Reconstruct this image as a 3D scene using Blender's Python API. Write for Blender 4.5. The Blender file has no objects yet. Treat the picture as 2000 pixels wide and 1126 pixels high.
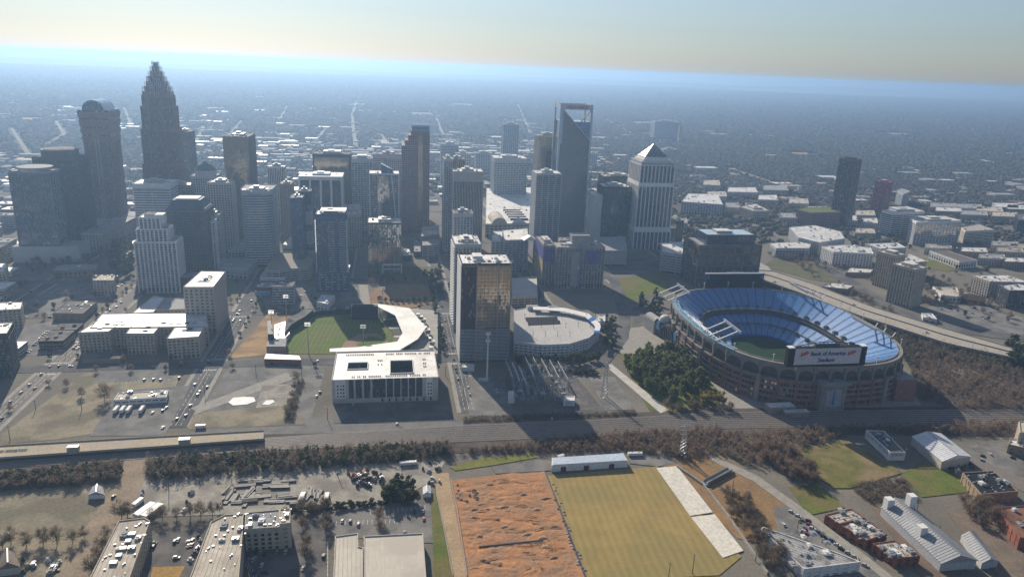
import bpy, bmesh, math, random
import numpy as np
from mathutils import Vector, Matrix
random.seed(7); rng = np.random.default_rng(7)
R = math.radians
SC = bpy.context.scene
COL = SC.collection
# ---------------------------------------------------------------- camera
F, H = 1440.0, 300.0                       # focal length in photo pixels, metres above ground
YAW, PIT, ROL = R(9.8), math.atan(430.2 / 1440), R(2.27)
_f = Vector((math.sin(YAW) * math.cos(PIT), math.cos(YAW) * math.cos(PIT), -math.sin(PIT)))
_r0 = Vector((math.cos(YAW), -math.sin(YAW), 0)); _u0 = _r0.cross(_f)
_r = _r0 * math.cos(ROL) + _u0 * math.sin(ROL); _u = _u0 * math.cos(ROL) - _r0 * math.sin(ROL)
cd = bpy.data.cameras.new('camera'); cam = bpy.data.objects.new('camera', cd); COL.objects.link(cam)
cd.sensor_width = 36; cd.lens = F / 2000 * 36; cd.clip_start = 1; cd.clip_end = 400000
m3 = Matrix((_r, _u, -_f)).transposed()
cam.matrix_world = Matrix.Translation((0, 0, H)) @ m3.to_4x4()
SC.camera = cam
HAZE = 0.000125
# ---------------------------------------------------------------- sky, sun, exposure
SUN_AZ, SUN_EL = R(-14.5), R(28)           # azimuth clockwise from +Y
w = bpy.data.worlds.new('World'); SC.world = w; w.use_nodes = True
nt = w.node_tree; nt.nodes.clear()
sky = nt.nodes.new('ShaderNodeTexSky'); sky.sky_type = 'NISHITA'; sky.sun_disc = False
sky.sun_elevation = SUN_EL; sky.sun_rotation = SUN_AZ
sky.altitude = 300; sky.air_density = 1.4; sky.dust_density = 0.5; sky.ozone_density = 10.0
bg = nt.nodes.new('ShaderNodeBackground'); bg.inputs[1].default_value = 0.067
ou = nt.nodes.new('ShaderNodeOutputWorld')
hs = nt.nodes.new('ShaderNodeHueSaturation'); hs.inputs['Saturation'].default_value = 0.66
nt.links.new(sky.outputs[0], hs.inputs['Color']); nt.links.new(hs.outputs[0], bg.inputs[0]); nt.links.new(bg.outputs[0], ou.inputs[0])
ld = bpy.data.lights.new('sun', 'SUN'); ld.energy = 5.0; ld.angle = R(0.53); ld.color = (1, 0.89, 0.74)
sun = bpy.data.objects.new('sun', ld); COL.objects.link(sun)
SUNV = Vector((math.sin(SUN_AZ) * math.cos(SUN_EL), math.cos(SUN_AZ) * math.cos(SUN_EL), math.sin(SUN_EL)))
sun.rotation_euler = SUNV.to_track_quat('Z', 'Y').to_euler(); sun.location = (0, 0, 900)
SC.view_settings.view_transform = 'Standard'; SC.view_settings.look = 'None'
SC.view_settings.exposure = 0.58; SC.view_settings.gamma = 1.0
SC.render.engine = 'CYCLES'
cy = SC.cycles; cy.use_denoising = True; cy.max_bounces = 5; cy.diffuse_bounces = 2; cy.glossy_bounces = 3
cy.transmission_bounces = 2; cy.volume_bounces = 2; cy.transparent_max_bounces = 8; cy.caustics_reflective = False; cy.caustics_refractive = False
# ---------------------------------------------------------------- photo pixel -> place
def ray(px, py): return _f + _r * ((px - 1000) / F) + _u * ((563 - py) / F)
def G(px, py, z=0.0):
    d = ray(px, py); t = (z - H) / d.z; return (d.x * t, d.y * t)
def atY(px, py, Y):
    d = ray(px, py); t = Y / d.y; return (d.x * t, H + d.z * t)
# ---------------------------------------------------------------- materials
_mc = {}
def L(t, a, b): t.links.new(a, b)
def newmat(name):
    m = bpy.data.materials.new(name); m.use_nodes = True; t = m.node_tree; b = t.nodes['Principled BSDF']; return m, t, b
def M(name, c1, c2=None, sc=0.15, rough=0.8, spec=0.04, metal=0.0, detail=5, bump=0.0, bsc=None, lo=0.35, hi=0.65, c3=None, sc3=0.02, stretch=None, wave=None, fine=.74):
    if name in _mc: return _mc[name]
    m, t, b = newmat(name); _mc[name] = m
    b.inputs['Roughness'].default_value = rough; b.inputs['Specular IOR Level'].default_value = spec; b.inputs['Metallic'].default_value = metal
    if c2 is None: c2 = tuple(v * 0.72 for v in c1)
    tc = t.nodes.new('ShaderNodeTexCoord'); vec = tc.outputs['Object']
    if stretch:
        mp = t.nodes.new('ShaderNodeMapping'); mp.inputs['Scale'].default_value = stretch; L(t, vec, mp.inputs[0]); vec = mp.outputs[0]
    n = t.nodes.new('ShaderNodeTexNoise'); n.inputs['Scale'].default_value = sc; n.inputs['Detail'].default_value = detail; n.inputs['Roughness'].default_value = 0.62
    L(t, vec, n.inputs['Vector'])
    r = t.nodes.new('ShaderNodeValToRGB'); r.color_ramp.elements[0].position = lo; r.color_ramp.elements[1].position = hi
    r.color_ramp.elements[0].color = (*c2, 1); r.color_ramp.elements[1].color = (*c1, 1)
    L(t, n.outputs[0], r.inputs[0]); out = r.outputs[0]
    if c3:
        n2 = t.nodes.new('ShaderNodeTexNoise'); n2.inputs['Scale'].default_value = sc3; n2.inputs['Detail'].default_value = 6; L(t, tc.outputs['Object'], n2.inputs['Vector'])
        r2 = t.nodes.new('ShaderNodeValToRGB'); r2.color_ramp.elements[0].position = 0.45; r2.color_ramp.elements[1].position = 0.6
        L(t, n2.outputs[0], r2.inputs[0])
        mx = t.nodes.new('ShaderNodeMixRGB'); L(t, r2.outputs[0], mx.inputs[0]); L(t, out, mx.inputs[1]); mx.inputs[2].default_value = (*c3, 1); out = mx.outputs[0]
    # fine soiling on top of the broad tones
    nf = t.nodes.new('ShaderNodeTexNoise'); nf.inputs['Scale'].default_value = max(sc * 9, .5); nf.inputs['Detail'].default_value = 3; L(t, vec, nf.inputs['Vector'])
    rf = t.nodes.new('ShaderNodeValToRGB'); rf.color_ramp.elements[0].position = .3; rf.color_ramp.elements[1].position = .62; rf.color_ramp.elements[0].color = (fine, fine, fine, 1); L(t, nf.outputs[0], rf.inputs[0])
    mf = t.nodes.new('ShaderNodeMixRGB'); mf.blend_type = 'MULTIPLY'; mf.inputs[0].default_value = 1; L(t, out, mf.inputs[1]); L(t, rf.outputs[0], mf.inputs[2]); out = mf.outputs[0]
    if wave:
        wv_ = t.nodes.new('ShaderNodeTexWave'); wv_.inputs['Scale'].default_value = wave[0]; wv_.inputs['Distortion'].default_value = 1.5; wv_.inputs['Detail'].default_value = 2; mp2 = t.nodes.new('ShaderNodeMapping'); mp2.inputs['Rotation'].default_value = (0, 0, wave[1]); L(t, tc.outputs['Object'], mp2.inputs[0]); L(t, mp2.outputs[0], wv_.inputs['Vector'])
        rw_ = t.nodes.new('ShaderNodeValToRGB'); rw_.color_ramp.elements[0].color = (1 - wave[2],) * 3 + (1,); L(t, wv_.outputs[0], rw_.inputs[0]); mw = t.nodes.new('ShaderNodeMixRGB'); mw.blend_type = 'MULTIPLY'; mw.inputs[0].default_value = 1; L(t, out, mw.inputs[1]); L(t, rw_.outputs[0], mw.inputs[2]); out = mw.outputs[0]
    L(t, out, b.inputs['Base Color'])
    if bump:
        bp = t.nodes.new('ShaderNodeBump'); bp.inputs['Strength'].default_value = bump; bp.inputs['Distance'].default_value = 0.4
        n3 = t.nodes.new('ShaderNodeTexNoise'); n3.inputs['Scale'].default_value = bsc or sc * 4; n3.inputs['Detail'].default_value = 6; L(t, tc.outputs['Object'], n3.inputs['Vector'])
        L(t, n3.outputs[0], bp.inputs['Height']); L(t, bp.outputs[0], b.inputs['Normal'])
    return m
def glass(name, c, c2, fh=3.9, bay=1.6, ior=1.9, rough=0.06, blinds=(0.32, 0.33, 0.33), share=0.86, metal=0.0):
    """reflective glazing: every pane has its own tint, some have pale blinds, each leans a hair"""
    if name in _mc: return _mc[name]
    m, t, b = newmat(name); _mc[name] = m
    tc = t.nodes.new('ShaderNodeTexCoord'); sp = t.nodes.new('ShaderNodeSeparateXYZ'); L(t, tc.outputs['Object'], sp.inputs[0])
    def mth(op, a, v=None, bb=None):
        k = t.nodes.new('ShaderNodeMath'); k.operation = op; L(t, a, k.inputs[0])
        if bb is not None: L(t, bb, k.inputs[1])
        elif v is not None: k.inputs[1].default_value = v
        return k.outputs[0]
    fx = mth('FLOOR', mth('DIVIDE', mth('ADD', sp.outputs[0], 0.37), bay)); fy = mth('FLOOR', mth('DIVIDE', mth('ADD', sp.outputs[1], 0.41), bay)); fz = mth('FLOOR', mth('DIVIDE', sp.outputs[2], fh))
    cb = t.nodes.new('ShaderNodeCombineXYZ'); L(t, fx, cb.inputs[0]); L(t, fy, cb.inputs[1]); L(t, fz, cb.inputs[2])
    wn = t.nodes.new('ShaderNodeTexWhiteNoise'); wn.noise_dimensions = '3D'; L(t, cb.outputs[0], wn.inputs['Vector'])
    mx = t.nodes.new('ShaderNodeMixRGB'); L(t, wn.outputs[0], mx.inputs[0]); mx.inputs[1].default_value = (*c, 1); mx.inputs[2].default_value = (*c2, 1)
    gt = mth('GREATER_THAN', wn.outputs[0], share)
    mb = t.nodes.new('ShaderNodeMixRGB'); L(t, gt, mb.inputs[0]); L(t, mx.outputs[0], mb.inputs[1]); mb.inputs[2].default_value = (*blinds, 1)
    L(t, mb.outputs[0], b.inputs['Base Color'])
    b.inputs['IOR'].default_value = ior; b.inputs['Roughness'].default_value = rough; b.inputs['Metallic'].default_value = metal
    # panes out of true: normal = geometry normal + small random vector
    sub = t.nodes.new('ShaderNodeVectorMath'); sub.operation = 'SUBTRACT'; L(t, wn.outputs['Color'], sub.inputs[0]); sub.inputs[1].default_value = (.5, .5, .5)
    scl = t.nodes.new('ShaderNodeVectorMath'); scl.operation = 'SCALE'; L(t, sub.outputs[0], scl.inputs[0]); scl.inputs['Scale'].default_value = 0.04
    wz = t.nodes.new('ShaderNodeTexNoise'); wz.inputs['Scale'].default_value = .05; wz.inputs['Detail'].default_value = 2; L(t, tc.outputs['Object'], wz.inputs['Vector']); ws = t.nodes.new('ShaderNodeVectorMath'); ws.operation = 'MULTIPLY_ADD'; L(t, wz.outputs['Color'], ws.inputs[0]); ws.inputs[1].default_value = (.10, .10, .10); ws.inputs[2].default_value = (-.05, -.05, -.05); wa = t.nodes.new('ShaderNodeVectorMath'); wa.operation = 'ADD'; L(t, scl.outputs[0], wa.inputs[0]); L(t, ws.outputs[0], wa.inputs[1]); scl = wa
    ge = t.nodes.new('ShaderNodeNewGeometry'); ad = t.nodes.new('ShaderNodeVectorMath'); ad.operation = 'ADD'; L(t, ge.outputs['Normal'], ad.inputs[0]); L(t, scl.outputs[0], ad.inputs[1])
    no = t.nodes.new('ShaderNodeVectorMath'); no.operation = 'NORMALIZE'; L(t, ad.outputs[0], no.inputs[0]); L(t, no.outputs[0], b.inputs['Normal'])
    return m
# ---------------------------------------------------------------- mesh helpers
def area(p): return 0.5 * sum(p[i][0] * p[(i + 1) % len(p)][1] - p[(i + 1) % len(p)][0] * p[i][1] for i in range(len(p)))
def ccw(p): return list(p) if area(p) > 0 else list(p)[::-1]
def offset(poly, d):
    n = len(poly); out = []
    for i in range(n):
        p0, p1, p2 = Vector(poly[i - 1][:2]), Vector(poly[i][:2]), Vector(poly[(i + 1) % n][:2])
        a = (p1 - p0).normalized(); b = (p2 - p1).normalized()
        na, nb = Vector((a.y, -a.x)), Vector((b.y, -b.x)); k = 1 + na.dot(nb)
        o = (na + nb) / max(k, 0.3); out.append((p1.x + o.x * d, p1.y + o.y * d))
    return out
def rect(x0, x1, y0, y1): return [(x0, y0), (x1, y0), (x1, y1), (x0, y1)]
class MB:
    def __init__(s): s.v = []; s.f = []; s.m = []
    def prism(s, poly, z0, z1, m=0, mtop=None, bot=False, top=True, poly2=None):
        poly = ccw(poly); n = len(poly); k = len(s.v); p2 = ccw(poly2) if poly2 else poly
        za = z0 if hasattr(z0, '__len__') else [z0] * n; zb = z1 if hasattr(z1, '__len__') else [z1] * n
        s.v += [(p[0], p[1], z) for p, z in zip(poly, za)] + [(p[0], p[1], z) for p, z in zip(p2, zb)]
        for i in range(n):
            j = (i + 1) % n; s.f.append((k + i, k + j, k + n + j, k + n + i)); s.m.append(m)
        if top: s.f.append(tuple(k + n + i for i in range(n))); s.m.append(m if mtop is None else mtop)
        if bot: s.f.append(tuple(k + i for i in range(n))[::-1]); s.m.append(m)
        return s
    def box(s, x0, x1, y0, y1, z0, z1, m=0, mtop=None, bot=True): return s.prism(rect(x0, x1, y0, y1), z0, z1, m, mtop, bot)
    def bar(s, p, q, w, h=None, m=0):
        p, q = Vector(p), Vector(q); h = h or w; d = (q - p)
        if d.length < 1e-6: return s
        d.normalize(); up = Vector((0, 0, 1)) if abs(d.z) < 0.95 else Vector((1, 0, 0)); a = d.cross(up).normalized() * w / 2; b = a.cross(d).normalized() * h / 2
        k = len(s.v)
        for c in (p, q):
            for sa, sb in ((-1, -1), (1, -1), (1, 1), (-1, 1)): s.v.append(tuple(c + a * sa + b * sb))
        for fc in ((0, 3, 2, 1), (4, 5, 6, 7), (0, 1, 5, 4), (1, 2, 6, 5), (2, 3, 7, 6), (3, 0, 4, 7)): s.f.append(tuple(k + i for i in fc)); s.m.append(m)
        return s
    def cyl(s, x, y, z0, z1, r, n=10, m=0, r2=None, top=True):
        a = [(x + r * math.cos(2 * math.pi * i / n), y + r * math.sin(2 * math.pi * i / n)) for i in range(n)]
        r2 = r if r2 is None else r2
        b = [(x + r2 * math.cos(2 * math.pi * i / n), y + r2 * math.sin(2 * math.pi * i / n)) for i in range(n)]
        return s.prism(a, z0, z1, m, poly2=b, top=top)
    def dome(s, x, y, z, r, h, n=16, k=6, m=0):
        for i in range(k):
            a0, a1 = i / k * math.pi / 2, (i + 1) / k * math.pi / 2
            s.cyl(x, y, z + h * math.sin(a0), z + h * math.sin(a1), r * math.cos(a0), n, m, r2=max(r * math.cos(a1), 0.02), top=i == k - 1)
        return s
    def face(s, pts, m=0):
        k = len(s.v); s.v += [tuple(p) for p in pts]; s.f.append(tuple(range(k, k + len(pts)))); s.m.append(m); return s
    def mesh(s, name, mats, smooth=False):
        me = bpy.data.meshes.new(name); me.from_pydata(s.v, [], s.f)
        for mt in (mats if isinstance(mats, (list, tuple)) else [mats]): me.materials.append(mt)
        if any(s.m): me.polygons.foreach_set('material_index', s.m)
        if smooth: me.polygons.foreach_set('use_smooth', [True] * len(me.polygons))
        me.update(); return me
    def build(s, name, mats, parent=None, smooth=False, **kw):
        o = bpy.data.objects.new(name, s.mesh(name, mats, smooth)); COL.objects.link(o)
        if parent: o.parent = parent
        for k, v in kw.items(): o[k] = v
        return o
def tag(o, label=None, cat=None, group=None, kind=None):
    if label: o['label'] = label
    if cat: o['category'] = cat
    if group: o['group'] = group
    if kind: o['kind'] = kind
    return o
def thing(name, label, cat, loc=(0, 0, 0), rz=0, group=None):
    o = bpy.data.objects.new(name, None); COL.objects.link(o); o.location = loc; o.rotation_euler = (0, 0, rz); o.empty_display_size = 5
    return tag(o, label, cat, group)
def dup(root, loc, rz=0, sc=1, label=None):
    r = root.copy(); COL.objects.link(r); r.location = loc; r.rotation_euler = (0, 0, rz); r.scale = (sc,) * 3 if not hasattr(sc, '__len__') else sc
    if label: r['label'] = label
    for ch in root.children:
        c = ch.copy(); COL.objects.link(c); c.parent = r
        for g in ch.children: d = g.copy(); COL.objects.link(d); d.parent = c
    return r
_zs = [0]
def sheet(name, px, mat, z=0.1, label=None, cat=None, kind='structure', world=False, parent=None, thick=0.0):
    """a flat piece of ground, its corners given as photo pixels (or metres)"""
    z = z + .002 * _zs[0]; _zs[0] += 1
    p = [tuple(q) for q in px] if world else [G(a, b, z) for a, b in px]
    b = MB(); p = ccw(p)
    b.prism(p, z - 0.6, z) if thick == 0 else b.prism(p, z - thick, z)
    o = b.build(name, mat, parent); tag(o, label, cat, None, kind); return o
# ---------------------------------------------------------------- palette
ASPH = M('asphalt', (.12, .118, .117), (.085, .084, .085), .25, .9, c3=(.15, .147, .14), sc3=.03)
LOT = M('parking_asphalt', (.19, .183, .17), (.135, .13, .123), .12, .9, c3=(.23, .22, .2), sc3=.05)
CONC = M('concrete', (.42, .40, .36), (.33, .31, .28), .2, .85)
PALE = M('pale_concrete', (.55, .53, .48), (.45, .43, .39), .1, .8)
PAVE = M('paving', (.36, .335, .29), (.27, .255, .225), .2, .85)
WROOF = M('white_roof', (.74, .72, .67), (.58, .56, .52), .06, .55, .4, c3=(.5, .48, .45), sc3=.05)
GROOF = M('grey_roof', (.36, .36, .36), (.26, .26, .27), .08, .75, c3=(.3, .3, .3), sc3=.05)
DROOF = M('dark_roof', (.13, .13, .13), (.08, .08, .085), .1, .8, c3=(.17, .165, .16), sc3=.05)
TROOF = M('tan_roof', (.62, .56, .46), (.46, .41, .34), .12, .75, c3=(.42, .37, .3), sc3=.06)
METAL = M('grey_metal', (.42, .43, .44), (.33, .34, .35), .5, .45, .5, .4)
WHITE = M('white_paint', (.78, .77, .74), (.68, .67, .64), .3, .55)
BLACK = M('black_metal', (.025, .025, .028), (.015, .015, .017), .3, .5)
STEEL = M('galvanised_steel', (.5, .51, .52), (.4, .41, .42), .5, .4, .5, .6)
# ================================================================ GROUND
gm = M('ground_earth', (.22, .20, .165), (.135, .122, .10), .012, .95, c3=(.175, .16, .13), sc3=.004, detail=8, bump=.3, bsc=.4)
ax = [-90000, -40000, -18000, -8000, -4000, -2000] + list(range(-1500, 2600, 250)) + [3000, 5000, 9000, 18000, 40000, 90000]
ay = [-6000, -3000, -1500, -600, 0] + list(range(250, 2600, 250)) + [3000, 4000, 6000, 9000, 14000, 22000, 40000, 70000, 120000]
g = MB()
for y in ay:
    for x in ax: g.v.append((x, y, 0))
nx = len(ax)
for j in range(len(ay) - 1):
    for i in range(nx - 1): g.f.append((j * nx + i, j * nx + i + 1, (j + 1) * nx + i + 1, (j + 1) * nx + i)); g.m.append(0)
tag(g.build('ground', gm), kind='structure')
# far ridges
hm = M('wooded_hill', (.085, .08, .06), (.05, .048, .04), .004, .95, detail=8)
for i, (D, hh) in enumerate(((9500, 45), (14000, 80), (21000, 130), (33000, 190))):
    b = MB(); n = 90; k0 = 0
    for a in range(n):
        t = a / (n - 1); X = (t - 0.5) * D * 2.6
        hz = hh * (0.35 + 0.65 * abs(math.sin(i * 2.1 + t * 9) * math.sin(i + t * 23 + 1) ** 2 + 0.5 * math.sin(t * 5 + i)) / 1.3) * random.uniform(.8, 1)
        yo = D * .04 * math.sin(t * 14 + i)
        b.v += [(X, D - D * .12 + yo, -1), (X, D + yo, hz), (X, D + D * .15 + yo, -1)]
        if a: k = 3 * a; b.f += [(k - 3, k, k + 1, k - 2), (k - 2, k + 1, k + 2, k - 1)]; b.m += [0, 0]
    tag(b.build('hill', hm, smooth=True), kind='structure')
# ---------------------------------------------------------------- surfaces
WF = M('woodland_floor', (.085, .074, .056), (.055, .05, .04), .006, .95, c3=(.10, .09, .07), sc3=.002, detail=8)
for wp_ in ([(-3000, 1830), (560, 1830), (560, 2600), (-3000, 2600)], [(560, 1480), (3600, 1480), (3600, 2600), (560, 2600)], [(-5200, 2600), (5200, 2600), (5200, 5200), (-5200, 5200)], [(-16000, 5200), (16000, 5200), (16000, 17000), (-16000, 17000)]): sheet('woodland_floor', wp_, WF, .05, world=True)
DIRT = M('orange_dirt', (.48, .25, .125), (.34, .175, .09), .12, .95, c3=(.33, .2, .12), sc3=.07, bump=1, bsc=.5, detail=8)
TAN = M('tan_dirt', (.44, .29, .15), (.36, .24, .125), .06, .95, c3=(.25, .18, .11), sc3=.04, bump=.4)
PRACT = M('dormant_turf', (.36, .265, .105), (.285, .215, .088), .05, .95, wave=(.055, 0.04, .12), fine=.9, c3=(.27, .22, .09), sc3=.02, detail=7)
LAWN = M('green_lawn', (.15, .18, .045), (.105, .13, .035), .06, .95, c3=(.17, .145, .06), sc3=.03)
DRY = M('dry_grass', (.33, .285, .2), (.24, .21, .15), .05, .95, c3=(.18, .16, .115), sc3=.03, detail=8, bump=.3)
GRAVEL = M('gravel', (.40, .37, .31), (.28, .26, .22), .25, .95, c3=(.23, .21, .18), sc3=.05, detail=8)
DGRAV = M('dark_gravel', (.145, .138, .13), (.10, .097, .093), .3, .95, c3=(.18, .168, .155), sc3=.05)
BALL = M('ballast', (.11, .092, .078), (.07, .06, .053), .35, .95, c3=(.13, .11, .095), sc3=.03, stretch=(.25, 1, 1))
STREET = M('pale_street', (.24, .215, .185), (.18, .165, .145), .1, .9, c3=(.2, .18, .16), sc3=.03)
EARTH = M('brown_park_lawn', (.285, .185, .105), (.23, .15, .09), .05, .95)
PAINT = M('road_paint', (.75, .74, .70), (.55, .54, .5), .4, .7)
def W(name, pts, mat, z, **k): return sheet(name, pts, mat, z, world=True, **k)
# streets running away from the camera, then cross streets, each a strip with kerbed pavements
def strip_y(x, w, y0, y1, mat=ASPH, z=.2, pv=True, name='street'):
    if pv: W('pavement', rect(x - w / 2 - 4, x + w / 2 + 4, y0, y1), PAVE, z - .06)
    W(name, rect(x - w / 2, x + w / 2, y0, y1), mat, z)
def strip_x(y, w, x0, x1, mat=ASPH, z=.24, name='street'):
    W(name, rect(x0, x1, y - w / 2, y + w / 2), mat, z)
strip_y(-328, 17, 566, 2600, STREET); strip_y(-180, 19, 596, 2600); strip_y(70, 15, 604, 2600)
strip_y(-62, 12, 905, 2600); strip_y(203, 15, 900, 2600, ASPH); strip_y(330, 14, 1010, 2600); strip_y(-450, 14, 735, 2600); strip_y(-600, 14, 735, 2600)
strip_y(460, 14, 1120, 2600)
strip_x(733, 18, -900, 66); strip_x(895, 15, -900, 225); strip_x(1040, 15, -900, 330); strip_x(1275, 18, -900, 480); strip_x(1420, 14, -900, 700)
strip_x(1560, 14, -1000, 900); strip_x(1720, 14, -1000, 900); strip_x(1900, 14, -1000, 1000); strip_x(2150, 14, -1100, 1100)
mk = MB()
for x, y0, y1 in ((-180, 600, 724), (-180, 745, 885), (70, 610, 724), (70, 745, 885), (-328, 570, 724), (-328, 745, 885)):
    y = y0
    while y < y1:
        for dx in (-4, 0, 4):
            mk.box(x + dx - .15, x + dx + .15, y, y + (5 if dx else 9), .19, .26)
        y += 9.5
for x, y in ((-180, 719), (-180, 747), (70, 719), (70, 747), (-328, 719), (-328, 747), (-180, 883), (70, 883)):
    for k in range(9): mk.box(x - 7.4 + k * 1.8, x - 6.5 + k * 1.8, y - 1.6, y + 1.6, .19, .26)
tag(mk.build('lane_marking', PAINT), kind='stuff')
# lots and fields near the tracks
sheet('vacant_lot', [(2, 848), (165, 728), (352, 728), (338, 772), (232, 776), (182, 846), (120, 856), (0, 868)], DRY, .10)
sheet('parking_lot', [(195, 718), (332, 716), (338, 744), (180, 746)], LOT, .16)
sheet('depot_yard', [(232, 762), (372, 752), (322, 850), (176, 850)], LOT, .16)
sheet('dirt_strip', [(527, 608), (582, 605), (545, 690), (447, 700)], TAN, .16)
sheet('vacant_lot', [(452, 706), (640, 704), (606, 828), (372, 838)], LOT, .10)
sheet('verge', [(378, 808), (560, 786), (600, 826), (368, 838)], DRY, .16)
sheet('footpath', [(372, 796), (560, 727), (580, 737), (388, 806)], PAVE, .2)
sheet('dirt_pad', [(512, 752), (590, 748), (570, 790), (500, 796)], GRAVEL, .22)
PUD = M('white_tarpaulin', (.66, .66, .65), (.55, .55, .54), .2, .5)
for i, p in enumerate(([(446, 785), (455, 776), (478, 774), (496, 775), (499, 783), (482, 789), (455, 791)], [(512, 789), (520, 781), (533, 780), (537, 784), (525, 790)])):
    tag(sheet('ground_sheet', p, PUD, .5), ['large white sheet lying on the vacant lot', 'small white sheet lying on the gravel pad'][i], 'sheet', None, 'thing')
sheet('shaded_forecourt', [(650, 788), (868, 784), (892, 824), (652, 826)], DGRAV, .16)  # dark sheet in the shape of the apartment block's cast shadow
sheet('parking_lot', [(30, 640), (100, 628), (176, 644), (140, 692), (34, 694)], LOT, .12)
sheet('parking_lot', [(40, 590), (130, 556), (212, 562), (196, 590), (92, 622)], LOT, .12)
sheet('parking_lot', [(487, 592), (560, 556), (700, 556), (722, 594), (560, 606)], LOT, .30)
sheet('park_lawn', [(716, 578), (735, 562), (775, 556), (825, 558), (852, 572), (846, 592), (800, 602), (722, 598)], EARTH, .30)
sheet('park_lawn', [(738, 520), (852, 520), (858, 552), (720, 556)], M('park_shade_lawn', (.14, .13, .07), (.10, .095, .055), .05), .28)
sheet('plaza', [(700, 555), (718, 556), (724, 600), (708, 604)], PAVE, .33)
sheet('substation_yard', [(985, 724), (1112, 720), (1182, 802), (990, 798)], DGRAV, .12)
sheet('parking_lot', [(914, 735), (984, 735), (1004, 812), (916, 812)], LOT, .14)
sheet('access_road', [(1000, 798), (1185, 800), (1190, 808), (1002, 812)], ASPH, .2)
sheet('parking_lot', [(1150, 735), (1200, 735), (1240, 800), (1180, 800)], LOT, .14)
sheet('street', [(1188, 540), (1206, 540), (1232, 600), (1228, 660), (1192, 706), (1120, 738), (1002, 742), (1002, 728), (1110, 724), (1176, 698), (1206, 656), (1208, 608)], ASPH, .34)
sheet('plaza', [(1232, 640), (1296, 632), (1340, 690), (1210, 690)], PAVE, .2)
sheet('plaza', [(1190, 560), (1290, 560), (1290, 625), (1236, 640), (1234, 600)], DGRAV, .12)
sheet('vacant_lot', [(1190, 545), (1300, 530), (1310, 565), (1230, 590)], LAWN, .2)
sheet('vacant_lot', [(1185, 508), (1300, 500), (1312, 530), (1200, 545)], DGRAV, .2)
sheet('grove_lawn', [(1206, 688), (1340, 690), (1420, 782), (1300, 806), (1268, 800)], LAWN, .14)
sheet('footpath', [(1180, 712), (1194, 710), (1306, 800), (1290, 806)], PALE, .3)
sheet('plaza', [(1360, 745), (1760, 735), (1800, 790), (1420, 806)], PAVE, .10)
sheet('access_road', [(380, 838), (600, 829), (608, 815), (640, 815), (650, 828), (905, 822), (905, 840), (385, 850)], M('worn_road', (.2, .19, .175), (.15, .145, .135), .1), .2)
sheet('railway_bed', [(0, 872), (520, 838), (900, 822), (1400, 797), (2000, 792), (2000, 852), (1400, 846), (880, 885), (0, 925)], BALL, .13)
# south of the tracks
sheet('rough_field', [(0, 925), (250, 912), (120, 1126), (0, 1126)], DRY, .12)
sheet('street', [(100, 1126), (196, 1126), (284, 930), (300, 880), (248, 882), (232, 935)], M('dusty_street', (.33, .26, .185), (.25, .205, .15), .06, .9), .2)
sheet('storage_yard', [(262, 945), (300, 915), (870, 900), (850, 935), (760, 985), (560, 1000), (250, 1010)], GRAVEL, .12)
sheet('parking_lot', [(640, 990), (838, 970), (852, 1060), (640, 1045)], LOT, .2)
sheet('parking_lot', [(560, 1030), (640, 1000), (640, 1126), (440, 1126), (470, 1065)], DGRAV, .2)
sheet('courtyard', [(300, 1040), (420, 1030), (390, 1126), (250, 1126)], DGRAV, .2)
sheet('court_lawn', [(298, 1106), (362, 1104), (350, 1126), (294, 1126)], M('ochre_lawn', (.4, .25, .08), (.32, .2, .07), .05), .3)
sheet('grass_verge', [(842, 965), (852, 960), (884, 1126), (848, 1126)], LAWN, .2)
sheet('dirt_road', [(846, 925), (876, 922), (912, 1126), (884, 1126)], M('tan_road', (.45, .33, .2), (.36, .26, .16), .06, .95), .24)
from mathutils import noise as mn
ds = MB(); nd = 110; q0, q1, q2, q3 = [Vector(G(*p)) for p in ((880, 938), (1062, 916), (1146, 1140), (908, 1140))]
for j in range(nd + 1):
    for i in range(nd + 1):
        u, v = i / nd, j / nd; p = q0.lerp(q1, u).lerp(q3.lerp(q2, u), v); e = min(1, 12 * min(u, 1 - u, v + .02, 1 - v + .02))
        z = .45 * mn.fractal((p.x * .09, p.y * .14, 1), 1, 2, 5) + .28 * mn.fractal((p.x * .35, p.y * .5, 4), 1, 2, 3) - .5 * max(0, math.sin(p.y * .42 + 2 * mn.noise((p.x * .05, p.y * .05, 7)))) ** 6
        ds.v.append((p.x, p.y, .35 + max(-.3, z * e)))
for j in range(nd):
    for i in range(nd): k = j * (nd + 1) + i; ds.f.append((k, k + nd + 1, k + nd + 2, k + 1)); ds.m.append(0)
tag(ds.build('dirt_site', DIRT, smooth=True), kind='structure')
sheet('practice_field', [(1066, 928), (1284, 910), (1448, 1086), (1405, 1122), (1150, 1135)], PRACT, .24)
sheet('creek_bank', [(1290, 905), (1370, 868), (1480, 930), (1590, 1010), (1480, 1060), (1440, 1050)], M('ochre_bank', (.3, .19, .095), (.22, .145, .08), .06, .95), .2)
TARP = M('white_cover', (.70, .66, .57), (.62, .58, .5), .05, .7)
tag(sheet('ground_cover', [(1282, 913), (1322, 909), (1392, 999), (1348, 1006)], TARP, .6), 'long white cover along the edge of the practice field', 'cover', None, 'thing')
tag(sheet('ground_cover', [(1350, 1009), (1396, 1003), (1452, 1074), (1412, 1088)], TARP, .6), 'shorter stained white cover at the practice field corner', 'cover', None, 'thing')
sheet('slope_grass', [(878, 912), (930, 896), (1040, 882), (1052, 892), (960, 908), (890, 918)], M('bright_grass', (.2, .2, .05), (.14, .15, .04), .1), .3)
sheet('service_road', [(960, 910), (1060, 896), (1080, 900), (1076, 918), (968, 924)], LOT, .32)
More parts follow.
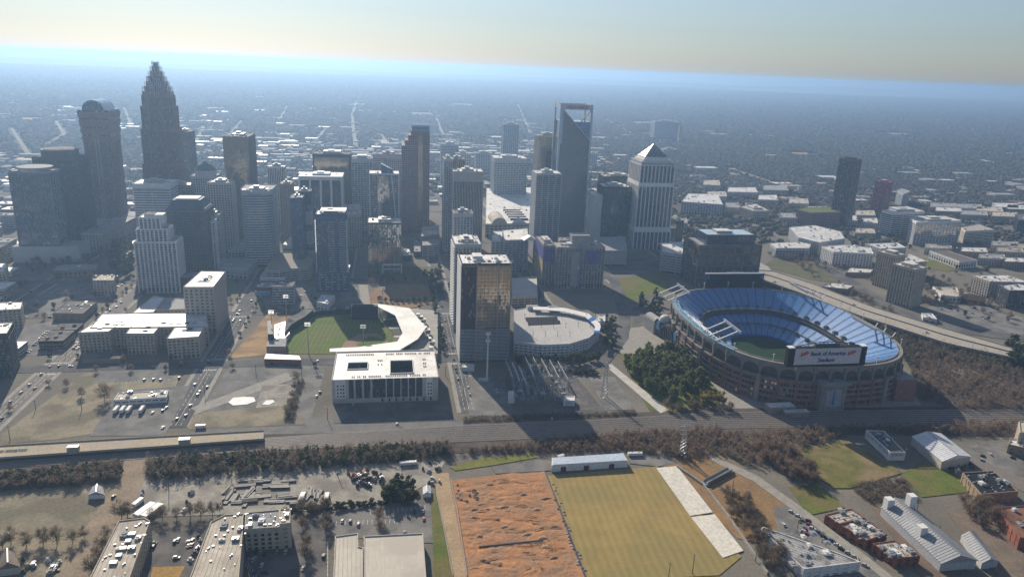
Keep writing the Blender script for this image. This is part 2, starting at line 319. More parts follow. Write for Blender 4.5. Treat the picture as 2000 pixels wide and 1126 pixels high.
sheet('service_road', [(1228, 890), (1300, 888), (1330, 902), (1284, 910), (1230, 904)], LOT, .32)
sheet('footpath', [(1366, 868), (1376, 866), (1400, 892), (1480, 928), (1560, 985), (1700, 1090), (1745, 1126), (1722, 1126), (1680, 1092), (1550, 996), (1470, 938), (1392, 900)], PAVE, .4)
sheet('street', [(1510, 990), (1545, 985), (1700, 1092), (1745, 1126), (1600, 1126), (1520, 1040)], LOT, .24)
sheet('green_field', [(1540, 882), (1650, 856), (1765, 922), (1660, 952), (1630, 952), (1575, 918)], M('mound_grass', (.175, .165, .05), (.13, .125, .045), .06, c3=(.24, .18, .1), sc3=.03), .5)
sheet('green_field', [(1760, 925), (1800, 900), (1900, 940), (1890, 960), (1800, 970)], LAWN, .3)
sheet('green_field', [(1540, 950), (1600, 945), (1650, 990), (1580, 1005)], LAWN, .3)
sheet('parking_lot', [(1880, 870), (2000, 860), (2000, 940), (1920, 910)], LOT, .3)
sheet('street', [(1990, 930), (2000, 930), (2000, 960), (1900, 905), (1860, 880), (1870, 876)], STREET, .34)
sheet('parking_lot', [(1700, 985), (1730, 980), (1900, 1100), (1870, 1126), (1800, 1126)], M('brown_yard', (.2, .15, .115), (.15, .115, .09), .1), .3)
sheet('gravel_yard', [(1850, 1000), (1960, 1000), (2000, 1060), (2000, 1126), (1950, 1126)], M('brown_gravel', (.22, .175, .135), (.16, .13, .10), .08), .2)
# right-hand district
sheet('street', [(1570, 500), (1590, 496), (1690, 560), (1760, 606), (1900, 640), (2000, 655), (2000, 668), (1890, 652), (1740, 614), (1660, 562)], ASPH, .3)
sheet('verge', [(1545, 480), (1600, 500), (1680, 560), (1580, 545), (1490, 520)], M('olive_verge', (.15, .145, .07), (.11, .105, .06), .05), .2)
sheet('green_field', [(1780, 500), (1900, 520), (1850, 530), (1790, 520)], LAWN, .3)
sheet('parking_lot', [(1560, 455), (1700, 440), (1740, 470), (1620, 490)], LOT, .2)
sheet('street', [(1330, 455), (1350, 452), (1500, 520), (1520, 545), (1500, 548), (1440, 520)], CONC, .4)
sheet('street', [(1330, 470), (1345, 466), (1480, 540), (1465, 546)], CONC, .4)
sheet('verge', [(1335, 440), (1400, 450), (1400, 480), (1345, 470)], LAWN, .25)
sheet('parking_lot', [(1800, 600), (1900, 590), (2000, 620), (2000, 655), (1900, 640)], LOT, .2)
# ================================================================ BUILDINGS
FOOT = []                                  # footprints taken (x0,x1,y0,y1)
G_BLUE = glass('glass_blue', (.014, .04, .085), (.035, .085, .16), 3.6, 1.6, 1.75, .05, (.2, .24, .27), .93)
G_DARK = glass('glass_dark', (.012, .016, .024), (.03, .038, .05), 3.9, 1.6, 1.42, .06, (.14, .15, .16), .93)
G_TEAL = glass('glass_teal', (.012, .04, .055), (.03, .085, .105), 3.9, 1.6, 1.75, .05, (.16, .22, .24), .95)
G_GREY = glass('glass_grey', (.025, .033, .045), (.06, .075, .09), 3.9, 1.6, 1.6, .08, (.3, .31, .31), .86)
G_MIRR = glass('glass_mirror', (.36, .36, .36), (.48, .47, .45), 3.9, 1.6, 2.2, .03, (.35, .36, .37), .97, metal=.75)
G_GOLD = glass('glass_bronze', (.17, .14, .085), (.27, .22, .14), 3.9, 1.6, 2.2, .04, (.22, .2, .15), .95, metal=.5)
G_TANREF = glass('glass_tan_reflection', (.50, .41, .31), (.60, .49, .37), 3.9, 1.6, 1.8, .12, (.45, .37, .28), .96, metal=.62)  # reflection of the tan ground painted into the glass tint
G_PUNC = glass('glass_windows', (.012, .015, .02), (.035, .042, .052), 3.3, 2.2, 1.45, .1, (.3, .29, .27), .88)
W_GRAN = M('rose_granite', (.27, .19, .17), (.21, .15, .137), .15, .6)
W_PINK = M('pink_granite', (.30, .22, .19), (.24, .175, .155), .15, .6)
W_GREY = M('grey_cladding', (.50, .51, .52), (.43, .44, .45), .1, .6)
W_DGREY = M('dark_cladding', (.095, .10, .11), (.065, .07, .08), .1, .5)
W_WHITE = M('white_cladding', (.78, .77, .74), (.68, .67, .65), .1, .6)
W_CREAM = M('cream_stucco', (.56, .49, .38), (.46, .40, .31), .1, .8)
W_BEIGE = M('beige_precast', (.54, .49, .42), (.46, .42, .36), .1, .75)
W_TAN = M('tan_brick', (.36, .27, .19), (.29, .215, .15), .2, .85)
W_RED = M('red_brick', (.30, .125, .085), (.23, .095, .065), .25, .85)
W_BROWN = M('brown_granite', (.20, .145, .12), (.155, .115, .10), .15, .55)
W_CONC = M('board_concrete', (.36, .355, .34), (.28, .275, .265), .12, .8)
W_NAVY = M('navy_panel', (.06, .12, .25), (.05, .075, .13), .1, .45)
W_PURP = M('purple_sheathing', (.13, .12, .42), (.10, .095, .33), .2, .7)
W_CHAR = M('charcoal_panel', (.085, .09, .10), (.06, .064, .072), .2, .6)
def S(wall, gl, fh=3.9, band=1.2, bay=3.2, pier=.7, e=.35, pe=.25, base=6, top=3.0, corner=None, slab=0):
    if bay < 6: bay *= 1.25; pier *= 1.1
    return dict(wall=wall, gl=gl, fh=fh, band=band, bay=bay, pier=pier, e=e, pe=pe, base=base, top=top, corner=corner, slab=slab)
def facade(root, poly, z0, z1, st, roof=None, parapet=1.2, pre='', base=True):
    """glazing core, floor bands, piers and roof of one volume, as parts of root"""
    poly = ccw(poly); wall, gl = st['wall'], st['gl']
    core = MB().prism(offset(poly, -st['e']), z0, z1 - .05).build('glazing', gl, root, kind='stuff')
    b = MB(); z = z0 + (st['base'] if base else 0)
    bd = st['band']
    if bd:
        while z < z1 - st['top']:
            b.prism(offset(poly, st['slab']) if st['slab'] else poly, z, z + bd, bot=True); z += st['fh']
    if st['top']: b.prism(poly, z1 - st['top'], z1 - .02, bot=True)
    if base: b.prism(offset(poly, -.1), z0, z0 + .8, bot=False)
    if b.v: b.build('floor_band', wall, root, kind='stuff')
    if st['pier']:
        p = MB(); n = len(poly); pe = st['pe']
        for i in range(n):
            a, c = Vector(poly[i]), Vector(poly[(i + 1) % n]); ln = (c - a).length; d = (c - a) / ln; nr = Vector((d.y, -d.x))
            k = max(1, round(ln / st['bay'])); pw = st['pier']
            for j in range(k + 1):
                q = a + d * (ln * j / k); w2 = pw / 2 if 0 < j < k else (st['corner'] or pw) / 2
                s0, s1 = max(-pe, ln * j / k - w2), min(ln + pe, ln * j / k + w2)
                if j == 0: s0 = -pe * .9
                if j == k: s1 = ln + pe * .9
                u0, u1 = a + d * s0, a + d * s1
                p.prism([tuple(u0 + nr * pe), tuple(u1 + nr * pe), tuple(u1 - nr * st['e']), tuple(u0 - nr * st['e'])][::-1] if False else [tuple(u0 - nr * st['e']), tuple(u0 + nr * pe), tuple(u1 + nr * pe), tuple(u1 - nr * st['e'])], z0, z1 + .03 + .001 * i)
        p.build('pier', wall, root, kind='stuff')
    rm = roof or GROOF
    r = MB().prism(offset(poly, -.5), z1 - 1, z1 + .25).build('roof', rm, root)
    if parapet:
        q = MB(); po, pi = offset(poly, .08), offset(poly, -.45); n = len(poly)
        for i in range(n):
            j = (i + 1) % n; q.prism([po[i], po[j], pi[j], pi[i]], z1 - .3, z1 + parapet)
        q.build('parapet', wall, root, kind='stuff')
    return r
def units(root, poly, z, n=4, seed=0, big=True, mats=(METAL, WHITE, GROOF)):
    """plant on a flat roof: a penthouse, air handlers, little fans; each its own part"""
    rd = random.Random(seed * 31 + n); xs = [p[0] for p in poly]; ys = [p[1] for p in poly]
    cx, cy, wx, wy = sum(xs) / len(xs), sum(ys) / len(ys), max(xs) - min(xs), max(ys) - min(ys)
    if big:
        a, b = wx * rd.uniform(.18, .28), wy * rd.uniform(.15, .28)
        bb = MB().box(cx - a, cx + a, cy - b, cy + b, z, z + rd.uniform(3, 5), 0, 1); bb.box(cx - a * .5, cx + a * .3, cy - b * .5, cy + b * .4, z + 3, z + 6.2, 0, 1)
        bb.build('penthouse', [mats[0], WROOF], root)
    for i in range(n):
        for _ in range(8):
            x, y = cx + wx * rd.uniform(-.38, .38), cy + wy * rd.uniform(-.38, .38)
            if not big or abs(x - cx) > a + 2 or abs(y - cy) > b + 2: break
        else: continue
        s = rd.uniform(1.0, 2.2); t = rd.uniform(1, 3); h = rd.uniform(1.2, 2.4); mb = MB().box(x - s, x + s, y - t, y + t, z + .3, z + h)
        mb.box(x - s + .1, x - s + .4, y - t + .1, y + t - .1, z, z + .4).box(x + s - .4, x + s - .1, y - t + .1, y + t - .1, z, z + .4); mb.cyl(x, y, z + h, z + h + .4, min(s, t) * .7, 8)
        mb.build('rooftop_unit', mats[i % len(mats)], root)
    for i in range(max(2, n)):                       # small vents, pipes and hatches, one part
        pass
    sm = MB()
    for i in range(5 * max(2, n)):
        x, y = cx + wx * rd.uniform(-.44, .44), cy + wy * rd.uniform(-.44, .44)
        if big and abs(x - cx) < a and abs(y - cy) < b: continue
        if rd.random() < .5: sm.cyl(x, y, z, z + rd.uniform(.5, 1.3), rd.uniform(.2, .5), 6)
        else: q = rd.uniform(.4, 1); sm.box(x - q, x + q, y - .5, y + .5, z, z + rd.uniform(.5, 1.1))
    if sm.v: sm.build('roof_vent', METAL, root, kind='stuff')
def tower(name, label, xl, xr, yt, Y, D, st, roof=None, cat='skyscraper', nu=4, rz=0, parapet=1.2, big=True, podium=None, hmax=None):
    x0, za = atY(xl, yt, Y); x1, zb = atY(xr, yt, Y); h = (za + zb) / 2
    if hmax: h = hmax
    cx = (x0 + x1) / 2; root = thing(name, label, cat, (cx, Y + D / 2, 0), rz); w = (x1 - x0) / 2
    FOOT.append((x0 - 4, x1 + 4, Y - 4, Y + D + 4))
    poly = rect(-w, w, -D / 2, D / 2)
    facade(root, poly, 0, h, st, roof, parapet)
    units(root, poly, h + .25, nu, int(abs(xl) + yt), big)
    root['_h'] = h; root['_w'] = w
    return root, w, D / 2, h
def low(name, label, px, h=None, base=None, st=None, roof=None, cat='building', nu=4, big=False, parapet=.9, group=None):
    """building from the photo pixels of its roof outline; base = pixel of the foot of the first corner"""
    if h is None:
        X, Y = G(*base); h = atY(px[0][0], px[0][1], Y)[1]
    pts = [G(a, b, h) for a, b in px]; cx = sum(p[0] for p in pts) / len(pts); cy = sum(p[1] for p in pts) / len(pts)
    poly = ccw([(p[0] - cx, p[1] - cy) for p in pts])
    root = thing(name, label, cat, (cx, cy, 0), 0, group)
    xs = [p[0] for p in pts]; ys = [p[1] for p in pts]; FOOT.append((min(xs) - 3, max(xs) + 3, min(ys) - 3, max(ys) + 3))
    facade(root, poly, 0, h, st or S(W_BEIGE, G_PUNC, 3.4, 1.8, 3, 1.4, base=4), roof, parapet)
    if nu: units(root, poly, h + .25, nu, int(px[0][0] + px[0][1]), big)
    root['_h'] = h; return root, poly, h
# ---------------------------------------------------------------- far-left group
r, w_, d_, h_ = tower('residential_tower', 'blue glass apartment tower with pale slab edges at the left edge', 15, 96, 336, 1150, 34, S(M('slab_grey', (.3, .33, .36), None, .1), G_BLUE, 3.3, .3, 9, .7, slab=.4, base=9, top=2), nu=3, big=False)
MB().cyl(0, 0, h_, h_ + 5, 20, 24, 0).cyl(2, 0, h_ + 5, h_ + 6.2, 23, 24, 1).build('crown', [W_GREY, GROOF], r)
MB().box(-w_ - 8, w_ + 28, -d_ - 6, d_, 0, 24, 0, 1).build('podium', [W_GREY, GROOF], r)
r, w_, d_, h_ = tower('office_tower', 'dark bronze glass tower with round drum on top behind blue apartment tower', 62, 150, 308, 1235, 46, S(W_DGREY, G_DARK, 3.9, .6, 3, .5, base=8, top=4), DROOF, nu=0, big=False)
MB().cyl(0, 0, h_, h_ + 11, min(w_, d_) * 1.12, 28, 0).cyl(0, 0, h_ + 11, h_ + 12, min(w_, d_) * 1.0, 28, 1).build('drum', [W_DGREY, DROOF], r)
# tall tower flaring outwards with a vaulted glass crown
r, w_, d_, h_ = tower('office_tower', 'tall granite tower flaring out at its top with glass vaulted crown', 160, 212, 250, 1350, 50, S(W_GRAN, G_GREY, 3.9, 1.1, 2.6, .9, base=8, top=2), GROOF, nu=0, big=False, parapet=0)
za = atY(185, 215, 1350)[1]
gl = MB(); wl = MB()
for i in range(4):
    z0 = h_ - 24 + (za - h_ + 24) * i / 4; z1 = h_ - 24 + (za - h_ + 24) * (i + 1) / 4; k0, k1 = .8 * i, .8 * i + .8
    wl.prism(offset(rect(-w_, w_, -d_, d_), k0 + .6), z0, z1 - 3, poly2=offset(rect(-w_, w_, -d_, d_), k1 + .6), bot=True)
    gl.prism(offset(rect(-w_, w_, -d_, d_), k1 - .4), z1 - 3.2, z1 + .1)
wl.build('flared_crown', W_GRAN, r); gl.build('crown_glazing', G_GREY, r)
v = MB(); n = 14
for i in range(n):
    a0, a1 = math.pi * i / n, math.pi * (i + 1) / n; rr = w_ * .82
    for s_, t_ in ((-d_ * 1.05, d_ * 1.05),):
        v.face([(rr * math.cos(a0), s_, za + 16 * math.sin(a0)), (rr * math.cos(a0), t_, za + 16 * math.sin(a0)), (rr * math.cos(a1), t_, za + 16 * math.sin(a1)), (rr * math.cos(a1), s_, za + 16 * math.sin(a1))])
    v.face([(0, -d_ * 1.05, za), (rr * math.cos(a0), -d_ * 1.05, za + 16 * math.sin(a0)), (rr * math.cos(a1), -d_ * 1.05, za + 16 * math.sin(a1))])
v.build('glass_vault', G_BLUE, r)
for sx in (-1, 1): MB().box(sx * w_ * .12 - .8, sx * w_ * .12 + .8, -d_ - 1.2, -d_, 8, za + 15).build('fin', METAL, r)
MB().box(-w_ - 10, w_ + 22, -d_ - 12, d_ + 5, 0, 26, 0, 1).build('podium', [W_BEIGE, GROOF], r)
# tallest tower: stepped shaft with crown of spires
x0, z_ = atY(266, 190, 1330); x1, _ = atY(334, 190, 1330); cx = (x0 + x1) / 2; hw = (x1 - x0) / 2
r = thing('skyscraper', 'tallest stepped granite skyscraper with crown of spiky rods', 'skyscraper', (cx, 1330 + hw, 0)); FOOT.append((x0 - 6, x1 + 6, 1324, 1330 + 2 * hw + 6))
stA = S(W_GRAN, G_GREY, 3.9, .9, 2.4, .9, base=10, top=1.5)
def octo(a, c): return [(-a, -a + c), (-a + c, -a), (a - c, -a), (a, -a + c), (a, a - c), (a - c, a), (-a + c, a), (-a, a - c)]
z = 0
for k, (a, ztop) in enumerate(((hw + 3, 120), (hw + .5, 178), (hw - 2, 214), (hw - 4.5, 232))):
    facade(r, octo(a, 7), z, ztop, stA, GROOF, 2.5, base=k == 0); z = ztop
    for s_ in (-1, 1):
        MB().box(s_ * a * .45 - 1.2, s_ * a * .45 + 1.2, -a - 1.0, -a - .3, 0 if k == 0 else z - 50, ztop + 3).build('pilaster', W_GRAN, r)
tot = atY(291, 119, 1330 + hw)[1]
for k in range(6):
    a = (hw - 6) * (1 - k / 6.6); zz = 232 + (tot - 240) * k / 6; zt = zz + (tot - 240) / 6
    MB().prism(octo(a, a * .3), zz, zt + .2).build('crown_tier', G_GREY if k % 2 else W_GRAN, r)
    n = 20 - 2 * k; rods = MB()
    for i in range(n):
        t = 2 * math.pi * i / n; q = a * 1.02 / max(abs(math.cos(t)), abs(math.sin(t)))
        q = min(q, a * 1.18); rods.bar((q * math.cos(t), q * math.sin(t), zz - 3), (q * math.cos(t) * .97, q * math.sin(t) * .97, zt + 8), .55)
    rods.build('crown_rod', STEEL, r, kind='stuff')
MB().cyl(0, 0, tot - 10, tot - 2, 4.2, 8).build('lantern', G_GREY, r)
tower('office_tower', 'teal glass slab tower peeking out behind the tallest skyscraper', 344, 371, 258, 1490, 35, S(W_DGREY, G_TEAL, 3.9, .35, 3, .2, pe=.05, base=8, top=3), nu=2)
tower('office_block', 'white and blue strip window block with angled front below the tallest tower', 258, 331, 360, 1165, 45, S(W_WHITE, G_BLUE, 3.8, 1.9, 30, .2, pe=.02, base=7, top=7), WROOF, cat='office', nu=6)
tower('office_block', 'pinkish strip window block joined behind angled white block', 320, 372, 362, 1230, 30, S(W_PINK, G_GREY, 3.8, 1.9, 8, .8, base=7, top=3), WROOF, cat='office', nu=2)
r, w_, d_, h_ = tower('office_tower', 'dark grey precast tower with square window grid and sloped top', 322, 402, 412, 1055, 46, S(M('slate_precast', (.17, .17, .17), (.13, .13, .135), .1, .7), G_DARK, 3.7, 1.25, 3.0, 1.1, base=8, top=2), GROOF, nu=3, big=False)
MB().prism(offset(rect(-w_, w_, -d_, d_), -2), h_, h_ + 3).prism(offset(rect(-w_, w_, -d_, d_), -3), h_ + 3, h_ + 14, poly2=offset(rect(-w_, w_, -d_, d_), -8)).build('mansard', M('blue_slate', (.09, .12, .15), (.065, .09, .115), .1, .6), r)
MB().box(-w_ + 12, w_ - 12, -d_ + 11, d_ - 11, h_ + 14, h_ + 15.5).build('penthouse', WHITE, r)
# white stepped apartment tower
xa, za = atY(258, 440, 985); xb, _ = atY(340, 440, 985); w2 = (xb - xa) / 2
r = thing('residential_tower', 'white stepped apartment tower with tall vertical balcony bays near white bricked annex', 'skyscraper', ((xa + xb) / 2, 985 + 16, 0)); FOOT.append((xa - 3, xb + 3, 982, 1020))
stW = S(W_WHITE, G_BLUE, 3.2, .55, 4.2, 1.5, pe=.9, slab=.5, base=8, top=1)
facade(r, rect(-w2, w2, -16, 16), 0, za - 22, stW, GROOF); facade(r, rect(-w2 * .86, w2 * .6, -13, 14), za - 22, za - 6, stW, GROOF, base=False); facade(r, rect(-w2 * .7, w2 * .3, -12, 12), za - 6, za + 9, stW, WROOF, base=False)
MB().box(-w2 * .5, 0, -8, 8, za + 9, za + 13, 0, 1).build('penthouse', [W_WHITE, DROOF], r); MB().box(w2 * .05, w2 * .45, -11, 4, za + 2, za + 13).build('lift_tower', W_WHITE, r)
MB().box(w2 + .5, w2 + 22, -12, 14, 0, 20, 0, 1).build('annex', [W_CHAR, GROOF], r)
# domed granite tower and its pink neighbour
r, w_, d_, h_ = tower('office_tower', 'granite tower with steep green pyramid dome beside bronze glass tower', 372, 422, 345, 1245, 36, S(W_GREY, G_TEAL, 3.8, 1.0, 2.8, 1, base=8, top=2), nu=0, big=False)
MB().cyl(0, 0, h_, h_ + 9, w_ * .86, 12, 0).cyl(0, 0, h_ + 9, h_ + 17, w_ * .9, 12, 1, r2=w_ * .5).cyl(0, 0, h_ + 17, h_ + 23, w_ * .5, 12, 1, r2=.3).build('dome', [W_GREY, M('verdigris', (.10, .17, .18), (.075, .13, .14), .2, .6)], r)
MB().bar((0, 0, h_ + 22), (0, 0, h_ + 29), .5).build('finial', STEEL, r)
tower('office_tower', 'pale pink precast tower with deep square windows beside domed tower', 404, 452, 358, 1185, 30, S(W_BEIGE, G_DARK, 3.8, 1.3, 3.2, 1.3, base=8, top=2), GROOF, nu=4)
tower('apartment_block', 'narrow white slab apartment block with bright side in front of pink tower', 407, 419, 432, 1075, 14, S(W_WHITE, G_GREY, 3.2, 1.2, 4, 1.2, base=4), WROOF, nu=0)
tower('office_block', 'tan precast block stepping down between grey grid tower and pink tower', 402, 428, 420, 1110, 26, S(W_BEIGE, G_PUNC, 3.7, 1.8, 3, 1.4, base=6), GROOF, cat='office', nu=2)
tower('office_tower', 'broad bronze mirror glass tower with gold reflections', 434, 484, 268, 1300, 72, S(W_BROWN, G_GOLD, 3.9, .3, 2.6, .25, pe=.08, base=8, top=2), DROOF, nu=6)
# banded tower with a rounded corner
xa, za = atY(468, 372, 1105); xb, _ = atY(530, 372, 1105); w2 = (xb - xa) / 2; D2 = 26
r = thing('office_tower', 'white banded office tower with rounded corners and strip windows', 'skyscraper', ((xa + xb) / 2, 1105 + D2, 0)); FOOT.append((xa - 4, xb + 4, 1100, 1162))
pl = [(-w2, -D2 + 10)] + [(-w2 + 10 - 10 * math.cos(t), -D2 + 10 - 10 * math.sin(t)) for t in [math.pi / 2 * k / 5 for k in range(1, 6)]] + [(w2 - 14 + 14 * math.sin(t), -D2 + 14 - 14 * math.cos(t)) for t in [math.pi / 2 * k / 6 for k in range(0, 7)]] + [(w2, D2), (-w2, D2)]
facade(r, pl, 0, za, S(W_GREY, G_BLUE, 3.8, 1.8, 60, .1, pe=.02, base=6, top=7), GROOF); units(r, pl, za, 6, 3)
tower('apartment_block', 'white ribbed slab block behind rounded banded tower', 522, 556, 326, 1420, 20, S(W_WHITE, G_GREY, 3.6, .3, 2.6, 1, base=6), WROOF, nu=3)
tower('brick_block', 'tan brick midrise hotel lit at its side beyond the banded tower', 545, 570, 360, 1240, 26, S(W_TAN, G_PUNC, 3.3, 1.9, 3, 1.6, base=5), TROOF, cat='building', nu=3)
tower('office_block', 'slate blue office slab with blank grey lift shaft in front of colonnaded block', 566, 590, 388, 1090, 34, S(W_NAVY, G_BLUE, 3.8, 1.4, 30, .3, pe=.02, base=6), GROOF, cat='office', nu=3)
tower('office_block', 'blank grey lift shaft block joined to slate blue slab', 580, 607, 374, 1126, 18, S(W_GREY, G_GREY, 30, 20, 30, .3, pe=.02, base=2, top=20), GROOF, cat='office', nu=0)
r, w_, d_, h_ = tower('bank_hall', 'white framed pavilion block with four tall dark bays', 584, 667, 346, 1235, 48, S(W_WHITE, G_DARK, 60, 0, 15, 3, pe=1, base=2, top=3, corner=3), WROOF, cat='office', nu=2)
MB().box(-w_ - 1.5, w_ + 1.5, -d_ - 1.5, d_ + 1.5, h_ - 4.5, h_ - 2.6).box(-w_ - 1.5, w_ + 1.5, -d_ - 1.5, d_ + 1.5, h_ - .8, h_ + 1.4).build('cornice', W_WHITE, r)
tower('office_tower', 'black framed glass tower with mirror upper floors beside pale gridded tower', 610, 684, 302, 1345, 48, S(BLACK, G_GOLD, 3.9, .2, 3, .15, pe=.05, base=8, top=5, corner=5), DROOF, nu=3)
r, w_, d_, h_ = tower('office_tower', 'pale concrete gridded tower with a lantern top next to black framed tower', 686, 727, 312, 1335, 32, S(W_GREY, G_GREY, 3.9, 1.2, 4.4, .9, base=8, top=5), GROOF, nu=0, big=False)
MB().box(-w_ * .45, w_ * .45, -d_ * .6, d_ * .6, h_, h_ + 7, 0, 1).box(-w_ * .9, w_ * .9, -d_ * .5, d_ * .5, h_ + 4, h_ + 5).build('lantern', [W_GREY, WROOF], r)
tower('office_tower', 'wide white ribbed tower behind slanted glass tower', 728, 788, 302, 1440, 36, S(W_GREY, G_BLUE, 3.9, 1.5, 3, .9, base=8, top=8), GROOF, nu=6)
# slanted glass tower
r, w_, d_, h_ = tower('office_tower', 'white edged mirror glass tower with slanted spire and cut side', 721, 779, 340, 1180, 36, S(W_WHITE, G_GREY, 3.6, .4, 60, 1.5, pe=.3, base=8, top=1, corner=2), WROOF, nu=2, big=False)
MB().prism(rect(-w_ * .45, w_ * .55, -d_ - 2.5, -d_ + 1), 26, h_ - 3, poly2=rect(-w_ * .45, w_ * .28, -d_ - 2.5, -d_ + 1)).build('mirror_bay', G_MIRR, r)
MB().box(-w_ * .45, w_ * .55, -d_ - 1.5, -d_ + 1, 2, 26).build('dark_screen', BLACK, r)
MB().prism([(-w_ * .2, -d_ * .5), (w_ * .6, -d_ * .5), (w_ * .6, d_ * .4), (-w_ * .2, d_ * .4)], h_, [h_ + 15, h_ + 5, h_ + 5, h_ + 15]).build('glass_spire', G_BLUE, r)
MB().bar((-w_ * .2, -d_ * .5, h_), (-w_ * .2, -d_ * .5, h_ + 20), .5).bar((w_ * .95, -d_ - .5, 20), (w_ * .5, -d_ - .5, h_ + 2), 1.2).build('edge_fin', WHITE, r)
# rose granite tower with barrel vault
r, w_, d_, h_ = tower('office_tower', 'rose brown granite tower with barrel vaulted metal top', 785, 839, 285, 1345, 46, S(M('rose_brown', (.33, .175, .15), (.27, .145, .125), .15, .55), G_DARK, 3.9, 1.5, 2.6, 1.2, base=8, top=1), GROOF, nu=0, big=False, parapet=0)
rose = _mc['rose_brown']
for k, (f, zt) in enumerate(((.12, 9), (.24, 18), (.34, 26))):
    facade(r, rect(-w_ + 2 * w_ * f, w_, -d_ + k * 1.0 + 1, d_ - 1), h_ + (0, 9, 18)[k], h_ + zt, S(rose, G_DARK, 3.9, 1.5, 2.6, 1.2, top=1), GROOF, 0, base=False)
v = MB(); n = 12; rr = d_ - 3; cxx = 0
for i in range(n):
    a0, a1 = math.pi * i / n, math.pi * (i + 1) / n
    for xa_, xb_ in ((-w_ + 2 * w_ * .36, w_ - .2),):
        A = [(xa_, -rr * math.cos(a0), h_ + 26 + 11 * math.sin(a0)), (xb_, -rr * math.cos(a0), h_ + 26 + 11 * math.sin(a0)), (xb_, -rr * math.cos(a1), h_ + 26 + 11 * math.sin(a1)), (xa_, -rr * math.cos(a1), h_ + 26 + 11 * math.sin(a1))]
        v.face(A); v.face([(xb_, 0, h_ + 26), A[2], A[1]]); v.face([(xa_, 0, h_ + 26), A[0], A[3]])
v.build('barrel_vault', M('blue_zinc', (.2, .26, .32), (.16, .21, .26), .1, .25, .5, .7), r)
bay = MB().box(w_ * .15, w_ * .5, -d_ - 1.6, -d_, 10, h_ + 18); bay.build('glass_bay', G_GOLD, r)
# ---------------------------------------------------------------- centre
low('hotel_block', 'cream midrise block with stepped white roof between slate slab and slanted tower', [(628, 398), (706, 398), (706, 376), (640, 372)], h=42, st=S(W_BEIGE, G_PUNC, 3.3, 1.7, 3, 1.4, base=5), roof=WROOF, nu=8)
low('apartment_block', 'cream stepped apartment block behind navy glass tower', [(676, 420), (706, 418), (704, 398), (672, 400)], h=58, st=S(W_CREAM, G_PUNC, 3.2, 1.5, 3.4, 1.6, base=5), roof=WROOF, nu=4, big=True)
low('apartment_block', 'grey brick block with open roof frame behind navy glass tower', [(606, 404), (632, 402), (636, 390), (612, 392)], h=50, st=S(W_TAN, G_PUNC, 3.2, 1.5, 3.4, 1.6, base=5), roof=DROOF, nu=3)
# navy apartment tower with balconies
r, w_, d_, h_ = tower('residential_tower', 'navy glass apartment tower with white balcony edges above the ballpark', 616, 674, 420, 985, 32, S(W_NAVY, G_BLUE, 3.2, .45, 6.5, 1.4, pe=.2, base=26, top=5), WROOF, nu=4, parapet=1.5)
bal = MB()
for k in range(int((h_ - 34) / 3.2)):
    z = 28 + k * 3.2
    bal.box(-w_ - 2.0, -w_ - .2, -d_ * .9, d_ * .2, z, z + .7); bal.box(w_ * .55, w_ + 1.8, -d_ - 1.8, -d_ - .2, z, z + .35); bal.box(-w_ * .2, w_ * .25, -d_ - 1.4, -d_ - .2, z, z + .35); bal.box(w_ + .2, w_ + 1.8, -d_, d_ * .3, z, z + .35)
bal.build('balcony', WHITE, r, kind='stuff')
MB().box(-w_ - 2, w_ + 3, -d_ - 3, d_ + 6, 0, 27, 0, 1).build('podium', [W_NAVY, WROOF], r)
for k in range(7):
    rd = random.Random(k); o = MB()
    for i in range(5): xx = -w_ + 2 + i * (2 * w_ - 4) / 4.4; MB().box(xx, xx + rd.choice((2, 4, 6)), -d_ - 3.5, -d_ - 2.9, 3 + k * 3.4, 4.2 + k * 3.4).build('podium_louver', W_GREY, r)
MB().box(-w_ * .7, w_ * 1.05, -d_ * .8, d_ * .7, h_ + 4, h_ + 5.2).build('roof_canopy', WROOF, r)
# bronze reflecting midrise by the park
r, w_, d_, h_ = tower('office_block', 'mirror glass midrise with copper reflections facing the park', 718, 784, 436, 1070, 40, S(W_DGREY, G_MIRR, 3.9, .3, 7, .5, pe=.15, base=16, top=2), WROOF, cat='office', nu=4)
MB().box(-w_ * .15, w_ + .5, -d_ - 1.5, -d_ + .4, 13.5, 15.5).box(w_ - 1, w_ + .5, -d_ - 1.5, -d_, 0, 14).box(-w_ * .15 - .5, -w_ * .15 + 1, -d_ - 1.5, -d_, 0, 14).box(-w_ * .1, w_, -d_ - .8, -d_ - .2, 7, 8.2).build('portal_frame', WHITE, r)
low('museum_block', 'low white stepped roof block right of rose granite tower base', [(796, 428), (836, 426), (836, 402), (800, 400)], h=26, st=S(W_GREY, G_GREY, 4, 2, 6, 1.5, base=5), roof=WROOF, nu=6, big=True)
low('parking_garage', 'beige open deck parking garage beside tree lined street', [(825, 480), (858, 478), (857, 440), (824, 444)], h=20, st=S(W_BEIGE, G_DARK, 3.2, 1.5, 9, .8, base=3, top=1.2), roof=CONC, nu=0)
low('church_block', 'small dark block with cream square roof above garage', [(822, 462), (858, 458), (856, 448), (824, 450)], h=26, st=S(W_TAN, G_PUNC, 3.4, 1.8, 3, 1.6, base=4), roof=TROOF, nu=1)
